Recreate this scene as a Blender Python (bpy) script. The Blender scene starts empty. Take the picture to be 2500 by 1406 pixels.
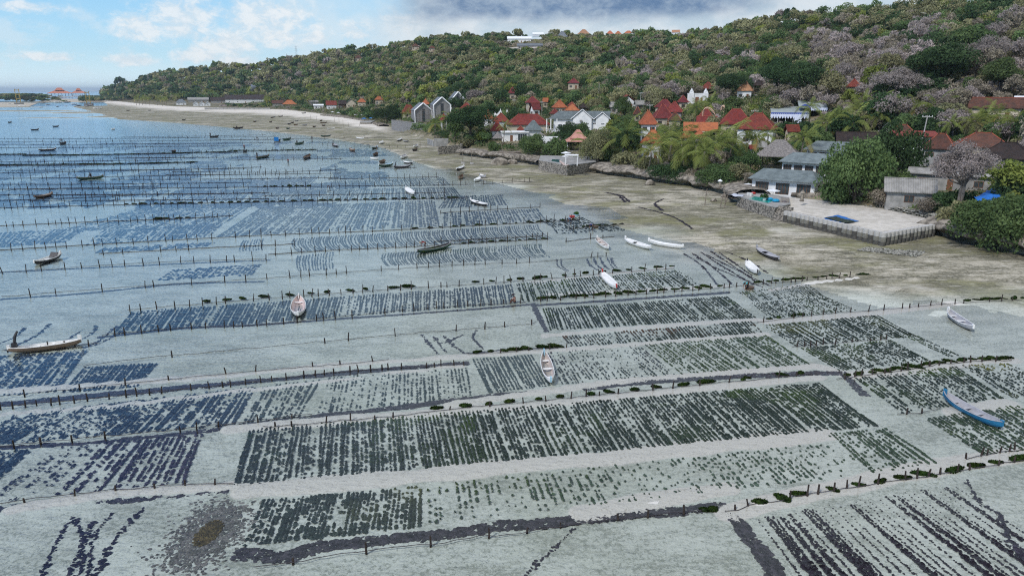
import bpy, math, random
import numpy as np
from mathutils import Vector, Matrix
random.seed(7); RS = np.random.RandomState(11)
sc = bpy.context.scene
COL = sc.collection
R = math.radians
# ------------------------------------------------------------------ camera
H = 22.0; F = 1700.0; PITCH = math.atan(481/1700.0)
SP, CP = math.sin(PITCH), math.cos(PITCH)
cam = bpy.data.cameras.new("camera"); camo = bpy.data.objects.new("camera", cam); COL.objects.link(camo)
camo.location = (0, 0, H); camo.rotation_euler = (math.pi/2-PITCH, 0, 0)
cam.sensor_width = 36; cam.lens = F/2500*36; cam.clip_start = 0.5; cam.clip_end = 60000
sc.camera = camo
sc.view_settings.view_transform = 'Standard'; sc.view_settings.look = 'None'
EXPO = 1.0; sc.view_settings.exposure = EXPO; sc.view_settings.gamma = 1
sc.cycles.max_bounces = 5; sc.cycles.diffuse_bounces = 2; sc.cycles.glossy_bounces = 2
sc.cycles.transparent_max_bounces = 8; sc.cycles.transmission_bounces = 2
sc.cycles.use_denoising = False; sc.cycles.filter_width = 1.15; sc.cycles.sample_clamp_indirect = 4.0; sc.cycles.sample_clamp_direct = 12.0; sc.cycles.caustics_reflective = False; sc.cycles.caustics_refractive = False
# ------------------------------------------------------------------ node helpers
def node(nt, typ, ins=None, **props):
    n = nt.nodes.new(typ)
    for k, v in props.items(): setattr(n, k, v)
    for k, v in (ins or {}).items():
        s = n.inputs[k]
        if isinstance(v, bpy.types.NodeSocket): nt.links.new(v, s)
        else: s.default_value = v
    return n
class E:
    """math expression on sockets"""
    def __init__(s, nt, v): s.nt = nt; s.v = v
    def _m(s, op, b=None, c=None):
        ins = {0: s.v}
        if b is not None: ins[1] = b.v if isinstance(b, E) else b
        if c is not None: ins[2] = c.v if isinstance(c, E) else c
        return E(s.nt, node(s.nt, 'ShaderNodeMath', ins, operation=op).outputs[0])
    def __add__(s, o): return s._m('ADD', o)
    def __sub__(s, o): return s._m('SUBTRACT', o)
    def __mul__(s, o): return s._m('MULTIPLY', o)
    def __truediv__(s, o): return s._m('DIVIDE', o)
    def mx(s, o): return s._m('MAXIMUM', o)
    def mn(s, o): return s._m('MINIMUM', o)
    def inv(s): return E(s.nt, 1.0)._m('SUBTRACT', s)
    def ss(s, a, b):
        n = node(s.nt, 'ShaderNodeMapRange', {0: s.v, 1: a.v if isinstance(a, E) else a, 2: b.v if isinstance(b, E) else b}, interpolation_type='SMOOTHSTEP')
        return E(s.nt, n.outputs[0])
def noise(nt, vec, scale, detail=4, rough=0.55, dist=0.0):
    return E(nt, node(nt, 'ShaderNodeTexNoise', {'Vector': vec, 'Scale': scale, 'Detail': detail, 'Roughness': rough, 'Distortion': dist}).outputs[0])
def mixc(nt, f, a, b, blend='MIX'):
    n = nt.nodes.new('ShaderNodeMix'); n.data_type = 'RGBA'; n.blend_type = blend; n.clamp_factor = True
    for i, v in ((0, f), (6, a), (7, b)):
        if isinstance(v, E): v = v.v
        if isinstance(v, bpy.types.NodeSocket): nt.links.new(v, n.inputs[i])
        elif i == 0: n.inputs[0].default_value = v
        else: n.inputs[i].default_value = (v[0], v[1], v[2], 1)
    return n.outputs[2]
def mapping(nt, vec, sc_=(1, 1, 1), rot=(0, 0, 0)):
    return node(nt, 'ShaderNodeMapping', {'Vector': vec, 'Scale': sc_, 'Rotation': rot}).outputs[0]
# ------------------------------------------------------------------ world: blue sky on the left, a dark rain cloud overhead, pale cloud on the right
SUN_EL, SUN_AZ = R(46), R(-138)          # azimuth from +Y, negative = left
w = bpy.data.worlds.new("World"); sc.world = w; w.use_nodes = True
nt = w.node_tree; nt.nodes.clear()
tc = node(nt, 'ShaderNodeTexCoord').outputs['Generated']
sky = node(nt, 'ShaderNodeTexSky', sky_type='NISHITA', sun_disc=False)
sky.sun_elevation = SUN_EL; sky.sun_rotation = SUN_AZ; sky.altitude = 0; sky.air_density = 1.0; sky.dust_density = 0.6; sky.ozone_density = 2.0
sep = node(nt, 'ShaderNodeSeparateXYZ', {0: tc})
X, Y, Z = (E(nt, sep.outputs[i]) for i in range(3))
az = X._m('ARCTAN2', Y); el = Z._m('ARCSINE')
aed = (el*57.2958)                       # degrees
azd = (az*57.2958)
v2 = node(nt, 'ShaderNodeCombineXYZ', {0: azd.v, 1: (aed*1.6).v, 2: 0.3}).outputs[0]
nb = noise(nt, v2, 0.12, 8, 0.56, 0.2)
nf = noise(nt, v2, 0.30, 8, 0.6, 0.2)
nw = noise(nt, v2, 0.05, 3, 0.5)
SK = 1.0
def col(r, g, b, k=10.0*2**-EXPO):                # sRGB picture value -> world colour for a Background of strength 0.1
    return tuple((((c/255+0.055)/1.055)**2.4)*k for c in (r, g, b))
skyc = mixc(nt, 0.75, sky.outputs[0], mixc(nt, aed.ss(0.0, 8.0), mixc(nt, aed.ss(-.5, 3.0), col(214, 240, 255, 12.5*2**-EXPO), col(176, 222, 248)), col(126, 196, 242)))
high = mixc(nt, aed.ss(7.0, 28.0), skyc, mixc(nt, 0.85, sky.outputs[0], col(74, 120, 206)))
# cumulus on the left: big soft sheet plus little towers
left = azd.ss(-30.0, -20.0)*azd.ss(-2.0, -9.0)
sheet = (nb + nf*0.35 - 0.60 + left*0.16).ss(-0.08, 0.26)*aed.ss(0.8, 3.5)*azd.ss(-27.0, -16.0)
puff = (nf + nb*0.6 - 0.80 + left*0.05).ss(-0.02, 0.14)*aed.ss(0.6, 1.6)*aed.ss(7.5, 4.5)
cl = mixc(nt, sheet*0.6, high, col(206, 230, 244))
blob = None
for ca, ce, ra, re in [(-26.59, 4.14, 1.62, 1.15), (-23.79, 4.91, 3.03, 1.69), (-20.99, 3.34, 2.36, 1.21), (-18.31, 4.95, 4.04, 2.02), (-15.06, 3.83, 1.15, 0.61), (-11.95, 4.18, 1.28, 1.15), (-27.24, 2.03, 2.02, 0.47), (-32.28, 2.14, 2.02, 0.34), (-23.28, 2.38, 2.02, 0.61), (-20.28, 2.08, 2.02, 0.47), (-7.54, 5.02, 2.02, 0.88), (-5.06, 4.61, 2.36, 0.54), (-33.13, 5.23, 2.36, 0.47)]:
    da, de = (azd-ca)/ra, (aed-ce)/re; q = (da*da+de*de)._m('MULTIPLY', -0.7)._m('EXPONENT'); blob = q if blob is None else blob.mx(q)
nk = noise(nt, v2, 0.9, 8, 0.62, 0.3)
cum = (blob*0.75+(nk-0.5)*1.0+(nf-0.5)*0.7).ss(0.27, 0.72)
cl = mixc(nt, puff*0.4, cl, col(228, 238, 244))
cl = mixc(nt, cum*0.78, cl, mixc(nt, nk.ss(.4, .62), col(222, 233, 241), col(246, 248, 249)))
# cloud bank from the centre to the right and on overhead
bank = (azd + nb*9.0 - 4.5).ss(-12.0, -5.0)
bankc = mixc(nt, nf.ss(0.35, 0.65), col(196, 212, 224), col(226, 233, 238))
cl = mixc(nt, bank*aed.ss(-1.0, 1.0)*0.92, cl, bankc)
lowb = (aed + nb*2.2 - 1.1)
dark = lowb.ss(4.6, 5.9)*(azd + nb*5.0 - 2.5).ss(-11.0, -4.0)*(azd + (aed*-2.6) + nb*7.0 - 3.5).ss(7.0, -3.0)
darkc = mixc(nt, (nb*.45+nk*.35+nf*.2).ss(0.38, 0.62), col(90, 122, 162), col(166, 185, 205))
cl = mixc(nt, dark*0.95, cl, darkc)
over = aed.ss(10.0, 40.0)*(azd + nw*60.0 - 30.0).ss(-45.0, 0.0)
cl = mixc(nt, over*0.9, cl, col(226, 232, 238))
grnd = mixc(nt, aed.ss(-2.0, -0.3), col(120, 150, 170), cl)
bg = node(nt, 'ShaderNodeBackground', {'Color': grnd, 'Strength': 0.1})
nt.links.new(bg.outputs[0], node(nt, 'ShaderNodeOutputWorld').inputs[0])
w.cycles.sampling_method = 'MANUAL'; w.cycles.sample_map_resolution = 512
# ------------------------------------------------------------------ sun
sl = bpy.data.lights.new("sun", 'SUN'); sl.energy = 1.5; sl.angle = R(10); sl.color = (1.0, 0.955, 0.88)
so = bpy.data.objects.new("sun", sl); COL.objects.link(so)
sd = Vector((math.sin(SUN_AZ)*math.cos(SUN_EL), math.cos(SUN_AZ)*math.cos(SUN_EL), math.sin(SUN_EL)))
so.rotation_euler = sd.to_track_quat('Z', 'Y').to_euler()
# ------------------------------------------------------------------ picture <-> place
def ray(x, y):
    u = (x-1250)/F; v = (y-703)/F
    return np.array([u, CP-v*SP, -SP-v*CP])
def G(x, y, z=0.0):
    d = ray(x, y); t = (z-H)/d[2]
    return np.array([d[0]*t, d[1]*t, z])
def Pix(p):
    x, y, z = p[0], p[1], p[2]-H
    fw = y*CP-z*SP; up = y*SP+z*CP
    return 1250+F*x/fw, 703-F*up/fw
def azr(x, y):
    g = G(x, y); return math.atan2(g[0], g[1]), math.hypot(g[0], g[1])
def hash2(i, j, s):
    n = (i*374761393 + j*668265263 + s*1442695041).astype(np.int64) & 0x7fffffff
    n = ((n ^ (n >> 13))*1274126177) & 0x7fffffff
    return ((n ^ (n >> 16)) & 0xffff)/65535.0
def vn(x, y, s=0):
    x = np.asarray(x, float); y = np.asarray(y, float)
    i = np.floor(x).astype(np.int64); j = np.floor(y).astype(np.int64); fx = x-i; fy = y-j
    fx = fx*fx*(3-2*fx); fy = fy*fy*(3-2*fy)
    a = hash2(i, j, s); b = hash2(i+1, j, s); c = hash2(i, j+1, s); d = hash2(i+1, j+1, s)
    return (a*(1-fx)+b*fx)*(1-fy)+(c*(1-fx)+d*fx)*fy
def fbm(x, y, s=0, o=4):
    t = 0; a = .5
    for k in range(o): t = t+a*vn(x*2**k, y*2**k, s+k*17); a *= .5
    return t
def sstep(a, b, x):
    t = np.clip((x-a)/(b-a), 0, 1); return t*t*(3-2*t)
# shoreline (foot of cliffs and walls) and waterline, as pixels on the z = 0 plane
SHORE = [(3400, 700), (2800, 655), (2500, 622), (2380, 598), (2280, 572), (2150, 540), (2000, 516), (1900, 498), (1780, 478), (1700, 458), (1600, 442), (1460, 420),
         (1380, 408), (1300, 400), (1200, 388), (1110, 366), (1040, 342), (950, 314), (880, 300), (800, 285), (700, 272), (560, 267), (430, 263.5), (340, 256), (290, 250), (240, 244)]
WATER = [(3400, 800), (2800, 790), (2500, 775), (2200, 775), (1960, 690), (1800, 655), (1690, 610), (1530, 560), (1400, 505), (1300, 470), (1170, 437),
         (1060, 412), (990, 385), (930, 360), (830, 343), (700, 326), (560, 312), (420, 300), (290, 292), (235, 276), (180, 262), (140, 250), (0, 248), (-300, 248)]
_sa = np.array([azr(*p) for p in SHORE])[::-1]; _wa = np.array([azr(*p) for p in WATER])[::-1]
def r_shore(a): return np.exp(np.interp(a, _sa[:, 0], np.log(_sa[:, 1])))
def r_water(a): return np.exp(np.interp(a, _wa[:, 0], np.log(_wa[:, 1])))
# per-column land profile: px, plain width, z at its back, ridge distance, skyline ground y
LAND = [(3400, 60, 9, 380, -60), (2900, 62, 9, 390, -10), (2500, 66, 9, 400, 22), (2300, 70, 9, 420, 30), (2100, 80, 9, 450, 42), (1900, 100, 10, 500, 54), (1780, 115, 11, 560, 82),
        (1680, 125, 12, 650, 99), (1550, 135, 12, 700, 95), (1450, 140, 12, 720, 99), (1350, 145, 12, 740, 93), (1200, 150, 12, 800, 101), (1070, 150, 11, 850, 105),
        (990, 150, 10, 900, 117), (950, 160, 9, 1000, 128), (830, 190, 8, 1150, 137), (700, 230, 7, 1300, 160), (640, 250, 7, 1350, 172), (550, 260, 6, 1450, 175),
        (450, 260, 6, 1600, 191), (370, 260, 5, 1750, 196), (335, 240, 5, 1800, 212), (300, 240, 4, 2100, 221.5), (240, 200, 3, 3200, 221.8)]
_la = []
for px, wd, zf, rr, ys in LAND:
    d = ray(px, 222); a = math.atan2(d[0], d[1]); dd = ray(px, ys); 
    zr = H+dd[2]/math.hypot(dd[0], dd[1])*rr
    _la.append((a, wd, zf, rr, zr))
_la = np.array(_la)[::-1]
BARS = [(*G(px, py)[:2], sx_, sy_) for px, py, sx_, sy_ in ((230, 275, 75, 70), (60, 271, 110, 50), (330, 284, 60, 70), (130, 288, 45, 16), (20, 262, 90, 40))]
def zt(x, y):
    """height of the ground everywhere: sea bed, tidal flat, shore step, village shelf, hill"""
    x = np.asarray(x, float); y = np.asarray(y, float)
    a = np.arctan2(x, y); r = np.hypot(x, y)
    r0 = r_shore(a); rw = np.minimum(r_water(a), r0*0.985)
    dw = rw-r
    n = fbm(x/9, y/9, 3, 4)-0.47; n2 = fbm(x/45, y/45, 9, 3)-0.45
    bed = -0.015-0.0042*np.clip(dw, 0, 1e9)
    bed = np.maximum(bed, -0.07-0.20*sstep(25, -60, x)-0.48*sstep(-45, -170, x)*sstep(70, 190, y)) + n*0.07*sstep(0, 25, dw)
    t = np.clip((r-rw)/np.maximum(r0-rw, 1), 0, 1)
    cliff = sstep(R(-10.5), R(-9.0), a)
    flat = (0.02+0.28*t**1.2)+n*0.16+n2*0.22
    flat = flat*cliff+(1-cliff)*(0.05+1.5*t*t+n*0.1)
    z = np.where(dw > 0, bed, np.maximum(flat, -0.03))
    sand_end = sstep(R(-29.8), R(-29.2), a)
    # land
    s = r-r0
    wd = np.interp(a, _la[:, 0], _la[:, 1]); zf = np.interp(a, _la[:, 0], _la[:, 2])
    rr = np.interp(a, _la[:, 0], _la[:, 3]); zr = np.interp(a, _la[:, 0], _la[:, 4])
    top = 2.3*cliff+1.6*(1-cliff)
    step = z*0+np.where(cliff > .5, sstep(0.3, 3.0, s), sstep(0, 12, s))
    pl = np.clip(s/wd, 0, 1)
    plain = top+(zf-top)*pl**1.25
    th = np.clip((r-(r0+wd))/np.maximum(rr-(r0+wd), 1), 0, 1.0)
    hill = zf+(zr-zf)*(0.75*th+0.25*th*th)
    back = np.clip(r-rr, 0, None)
    hn = (fbm(x/60, y/60, 21, 4)-.47)*14*np.sin(np.clip(th, 0, 1)*math.pi)
    land = np.where(s < wd, plain, np.where(r < rr, hill+hn, np.maximum(zr-back*0.12, -3)))
    zl = np.where(s > 0, z*(1-step)+land*step, z)
    # open sea on the far left
    sea = (1-sand_end)
    zsea = np.where(r > 1250, -2.5, z)
    bar = np.exp(-((r-1750)/260)**2)*2.7*sstep(R(-38), R(-34.5), a)
    zsea = zsea+np.where(r > 1250, bar, 0)
    for bx, by, sx_, sy_ in BARS:
        bn = np.exp(-((x-bx)/sx_)**2-((y-by)/sy_)**2); zl = np.where(bn > .05, np.maximum(zl, -.9+1.25*bn+n*.5*bn), zl); zsea = np.where(bn > .05, np.maximum(zsea, -.9+1.25*bn+n*.5*bn), zsea)
    return zl*(1-sea)+zsea*sea
def zt1(x, y): return float(zt(np.array([x]), np.array([y]))[0])
_ts = np.concatenate([np.linspace(20, 400, 900), np.linspace(401, 2500, 1500)])
def hit(px, py, above=0.0, tmin=20.0):
    """where the ray of a pixel is 'above' metres over the ground: returns the ground point below it and the ray point"""
    d = ray(px, py); n = math.hypot(d[0], d[1]); ts = _ts[_ts >= tmin]
    xs = d[0]/n*ts; ys = d[1]/n*ts; zs = H+d[2]/n*ts
    g = zs-zt(xs, ys)-above
    k = np.argmax(g <= 0) if (g <= 0).any() else len(ts)-1
    if k > 0 and g[k] <= 0:
        f = g[k-1]/(g[k-1]-g[k]); t = ts[k-1]+(ts[k]-ts[k-1])*f
    else: t = ts[k]
    X_, Y_, Z_ = d[0]/n*t, d[1]/n*t, H+d[2]/n*t
    return np.array([X_, Y_, Z_-above]), t
def mpp(p): # metres per photo pixel at a point
    return (p[1]*CP-(p[2]-H)*SP)/F
# ------------------------------------------------------------------ object helpers
def link(o, parent=None):
    COL.objects.link(o)
    if parent: o.parent = parent
    return o
def tag(o, label=None, cat=None, group=None, kind=None):
    if label: o['label'] = label
    if cat: o['category'] = cat
    if group: o['group'] = group
    if kind: o['kind'] = kind
    return o
def empty(name, loc, rz=0.0, label=None, cat=None, group=None):
    o = bpy.data.objects.new(name, None); o.location = loc; o.rotation_euler = (0, 0, rz); o.empty_display_size = .3
    return tag(link(o), label, cat, group)
def npmesh(name, V, Fq, mat=None, smooth=False, tint=None, attrs=None):
    """V: n x 3 array; Fq: m x k array of equal-size faces (or a list of such arrays)"""
    V = np.asarray(V, np.float32); Fl = Fq if isinstance(Fq, list) else [Fq]
    Fl = [np.asarray(f, np.int32) for f in Fl if len(f)]
    me = bpy.data.meshes.new(name)
    me.vertices.add(len(V)); me.vertices.foreach_set('co', V.ravel())
    li = np.concatenate([f.ravel() for f in Fl]); tot = np.concatenate([np.full(len(f), f.shape[1], np.int32) for f in Fl])
    st = np.concatenate([[0], np.cumsum(tot)[:-1]]).astype(np.int32)
    me.loops.add(len(li)); me.loops.foreach_set('vertex_index', li)
    me.polygons.add(len(tot)); me.polygons.foreach_set('loop_start', st)
    me.polygons.foreach_set('use_smooth', np.full(len(tot), smooth, bool))
    if tint is not None:
        at = me.attributes.new('tint', 'FLOAT_COLOR', 'POINT')
        t4 = np.ones((len(V), 4), np.float32); t4[:, :np.asarray(tint).shape[1]] = tint
        at.data.foreach_set('color', t4.ravel())
    me.update(calc_edges=True)
    if mat: me.materials.append(mat)
    return me
def obj(name, me, parent=None, loc=None):
    o = bpy.data.objects.new(name, me)
    if loc is not None: o.location = loc
    return link(o, parent)
class MB:
    def __init__(s): s.v = []; s.f = []
    def add(s, vs, fs):
        b = len(s.v); s.v += [tuple(map(float, p)) for p in vs]; s.f += [tuple(i+b for i in f) for f in fs]; return s
    def box(s, x0, x1, y0, y1, z0, z1):
        return s.add([(x0, y0, z0), (x1, y0, z0), (x1, y1, z0), (x0, y1, z0), (x0, y0, z1), (x1, y0, z1), (x1, y1, z1), (x0, y1, z1)],
                     [(0, 3, 2, 1), (4, 5, 6, 7), (0, 1, 5, 4), (1, 2, 6, 5), (2, 3, 7, 6), (3, 0, 4, 7)])
    def tube(s, pts, rad, n=6, cap=True):
        pts = [Vector(p) for p in pts]; rings = []
        if not hasattr(rad, '__len__'): rad = [rad]*len(pts)
        b = len(s.v)
        for i, p in enumerate(pts):
            t = (pts[min(i+1, len(pts)-1)]-pts[max(i-1, 0)]).normalized()
            a = t.cross(Vector((0, 0, 1)))
            if a.length < .05: a = t.cross(Vector((1, 0, 0)))
            a.normalize(); c = t.cross(a)
            for k in range(n):
                an = 2*math.pi*k/n; s.v.append(tuple(p+(a*math.cos(an)+c*math.sin(an))*rad[i]))
        for i in range(len(pts)-1):
            for k in range(n): s.f.append((b+i*n+k, b+i*n+(k+1) % n, b+(i+1)*n+(k+1) % n, b+(i+1)*n+k))
        if cap:
            s.f.append(tuple(b+k for k in range(n))[::-1]); s.f.append(tuple(b+(len(pts)-1)*n+k for k in range(n)))
        return s
    def mesh(s, name, mat=None, smooth=False):
        me = bpy.data.meshes.new(name); me.from_pydata(s.v, [], s.f); me.update()
        if smooth: me.polygons.foreach_set('use_smooth', [True]*len(me.polygons))
        if mat: me.materials.append(mat)
        return me
    def build(s, name, mat=None, parent=None, smooth=False):
        return obj(name, s.mesh(name, mat, smooth), parent)
# ------------------------------------------------------------------ materials
MATS = {}
def mat(name, c1, c2=None, scale=2.0, rough=0.8, bump=0.0, bscale=None, spec=0.25, tintattr=False, wave=None, stretch=(1, 1, 1), rnd=0.0, detail=5, lo=.35, hi=.65):
    if name in MATS: return MATS[name]
    m = bpy.data.materials.new(name); m.use_nodes = True; nt = m.node_tree; nt.nodes.clear(); MATS[name] = m
    tc = node(nt, 'ShaderNodeTexCoord').outputs['Object']; v = mapping(nt, tc, stretch)
    n = noise(nt, v, scale, detail, .6)
    c = mixc(nt, n.ss(lo, hi), c1, c2 or tuple(x*.75 for x in c1))
    if tintattr: c = mixc(nt, 1.0, c, node(nt, 'ShaderNodeAttribute', attribute_name='tint').outputs['Color'], 'MULTIPLY')
    if rnd:
        oi = E(nt, node(nt, 'ShaderNodeObjectInfo').outputs['Random'])
        c = node(nt, 'ShaderNodeHueSaturation', {'Hue': (oi*(rnd*.12)+(0.5-rnd*.06)).v, 'Saturation': 1.0, 'Value': (oi._m('MULTIPLY', 7.13)._m('FRACT')*(2*rnd)+(1-rnd)).v, 'Color': c}).outputs[0]
    ins = {'Base Color': c, 'Roughness': rough, 'Specular IOR Level': spec}
    hgt = None
    if bump: hgt = noise(nt, v, bscale or scale*4, 3, .6)*bump
    if wave:
        wv = node(nt, 'ShaderNodeTexWave', {'Vector': tc, 'Scale': wave[0], 'Distortion': 0.6, 'Detail': 1.0}, bands_direction=wave[1])
        wh = E(nt, wv.outputs[1])*wave[2]; hgt = wh if hgt is None else hgt+wh
    if hgt is not None: ins['Normal'] = node(nt, 'ShaderNodeBump', {'Height': hgt.v, 'Strength': 0.8, 'Distance': 0.12}).outputs[0]
    b = node(nt, 'ShaderNodeBsdfPrincipled', ins)
    nt.links.new(b.outputs[0], node(nt, 'ShaderNodeOutputMaterial').inputs[0])
    return m
def leafmat(name, c1, c2, attr=False, rnd=0.0, trans=.28, scale=.35):
    if name in MATS: return MATS[name]
    m = bpy.data.materials.new(name); m.use_nodes = True; nt = m.node_tree; nt.nodes.clear(); MATS[name] = m
    tc = node(nt, 'ShaderNodeTexCoord').outputs['Object']
    n = noise(nt, tc, scale, 5, .7)
    c = mixc(nt, n.ss(.36, .64), c1, c2)
    if attr: c = mixc(nt, 1.0, c, node(nt, 'ShaderNodeAttribute', attribute_name='tint').outputs['Color'], 'MULTIPLY')
    if rnd:
        oi = E(nt, node(nt, 'ShaderNodeObjectInfo').outputs['Random'])
        c = node(nt, 'ShaderNodeHueSaturation', {'Hue': (oi*(rnd*.1)+(0.5-rnd*.05)).v, 'Saturation': 1.0, 'Value': (oi._m('MULTIPLY', 7.13)._m('FRACT')*(2*rnd)+(1-rnd)).v, 'Color': c}).outputs[0]
    d = node(nt, 'ShaderNodeBsdfDiffuse', {'Color': c}); t = node(nt, 'ShaderNodeBsdfTranslucent', {'Color': c})
    mx = node(nt, 'ShaderNodeMixShader', {0: trans, 1: d.outputs[0], 2: t.outputs[0]})
    nt.links.new(mx.outputs[0], node(nt, 'ShaderNodeOutputMaterial').inputs[0])
    return m
# ------------------------------------------------------------------ ground sheet
def polar(az0, az1, na, r0, r1, nr):
    A = np.linspace(az0, az1, na); Rr = np.exp(np.linspace(math.log(r0), math.log(r1), nr))
    a, r = np.meshgrid(A, Rr); x = np.sin(a)*r; y = np.cos(a)*r
    i = np.arange(na*nr).reshape(nr, na)
    Fq = np.stack([i[:-1, :-1], i[:-1, 1:], i[1:, 1:], i[1:, :-1]], -1).reshape(-1, 4)
    return x.ravel(), y.ravel(), a.ravel(), r.ravel(), Fq
gm = bpy.data.materials.new("tidal_flat_sand"); gm.use_nodes = True; nt = gm.node_tree; nt.nodes.clear()
tc = node(nt, 'ShaderNodeTexCoord').outputs['Object']
zone = node(nt, 'ShaderNodeAttribute', attribute_name='tint')
zs = node(nt, 'ShaderNodeSeparateColor', {0: zone.outputs['Color']})
dry, beach, land = (E(nt, zs.outputs[i]) for i in range(3)); deep = E(nt, zone.outputs['Alpha'])
st = mapping(nt, tc, (0.6, 1.0, 1.0), (0, 0, R(12)))
nA = noise(nt, st, .055, 6, .6, .4); nB = noise(nt, st, .32, 6, .65, .3); nC = noise(nt, tc, 2.2, 4, .65); nD = noise(nt, tc, 7.0, 3, .7)
wet = mixc(nt, nB.ss(.35, .7), (.56, .595, .54), (.455, .485, .435))
wet = mixc(nt, nA.ss(.45, .68)*.55, wet, (.33, .36, .27))
nE = noise(nt, tc, 4.5, 6, .78, .2)
wet = mixc(nt, (nE*.75+nB*.25).ss(.49, .58)*.72, wet, (.19, .215, .175))
wet = mixc(nt, noise(nt, tc, 5.5, 5, .75, .4).ss(.54, .66)*.5, wet, (.68, .70, .65))
wet = mixc(nt, (noise(nt, mapping(nt, tc, (.35, 1.6, 1), (0, 0, R(-12))), 1.5, 4, .65)*.7+nB*.3).ss(.52, .64)*.45, wet, (.30, .32, .27))
flat = mixc(nt, (nA*.4+nB*.4+nC*.2).ss(.40, .56), (.485, .445, .355), (.18, .168, .11))
flat = mixc(nt, noise(nt, st, .11, 5, .6, .5).ss(.48, .60)*.85, flat, (.19, .185, .085))
flat = mixc(nt, (nB*.45+nC*.55).ss(.50, .60)*.75, flat, (.15, .14, .10))
flat = mixc(nt, (nE*.7+nB*.3).ss(.50, .58)*.8, flat, (.065, .062, .048))
flat = mixc(nt, noise(nt, st, .07, 5, .6, .6).ss(.58, .7)*.6, flat, (.60, .57, .50))
nS = noise(nt, mapping(nt, tc, (.16, 1.0, 1), (0, 0, R(20))), .9, 8, .72, .3)
flat = mixc(nt, nS.ss(.49, .58)*.6, flat, (.155, .145, .095))
flat = mixc(nt, noise(nt, mapping(nt, tc, (.2, 1.1, 1), (0, 0, R(14))), 1.7, 7, .75).ss(.55, .64)*.6, flat, (.66, .62, .54))
c = mixc(nt, dry, wet, flat)
lane = E(nt, node(nt, 'ShaderNodeAttribute', attribute_name='lane').outputs['Fac'])
c = mixc(nt, (lane+(nB-.5)*.5+(nC-.5)*.3).ss(.3, .62), c, mixc(nt, (nD*.6+nC*.4).ss(.5, .66), (.62, .60, .55), (.42, .40, .35)))
c = mixc(nt, beach, c, mixc(nt, nB.ss(.4, .7), (.68, .63, .55), (.54, .50, .43)))
soil = mixc(nt, nB.ss(.35, .65), (.17, .135, .085), (.10, .105, .05))
soil = mixc(nt, noise(nt, tc, .03, 4, .6).ss(.5, .62)*.6, soil, (.30, .26, .18))
c = mixc(nt, land, c, soil)
c = mixc(nt, deep, c, (.035, .12, .20))
bmp = node(nt, 'ShaderNodeBump', {'Height': (nC*.6+nD*.4).v, 'Strength': .5, 'Distance': .12})
b = node(nt, 'ShaderNodeBsdfPrincipled', {'Base Color': c, 'Roughness': .85, 'Specular IOR Level': .2, 'Normal': bmp.outputs[0]})
nt.links.new(b.outputs[0], node(nt, 'ShaderNodeOutputMaterial').inputs[0])
x, y, a, r, Fq = polar(R(-52), R(52), 620, 9, 26000, 720)
z = zt(x, y); r0 = r_shore(a); rw = np.minimum(r_water(a), r0*.985)
nn = fbm(x/14, y/14, 31, 4)-.47
zone = np.zeros((len(x), 4), np.float32)
zone[:, 0] = sstep(-14, 10, r-rw+nn*40)
zone[:, 0] = np.maximum(zone[:, 0], sstep(.0, .12, z)*(r > 380)*.8)
zone[:, 1] = sstep(R(-9.2), R(-11.0), a)*sstep(0.5, 0.78, (r-rw)/np.maximum(r0-rw, 1)+nn*.35)*(1-sstep(0, 25, r-r0))
zone[:, 2] = sstep(-1, 3, r-r0)*sstep(0.6, 1.5, z)*sstep(R(-29.8), R(-29.2), a)
zone[:, 3] = sstep(-0.9, -2.0, z)
z = np.where((r > 3600), np.minimum(z, -2.5), z)
lane = np.zeros(len(x)); nearm = (r < 170) & (np.abs(a) < .75); xs, ys = x[nearm], y[nearm]; best = np.zeros(len(xs))
LANES = [([(600, 1195), (900, 1170), (1250, 1137), (1640, 1098), (2015, 1060)], 1.37), ([(560, 1045), (900, 1016), (1300, 988), (1700, 948), (2000, 920)], 0.86),
         ([(1100, 985), (1500, 930), (1800, 907), (1990, 893), (2060, 908)], 0.79), ([(1330, 818), (1560, 798), (1850, 779)], 0.72), ([(1160, 865), (1400, 850), (1870, 815)], 0.72),
         ([(2070, 915), (2250, 900), (2400, 880), (2470, 878)], 1.15), ([(1780, 1248), (2010, 1195), (2200, 1155), (2330, 1130), (2560, 1100)], 1.22),
         ([(1420, 1250), (1640, 1210), (1780, 1190)], 1.15), ([(30, 1238), (280, 1200), (570, 1182)], 0.72), ([(1340, 718), (1560, 708), (1770, 697)], 0.72), ([(1300, 688), (1460, 672), (1640, 652)], 0.58),
         ([(1870, 785), (2130, 765), (2200, 757), (2330, 740)], 1.08), ([(1880, 708), (1990, 690), (2090, 680)], 0.58), ([(-50, 955), (540, 915), (800, 890), (1140, 868)], 0.79), ([(2330, 1008), (2400, 992), (2460, 985)], 1.15),
         ([(-50, 1010), (300, 985), (700, 938), (1130, 890)], 0.50)]
for pl, wd in LANES:
    P = np.array([G(*p)[:2] for p in pl]); dm = np.full(len(xs), 9e9)
    for p, q in zip(P[:-1], P[1:]):
        dv = q-p; t = np.clip(((xs-p[0])*dv[0]+(ys-p[1])*dv[1])/(dv@dv), 0, 1); dm = np.minimum(dm, np.hypot(xs-p[0]-t*dv[0], ys-p[1]-t*dv[1]))
    w_ = wd*(.75+.8*(fbm(xs*.35, ys*.35, 61, 3)-.3)); best = np.maximum(best, sstep(1.15, .35, dm/np.maximum(w_, .1)))
lane[nearm] = best; z = z*(1-lane)+np.maximum(z, -.012+.05*(fbm(x/1.7, y/1.7, 91, 3)-.45))*lane
gme = npmesh('tidal_flat', np.stack([x, y, z], 1), Fq, gm, True, zone); at = gme.attributes.new('lane', 'FLOAT', 'POINT'); at.data.foreach_set('value', lane.astype(np.float32))
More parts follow.
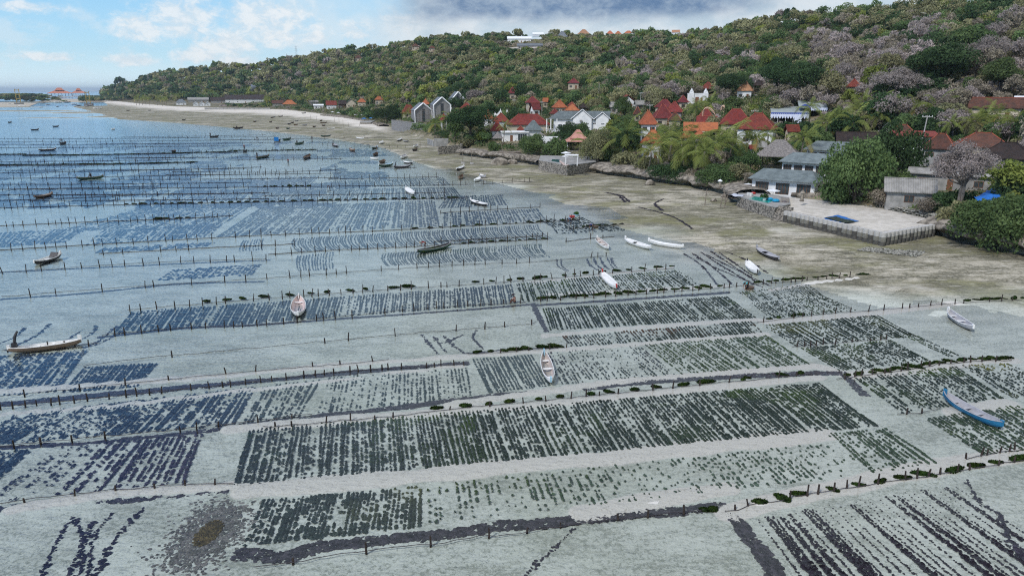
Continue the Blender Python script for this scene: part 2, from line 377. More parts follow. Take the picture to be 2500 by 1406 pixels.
ground = obj('tidal_flat', gme); ground['kind'] = 'structure'
# ------------------------------------------------------------------ water sheet
wm = bpy.data.materials.new("shallow_sea_water"); wm.use_nodes = True; nt = wm.node_tree; nt.nodes.clear()
tc = node(nt, 'ShaderNodeTexCoord').outputs['Object']
dep = E(nt, node(nt, 'ShaderNodeAttribute', attribute_name='tint').outputs['Fac'])
far = E(nt, node(nt, 'ShaderNodeSeparateColor', {0: node(nt, 'ShaderNodeAttribute', attribute_name='tint').outputs['Color']}).outputs[1])
rip = noise(nt, mapping(nt, tc, (.5, 1, 1), (0, 0, R(-14))), 1.7, 3, .6)*.6+noise(nt, tc, .25, 2, .5)*.35
dsep = E(nt, node(nt, 'ShaderNodeSeparateColor', {0: node(nt, 'ShaderNodeAttribute', attribute_name='tint').outputs['Color']}).outputs[0])
bmp = node(nt, 'ShaderNodeBump', {'Height': rip.v, 'Strength': 1.0, 'Distance': (dsep*.11+.03).v})
tint = mixc(nt, dsep.ss(.9, 1.7), mixc(nt, dsep, (.99, 1.0, 1.0), (.87, .955, .975)), (.66, .83, .94))
tr = node(nt, 'ShaderNodeBsdfTransparent', {'Color': tint})
gl = node(nt, 'ShaderNodeBsdfGlossy', {'Color': (.82, .9, 1, 1), 'Roughness': .12, 'Normal': bmp.outputs[0]})
fr = node(nt, 'ShaderNodeFresnel', {'IOR': 1.33, 'Normal': bmp.outputs[0]})
mx = node(nt, 'ShaderNodeMixShader', {0: fr.outputs[0], 1: tr.outputs[0], 2: gl.outputs[0]})
nt.links.new(mx.outputs[0], node(nt, 'ShaderNodeOutputMaterial').inputs[0])
x, y, a, r, Fq = polar(R(-52), R(52), 160, 9, 26000, 240)
d = np.clip(-zt(x, y), 0, 3); t = np.zeros((len(x), 3), np.float32); t[:, 0] = np.clip(d/.5, 0, 2); t[:, 1] = sstep(800, 1500, r)
ok = np.ones(len(Fq), bool)
water = obj('sea_water', npmesh('sea_water', np.stack([x, y, x*0], 1), Fq, wm, True, t)); water['kind'] = 'structure'
# ------------------------------------------------------------------ seaweed plots
ORD = "first second third fourth fifth sixth seventh eighth ninth tenth eleventh twelfth thirteenth fourteenth fifteenth sixteenth seventeenth eighteenth nineteenth".split()
TEN = {2: ("twentieth", "twenty"), 3: ("thirtieth", "thirty"), 4: ("fortieth", "forty"), 5: ("fiftieth", "fifty"), 6: ("sixtieth", "sixty"), 7: ("seventieth", "seventy"), 8: ("eightieth", "eighty"), 9: ("ninetieth", "ninety")}
def nth(n):
    if n < 20: return ORD[n-1]
    return TEN[n//10][0] if n % 10 == 0 else TEN[n//10][1]+"-"+ORD[n % 10-1]
weed = leafmat("seaweed_fronds", (1, 1, 1), (.55, .6, .55), attr=True, trans=.1, scale=3.0)
BLUE = (.072, .098, .098); DEEPB = (.06, .09, .125); GREEN = (.056, .088, .034); DARK = (.052, .070, .062); PURP = (.07, .062, .09); RED = (.13, .035, .03); OLIVE = (.10, .11, .04)
def clumps(px, py, rad, hgt, elong, ang, tint, rs, top=None):
    """ragged low cones of fronds: returns verts, faces, tints"""
    n = len(px); k = 7
    th = np.linspace(0, 2*np.pi, k, endpoint=False)[None, :]+rs.rand(n, 1)*6.28
    rr = rad[:, None]*(0.62+0.7*rs.rand(n, k))
    lx = np.cos(th)*rr*elong; ly = np.sin(th)*rr
    ca, sa = np.cos(ang)[:, None], np.sin(ang)[:, None]
    zb = zt(px, py); zc = zb+hgt
    if top is not None: zc = np.maximum(np.minimum(zc, top), zb+.03)
    V = np.zeros((n, k+1, 3)); V[:, 0, 0] = px; V[:, 0, 1] = py; V[:, 0, 2] = zc
    V[:, 1:, 0] = px[:, None]+lx*ca-ly*sa; V[:, 1:, 1] = py[:, None]+lx*sa+ly*ca
    V[:, 1:, 2] = zc[:, None]-hgt[:, None]*(0.25+0.5*rs.rand(n, k))
    b = (np.arange(n)*(k+1))[:, None]; i = np.arange(k)[None, :]
    Fc = np.stack([np.broadcast_to(b, (n, k)), b+1+i, b+1+(i+1) % k], -1).reshape(-1, 3)
    T = np.repeat(tint[:, None, :]*(0.8+.4*rs.rand(n, k+1, 1)), 1, 1)
    return V.reshape(-1, 3), Fc, T.reshape(-1, 3)
PLOTMASK = []
def plot(label, quad, tint, dens=.9, row=.36, step=.27, rad=.15, hgt=.15, weak=.2, bow=0.0, tint2=None, patch=.22, seed=0, top=-0.02, group=None, gapw=.06, kind=None):
    rs = np.random.RandomState(seed+len(PLOTMASK)*7)
    if np.mean([p[0] for p in quad]) > 1250: top = .07; dens *= .93; tint = tuple(c_*.8 for c_ in tint)
    q = [G(*p)[:2] for p in quad]; TL, TR, BR, BL = q
    width = .5*(np.linalg.norm(TR-TL)+np.linalg.norm(BR-BL)); leng = .5*(np.linalg.norm(BL-TL)+np.linalg.norm(BR-TR))
    row, step = (row*.84, step*.56) if row > .55 else (row*.70, step*.40)
    nr = max(3, int(width/row)); ns = max(4, int(leng/step))
    rowd = np.where(rs.rand(nr) < gapw, 0.03, np.where(rs.rand(nr) < weak, .25+.4*rs.rand(nr), 1.0))
    rowd = np.convolve(np.pad(rowd, 1, mode='edge'), [.15, .7, .15], 'valid')
    rows = rs.rand(nr)*.35
    s = ((np.arange(nr)+.5)/nr)[:, None]+rs.randn(nr, 1)*.07/nr+0*np.zeros((1, ns)); t = (np.arange(ns)+.5)[None, :]/ns+rs.randn(nr, ns)*.25/ns
    s = s+np.cumsum(rs.randn(nr, ns)*.03, 1)/nr
    if bow: s = s+bow*(4*t*(1-t)-.5)
    P = (TL[:, None, None]*(1-s)*(1-t)+TR[:, None, None]*s*(1-t)+BL[:, None, None]*(1-s)*t+BR[:, None, None]*s*t)
    pn = fbm(P[0]/2.2, P[1]/2.2, 50+seed, 3)
    keep = rs.rand(nr, ns) < dens*rowd[:, None]*(1-patch+patch*2*sstep(.25, .65, pn))*(.72+.5*sstep(.3, .6, fbm(P[0]*1.3, P[1]*1.3, 81+seed, 2)))
    end = (t < .02) | (t > .98); keep &= ~end
    px, py = P[0][keep], P[1][keep]; n = len(px)
    
    if n == 0: return
    d = q[0]-q[3]; ang = np.full(n, math.atan2(d[1], d[0]))
    T = np.array(tint)[None, :]*(.75+.5*rs.rand(n, 1))
    if tint2 is not None:
        f = sstep(.45, .62, fbm(px/3.0, py/3.0, 77+seed, 3))[:, None]*(sstep(.75, .0, t[keep])[:, None]*.7+.3); T = T*(1-f)+np.array(tint2)[None, :]*f*(.8+.4*rs.rand(n, 1))
    farp = row > .45; r_ = rad*(1.0 if farp else .66)*(.7+.6*rs.rand(n))*(.75+.5*pn[keep])
    V, Fc, TT = clumps(px, py, r_, hgt*(.7+.6*rs.rand(n)), 1.25, ang, T, rs, top)
    o = obj('seaweed_plot', npmesh('seaweed_plot', V, Fc, weed, False, TT)); tag(o, label, 'seaweed plot', group or 'seaweed farm plots', 'stuff')
    PLOTMASK.append(quad)
BT = 'dense'
plot("large dark seaweed plot of long dense rows across the centre foreground", [(607, 1042), (2000, 932), (2152, 1040), (563, 1187)], DARK, .93, .37, .25, .155, weak=.22, tint2=GREEN)
plot("dense mottled seaweed plot left of the sparse plot, above the bottom weed drift", [(640, 1214), (1030, 1181), (1025, 1284), (590, 1330)], DARK, .97, .33, .22, .17, weak=.25, tint2=OLIVE, patch=.5)
plot("sparse seaweed plot with scattered green tufts below the largest plot", [(1036, 1181), (2012, 1078), (2118, 1160), (1042, 1278)], (.09, .13, .10), .44, .48, .27, .135, weak=.4, tint2=GREEN, patch=.6)
plot("slanted green plot touching the lower right corner of the largest plot", [(2012, 1056), (2165, 1043), (2293, 1130), (2120, 1160)], (.08, .115, .08), .82, .42, .27, .15, tint2=GREEN)
plot("bluish dense plot at the left edge under the purple drift line", [(40, 1003), (630, 938), (575, 1034), (-130, 1090)], DEEPB, .8, .40, .27, .16, weak=.35, patch=.5)
plot("narrow dark plot between the bluish left plot and the thin spotted plot", [(640, 938), (785, 921), (730, 1016), (590, 1032)], BLUE, .8, .42, .27, .15, weak=.4)
plot("thinly spotted seaweed plot beside the bare sand gap left of the open boat", [(800, 918), (1142, 893), (1156, 968), (770, 1007)], BLUE, .58, .44, .28, .13, weak=.35, patch=.6)
plot("dark close-rowed plot under the white and blue open boat", [(1150, 873), (1300, 862), (1348, 940), (1192, 958)], BLUE, .96, .40, .24, .15, weak=.1, gapw=0)
plot("sparse plot just right of the white and blue open boat", [(1325, 860), (1560, 840), (1655, 914), (1366, 938)], BLUE, .45, .42, .27, .12, weak=.45, patch=.5, tint2=PURP)
plot("striped green plot whose rows slant to the right end of the mound line", [(1570, 839), (1872, 817), (1988, 889), (1665, 914)], (.08, .115, .08), .72, .42, .26, .135, weak=.35, tint2=GREEN)
plot("short dark plot with reddish weed patches", [(1370, 820), (1835, 783), (1862, 812), (1392, 846)], DARK, .82, .42, .27, .15, tint2=(.09, .05, .03), patch=.5)
plot("broad plot with bright green upper edge below the long mound line", [(1322, 752), (1775, 722), (1848, 776), (1340, 806)], DARK, .9, .40, .26, .145, tint2=GREEN)
plot("thin rowed plot right of the green edged plot, near the teal shirted worker", [(1802, 712), (1975, 694), (2012, 722), (1832, 736)], DARK, .6, .45, .32, .13, tint2=GREEN)
plot("dry thin rowed plot with one bright green row on the pale sand", [(1832, 739), (2012, 722), (2092, 758), (1882, 778)], DARK, .55, .42, .30, .12, tint2=(.07, .11, .03))
plot("dark rowed plot on sand below the dark ridge at right", [(1860, 793), (2140, 768), (2240, 822), (1945, 846)], DARK, .8, .42, .28, .14, tint2=(.07, .08, .03))
plot("rowed plot just above the curved dark mound line at right", [(1952, 848), (2176, 829), (2275, 880), (2052, 906)], DARK, .8, .42, .27, .14, tint2=GREEN)
plot("narrow strip of green weed rows slanting over bare sand at right", [(2212, 822), (2240, 819), (2345, 868), (2316, 872)], DARK, .8, .40, .28, .13, tint2=GREEN)
plot("wide rowed plot under the curved mound line above the blue boat", [(2082, 921), (2335, 893), (2455, 972), (2202, 1010)], DARK, .75, .42, .27, .14, tint2=GREEN)
plot("yellowish speckled plot at the right edge above the blue boat", [(2345, 890), (2455, 884), (2640, 960), (2470, 972)], DARK, .6, .45, .30, .13, tint2=(.16, .16, .03))
plot("plot under the blue boat at the right edge", [(2255, 1020), (2490, 985), (2660, 1085), (2400, 1112)], (.07, .10, .075), .85, .42, .26, .155, tint2=GREEN)
plot("bare purple stripes of weed in the lower left plot", [(255, 1072), (500, 1052), (452, 1180), (120, 1208)], PURP, .85, .52, .25, .17, weak=.3, patch=.3)
plot("thin far left plot of purple weed beside the striped purple plot", [(150, 1083), (250, 1073), (110, 1208), (-60, 1230)], (.08, .085, .11), .4, .5, .3, .14, weak=.4)
plot("dark blue plot cut off by the left edge above the weed drift", [(-120, 1105), (85, 1088), (-30, 1190), (-260, 1215)], DEEPB, .85, .42, .26, .17)
plot("small dark blue plot below the long white canoe, right one of two", [(205, 890), (388, 882), (338, 940), (150, 955)], DEEPB, .92, .40, .25, .16, weak=.25)
plot("dark blue plot right below the long white canoe, cut off at left", [(-40, 865), (218, 848), (140, 952), (-190, 982)], (.06, .10, .16), .8, .45, .28, .18, weak=.4)
plot("long blue grey plot with the pink open boat floating on it", [(318, 757), (1250, 692), (1262, 740), (272, 812)], (.05, .07, .08), .95, .45, .27, .165, weak=.2)
plot("green tufted plot under the white decked boat with red stern", [(1256, 691), (1660, 657), (1712, 695), (1268, 738)], DARK, .7, .48, .29, .15, weak=.25, tint2=GREEN)
plot("dark ridged plot under the loaded green canoe", [(930, 617), (1320, 593), (1346, 628), (938, 648)], BLUE, .95, .5, .30, .16, bow=-.02, tint2=GREEN)
plot("small curved ridged patch alone in pale water left of the loaded canoe", [(722, 622), (815, 612), (815, 655), (722, 661)], DEEPB, .9, .55, .32, .15, bow=-.04, gapw=0)
plot("long plot of bowed rows above the loaded green canoe", [(712, 580), (1310, 547), (1346, 583), (722, 612)], (.045, .065, .075), .95, .52, .32, .17, bow=-.015, weak=.15)
plot("tiny curved patch of rows left of the bowed rows", [(590, 584), (645, 580), (640, 608), (582, 612)], DEEPB, .8, .55, .35, .15, bow=-.05)
FARK = dict(row=.6, step=.45, rad=.2, weak=.3)
plot("very wide bluish plot of slanting rows in the middle distance", [(640, 502), (1062, 487), (1078, 552), (520, 577)], (.045, .065, .09), .85, **FARK)
plot("dark plot between the middle stake rows, left of the small white boat", [(1082, 518), (1312, 508), (1335, 538), (1082, 552)], (.045, .06, .07), .95, **FARK)
plot("dark wedge plot under the slim white boat in the middle distance", [(1090, 478), (1228, 474), (1246, 500), (1068, 508)], (.045, .06, .07), .95, **FARK)
plot("left wide plot of pale blue rows with an empty rectangle", [(360, 500), (630, 490), (520, 560), (130, 562)], (.045, .075, .13), .7, **FARK)
plot("strong blue plot ending in a slanted right edge, left middle", [(250, 560), (545, 542), (512, 575), (205, 597)], (.03, .06, .12), .95, **FARK)
plot("blue plot cut off by the left edge in the left middle", [(-30, 565), (225, 552), (165, 588), (-60, 605)], (.035, .07, .13), .8, **FARK)
plot("fine lined plot beside the stooping dark worker", [(805, 440), (1082, 432), (1102, 452), (812, 457)], (.05, .07, .085), .8, **FARK)
plot("long fine lined plot under the small white boat", [(640, 462), (1108, 456), (1130, 486), (590, 492)], (.045, .065, .085), .85, **FARK)
plot("lined shallow plot between the middle stakes and the flat", [(1345, 552), (1480, 545), (1540, 562), (1360, 572)], (.05, .065, .07), .6, **FARK)
plot("short plot right of the bent blue workers on the flat edge", [(1315, 536), (1420, 530), (1450, 545), (1345, 553)], (.05, .065, .07), .7, **FARK)
for lb_, q_ in (("plain blue plot at the far left above the tall stakes", [(-40, 440), (330, 437), (296, 455), (-70, 458)]), ("blue plot between the tall stakes and the rowing boat", [(400, 440), (780, 427), (756, 452), (372, 456)]), ("blue plot behind the left brown boat", [(140, 466), (420, 461), (380, 478), (96, 484)]),
        ("dark blue plot left of the brown boat, cut by the edge", [(-60, 492), (80, 489), (40, 503), (-110, 506)]), ("blue plot above the stakes with dark mounds", [(430, 462), (620, 459), (590, 488), (380, 492)]), ("slanting pale blue plot under the rowing boat", [(60, 440), (280, 440), (240, 452), (20, 455)]),
        ("faint blue plot in open water right of the windscreen boat", [(420, 655), (640, 642), (620, 668), (380, 682)]), ("pale blue plot left of the tiny curved patch", [(250, 602), (530, 588), (510, 600), (230, 614)])):
    plot(lb_, q_, (.04, .075, .15), .75, **FARK)
# beds too far and too fine to count: the blue water at the far left is dark with them
rs = np.random.RandomState(5); Vs, Fs, Ts, nb_ = [], [], [], 0
for yb in list(np.arange(346, 392, 6))+list(np.arange(392, 448, 9))+list(np.arange(450, 500, 11)):
    xa = -60
    while xa < 960:
        xb = xa+60+rs.rand()*260
        lim = 960 if yb < 380 else (820 if yb < 440 else 640)
        if rs.rand() < (.92 if xa < 520 else .6):
            hh = 4+(yb-340)*.05
            A, B = G(xa, yb), G(min(xb, lim), yb-1.2); C_ = G(xa-6, yb+hh)
            n = int(min(1500, np.linalg.norm(A-B)*np.linalg.norm(C_-A)/1.1))
            s, t = rs.rand(n), rs.rand(n); t = np.round(t*8)/8+rs.randn(n)*.01
            px_ = A[0]+(B[0]-A[0])*s+(C_[0]-A[0])*t; py_ = A[1]+(B[1]-A[1])*s+(C_[1]-A[1])*t
            ok = (hash2(np.floor(px_/7).astype(int), np.floor(py_/60).astype(int), 3) > .2); px_, py_ = px_[ok], py_[ok]
            if len(px_):
                V, Fc, TT = clumps(px_, py_, .45+.3*rs.rand(len(px_)), .2+.1*rs.rand(len(px_)), 1.6, np.full(len(px_), 1.75), np.array([[.03, .06, .12]])*(.7+.6*rs.rand(len(px_), 1)), rs, -.03)
                Vs.append(V); Fs.append(Fc+nb_); Ts.append(TT); nb_ += len(V)
        xa = xb+rs.rand()*60
tag(obj('far_seaweed_beds', npmesh('far_seaweed_beds', np.concatenate(Vs), np.concatenate(Fs), weed, False, np.concatenate(Ts))), 'dark blue seaweed beds in the distant shallow water at left', 'seaweed', kind='stuff')
# ------------------------------------------------------------------ ribbons: weed drifts, sand lanes, fallen lines
def dense(pts, step):
    out = []
    for p, q in zip(pts[:-1], pts[1:]):
        n = max(1, int(np.linalg.norm(np.array(q)-np.array(p))/step))
        for k in range(n): out.append(np.array(p)+(np.array(q)-np.array(p))*k/n)
    out.append(np.array(pts[-1])); return np.array(out)
def smoothpx(pts, n=6):
    pts = np.array(pts, float)
    if len(pts) < 3: return pts
    t = np.arange(len(pts)); tt = np.linspace(0, len(pts)-1, (len(pts)-1)*n+1); out = []
    for u in tt:
        i = min(int(u), len(pts)-2); f = u-i; p0 = pts[max(i-1, 0)]; p1 = pts[i]; p2 = pts[i+1]; p3 = pts[min(i+2, len(pts)-1)]
        out.append(.5*((2*p1)+(-p0+p2)*f+(2*p0-5*p1+4*p2-p3)*f*f+(-p0+3*p1-3*p2+p3)*f**3))
    return np.array(out)
def ribbon(px, width, lift=.03, rag=.45, step=.35, seed=0, dome=.05, floor=-9, cols=5, sm=True):
    pts = np.array([G(*p)[:2] for p in (smoothpx(px) if sm else px)]); P = dense(list(pts), step)
    T = np.gradient(P, axis=0); T /= np.linalg.norm(T, axis=1)[:, None]+1e-9; N = np.stack([-T[:, 1], T[:, 0]], 1)
    L = np.concatenate([[0], np.cumsum(np.linalg.norm(np.diff(P, axis=0), axis=1))])
    wl = width*(.5+rag*(fbm(L*.35, L*0, seed, 4)-.45)*2.2+.10*(vn(L*2.5, L*0, seed+9)-.5)); wr = width*(.5+rag*(fbm(L*.35, L*0+50, seed+3, 4)-.45)*2.2+.10*(vn(L*2.5, L*0, seed+5)-.5))
    taper = np.minimum(1, np.minimum(L, L[-1]-L)/(width*.8+.01)); wl = np.maximum(wl, .04)*taper; wr = np.maximum(wr, .04)*taper
    u = np.linspace(-1, 1, cols)
    V = np.zeros((len(P), cols, 3))
    for k, uu in enumerate(u):
        off = N*(np.where(uu > 0, wl*uu, wr*uu))[:, None]; q = P+off; V[:, k, :2] = q
        V[:, k, 2] = np.maximum(zt(q[:, 0], q[:, 1]), floor)+lift*(.1 if abs(uu) == 1 else 1)+dome*(1-uu*uu)
    if floor > -1: V[:, 0, 2] -= .12; V[:, -1, 2] -= .12
    i = np.arange(len(P)*cols).reshape(len(P), cols)
    return V.reshape(-1, 3), np.stack([i[:-1, 1:], i[:-1, :-1], i[1:, :-1], i[1:, 1:]], -1).reshape(-1, 4)
drift_m = mat("drifted_weed", (.14, .128, .155), (.075, .068, .088), 3.0, .9, .6, 9)
strand_m = mat("dark_weed_strand", (.055, .05, .07), (.03, .03, .045), 4.0, .9, .6, 10)
def trail(px, wd, seed, step=.07, sm=True):
    P = dense([G(*p)[:2] for p in (smoothpx(px) if sm else px)], step); rs = np.random.RandomState(seed); n = len(P)
    w_ = wd*(.25+1.1*fbm(np.arange(n)*.09, np.zeros(n)+seed, seed, 3)); keep = rs.rand(n) < .93
    P = P+rs.randn(n, 2)*(w_*.34)[:, None]
    return P[keep], (w_*.38*(.6+.7*rs.rand(n)))[keep]
DRIFTS = [("long purple drift of loose weed along the stakes right of the left edge", [(-60, 985), (200, 962), (560, 932), (860, 905), (1140, 884)], 1.0),
          ("broad purple weed drift running under the centre row of dark mounds", [(530, 1040), (680, 1025), (900, 1000), (1200, 965), (1500, 938), (1800, 918), (2050, 908)], .95),
          ("thick ragged weed drift along the bottom stakes", [(580, 1345), (690, 1352), (760, 1335), (980, 1310), (1240, 1280), (1400, 1265), (1600, 1248), (1765, 1232)], 1.0),
          ("dark weed drift at the lower left above the fanning strands", [(-80, 1250), (60, 1228), (200, 1212), (300, 1215), (420, 1200), (570, 1190)], .75),
          ("dark weed band falling to the bottom edge beside the purple strands", [(1775, 1245), (1810, 1285), (1850, 1340), (1880, 1380), (1905, 1440)], 1.0),
          ("short purple drift below five dark mounds", [(1135, 862), (1220, 856), (1300, 850), (1385, 848)], .8),
          ("purple weed drift under the blue grey plot", [(240, 818), (450, 797), (640, 788), (900, 770), (1100, 757), (1290, 742)], .6),
          ("weed drift under the straight row of many mounds", [(1300, 744), (1450, 735), (1620, 724), (1780, 713)], .7),
          ("short weed band bending down beside the bright green edged plot", [(1300, 740), (1315, 770), (1335, 806)], .5),
          ("thin weed drift between bare sand and mound line at left", [(0, 1085), (200, 1075), (420, 1055), (540, 1042)], .5),
          ("brown weed band falling from the crossing of the mound lines", [(2050, 908), (2080, 930), (2112, 962)], .8),
          ("thin bluish drift crossing pale water at left", [(-40, 728), (200, 712), (420, 690), (640, 684)], .5),
          ("dark drift line above the pale strip, left of the long canoe rows", [(-40, 662), (220, 650), (420, 641), (655, 632)], .5)]
for k, (lb, p, wd) in enumerate(DRIFTS):
    r2 = np.random.RandomState(600+k); pts = dense([G(*q)[:2] for q in smoothpx(p)], .25); T = np.gradient(pts, axis=0); T /= np.linalg.norm(T, axis=1)[:, None]+1e-9; N = np.stack([-T[:, 1], T[:, 0]], 1)
    n = int(len(pts)*.25*wd*85); i_ = r2.randint(0, len(pts), n); L = i_*.25; side = r2.rand(n)*2-1
    half = wd*(.10+.62*fbm(L*.45, np.where(side > 0, 0., 40.)+k*9, 5, 4)); P = pts[i_]+N[i_]*(side*half)[:, None]+T[i_]*(r2.rand(n)-.5)[:, None]*.3; r_ = .05+.10*r2.rand(n)
    V, Fc, TT = clumps(P[:, 0], P[:, 1], r_, .03+.05*r2.rand(n), 1.5, np.arctan2(T[i_, 1], T[i_, 0])+r2.randn(n)*.5, np.array([[.085, .079, .092]])*(.55+.75*r2.rand(n, 1)), r2)
    tag(obj('weed_drift', npmesh('weed_drift', V, Fc, weed, False, TT)), lb, 'weed drift', 'weed drifts along the stake rows', 'stuff')
# loose lines of weed trailing over the sand
STR = []
def fan(lb, starts, ends, mids, wd, grp, seed, tint=(.05, .045, .062)):
    rs = np.random.RandomState(seed); PP, RR = [], []
    for k, (a_, m_, e_) in enumerate(zip(starts, ends, mids)):
        for rep in range(2 if wd > .3 else 1):
            j = np.array([rep*wd*9*rs.randn(), 0]); P, r_ = trail([a_, np.array(m_)+j, np.array(e_)+j*1.5], wd, seed+k*3+rep); PP.append(P); RR.append(r_)
    P = np.concatenate(PP); r_ = np.concatenate(RR); n = len(P)
    V, Fc, TT = clumps(P[:, 0], P[:, 1], r_, r_*.5+.03, 1.2, rs.rand(n)*6, np.array([tint])*(.7+.6*rs.rand(n, 1)), rs)
    tag(obj('weed_strands', npmesh('weed_strands', V, Fc, weed, False, TT)), lb, 'weed strands', grp, 'stuff')
fan("fan of dark loose strands falling to the bottom left edge", [(175, 1255), (180, 1262), (225, 1265), (270, 1250), (350, 1232)], [(130, 1330), (200, 1320), (205, 1330), (225, 1310), (280, 1310)], [(85, 1440), (150, 1440), (190, 1440), (215, 1420), (210, 1440)], .30, 'loose weed strands', 300)
fan("branching grey strands on bare sand above the five mounds", [(1030, 815), (1060, 820), (1085, 818), (1130, 815)], [(1048, 838), (1072, 838), (1108, 842), (1092, 832)], [(1070, 862), (1090, 858), (1135, 860), (1070, 835)], .3, 'loose weed strands', 330)
fan("single curved weed line on bare sand right of the branching strands", [(1165, 803), (1158, 812)], [(1155, 822), (1156, 825)], [(1180, 850), (1176, 846)], .22, 'loose weed strands', 350)
fan("curling blue strands in the water above the long white canoe", [(60, 795), (120, 785), (200, 800), (235, 790), (285, 790), (300, 800)], [(30, 820), (85, 815), (150, 830), (215, 815), (225, 835), (250, 830)], [(-40, 845), (10, 850), (90, 848), (120, 850), (140, 850), (200, 845)], .30, 'loose weed strands', 370)
fan("bunched dark lines over the flat left of the two moored white boats", [(1670, 620), (1690, 618), (1712, 616), (1735, 614), (1755, 616)], [(1715, 650), (1735, 648), (1760, 648), (1790, 650), (1800, 648)], [(1755, 700), (1790, 695), (1840, 695), (1850, 690), (1835, 672)], .3, 'loose weed strands', 400)
fan("second bunch of lines over the flat, under the small white boat with dark stern", [(1700, 628), (1725, 622), (1770, 614)], [(1750, 655), (1790, 655), (1830, 640)], [(1860, 700), (1880, 698), (1875, 668)], .28, 'loose weed strands', 420)
fan("small comb of dark strands in shallow water beside the flat", [(1432, 630), (1450, 628), (1465, 628), (1482, 627), (1492, 628)], [(1440, 645), (1456, 644), (1473, 644), (1490, 643), (1497, 642)], [(1458, 658), (1470, 656), (1486, 656), (1500, 654), (1508, 653)], .3, 'loose weed strands', 440)
fan("pair of curved lines right of the low fence in shallow water", [(1360, 632), (1370, 630)], [(1362, 648), (1372, 648)], [(1385, 662), (1388, 660)], .22, 'loose weed strands', 460)
fan("long winding weed line at the right of the bottom corner strands", [(2362, 1172)], [(2395, 1225)], [(2440, 1252)], .3, 'loose weed strands', 470)
fan("thick winding weed line reaching the right edge near the bottom", [(2438, 1250), ], [(2470, 1320)], [(2540, 1400)], .35, 'loose weed strands', 475)
fan("thin rope of weed slanting over the speckled sand at the bottom", [(1400, 1288)], [(1340, 1345)], [(1262, 1420)], .22, 'loose weed strands', 480)
fan("thin dark line of weed crossing the exposed flat to the left", [(1560, 507), (1620, 488)], [(1640, 530), (1600, 500)], [(1690, 560), (1620, 516)], .35, 'loose weed strands', 490)
fan("short dark weed line lying on the flat below the cliff bushes", [(1478, 472)], [(1510, 480)], [(1526, 495)], .5, 'loose weed strands', 495)
# the purple bundles of the bottom right plot: thick rows
rs = np.random.RandomState(77)
TL, TR, BR, BL = (1835, 1262), (2330, 1180), (2720, 1440), (1960, 1440)
px_, py_, rd_ = [], [], []
nrow = 27
for k in range(nrow):
    s = (k+.2+.6*rs.rand())/nrow
    a_ = np.array(G(TL[0]+(TR[0]-TL[0])*s, TL[1]+(TR[1]-TL[1])*s)[:2]); b_ = np.array(G(BL[0]+(BR[0]-BL[0])*s, BL[1]+(BR[1]-BL[1])*s)[:2])
    big = rs.rand() < .3; L = np.linalg.norm(b_-a_)
    for lane in range(1 if not big else 2):
        t = 0.0+rs.rand()*.06
        while t < 1:
            w_ = (.075+.075*t)*(1.15 if big else .75)
            q = a_+(b_-a_)*t+rs.randn(2)*.03+np.array([.17*lane, 0]); px_.append(q[0]); py_.append(q[1]); rd_.append(w_*(.8+.5*rs.rand()))
            t += (.14 if t > .3 or big else .26)*(.7+.6*rs.rand())/L
px_, py_, rd_ = map(np.array, (px_, py_, rd_))
V, Fc, TT = clumps(px_, py_, rd_*.72, rd_*.7, 1.2, np.full(len(px_), 1.0), np.array([[.032, .027, .036]])*(.7+.6*rs.rand(len(px_), 1)), rs)
tag(obj('seaweed_plot', npmesh('seaweed_plot', V, Fc, weed, False, TT)), "plot of thick purple black strands filling the bottom right corner", 'seaweed plot', 'seaweed farm plots', 'stuff')
# brown coral rubble patch at the bottom left
rs = np.random.RandomState(8); n = 2600
gx = rs.randn(n)*.9; gy = rs.randn(n)*1.7; c0 = G(508, 1295); c1 = G(560, 1225)
d = c1[:2]-c0[:2]; d /= np.linalg.norm(d); P = c0[:2][None]+d[None]*gy[:, None]+np.array([d[1], -d[0]])[None]*gx[:, None]
core = (gx/.55)**2+(gy/1.0)**2 < 1.2
T = np.where(core[:, None], np.array([[.13, .10, .04]]), np.array([[.20, .19, .18]]))*(.6+.8*rs.rand(n, 1))
keepp = core | (rs.rand(n) < .8)
V, Fc, TT = clumps(P[keepp, 0], P[keepp, 1], .05+.06*rs.rand(keepp.sum()), .04+.08*rs.rand(keepp.sum())*core[keepp], 1.0, rs.rand(keepp.sum())*6, T[keepp], rs)
tag(obj('rubble_patch', npmesh('rubble_patch', V, Fc, weed, False, TT)), "brown patch of coral rubble on pale sand at the bottom left", 'rubble', kind='stuff')
# ------------------------------------------------------------------ stake rows, their ropes and the mounds of weed beside them
wood_m = mat("weathered_stake_wood", (.055, .042, .035), (.025, .02, .018), 6, .9)
rope_m = mat("dark_rope", (.06, .055, .06), (.035, .03, .035), 6, .9)
mound_m = leafmat("mound_fronds", (.030, .055, .012), (.012, .022, .008), rnd=.35, trans=.12, scale=4)
stake_me = []
for k in range(6):
    m_ = MB(); ln = random.uniform(-.05, .05); m_.tube([(0, 0, -.35), (ln*.5, .01, .3), (ln, random.uniform(-.03, .03), 1.0)], [.058, .052, .042], 6); stake_me.append(m_.mesh('stake', wood_m))
def leafball(n, rx, ry, rz, size, rs, flat=.0, blobs=6):
    c = rs.randn(blobs, 3); c /= np.linalg.norm(c, axis=1)[:, None]; c *= (.55*rs.rand(blobs, 1)**.5); c[:, 2] = np.abs(c[:, 2])*.6
    b = rs.randint(0, blobs, n); d = rs.randn(n, 3); d /= np.linalg.norm(d, axis=1)[:, None]
    P = (c[b]+d*(.42+.12*rs.rand(n, 1)))*np.array([[rx, ry, rz]])
    N = d+.5*rs.randn(n, 3)
    return P, N
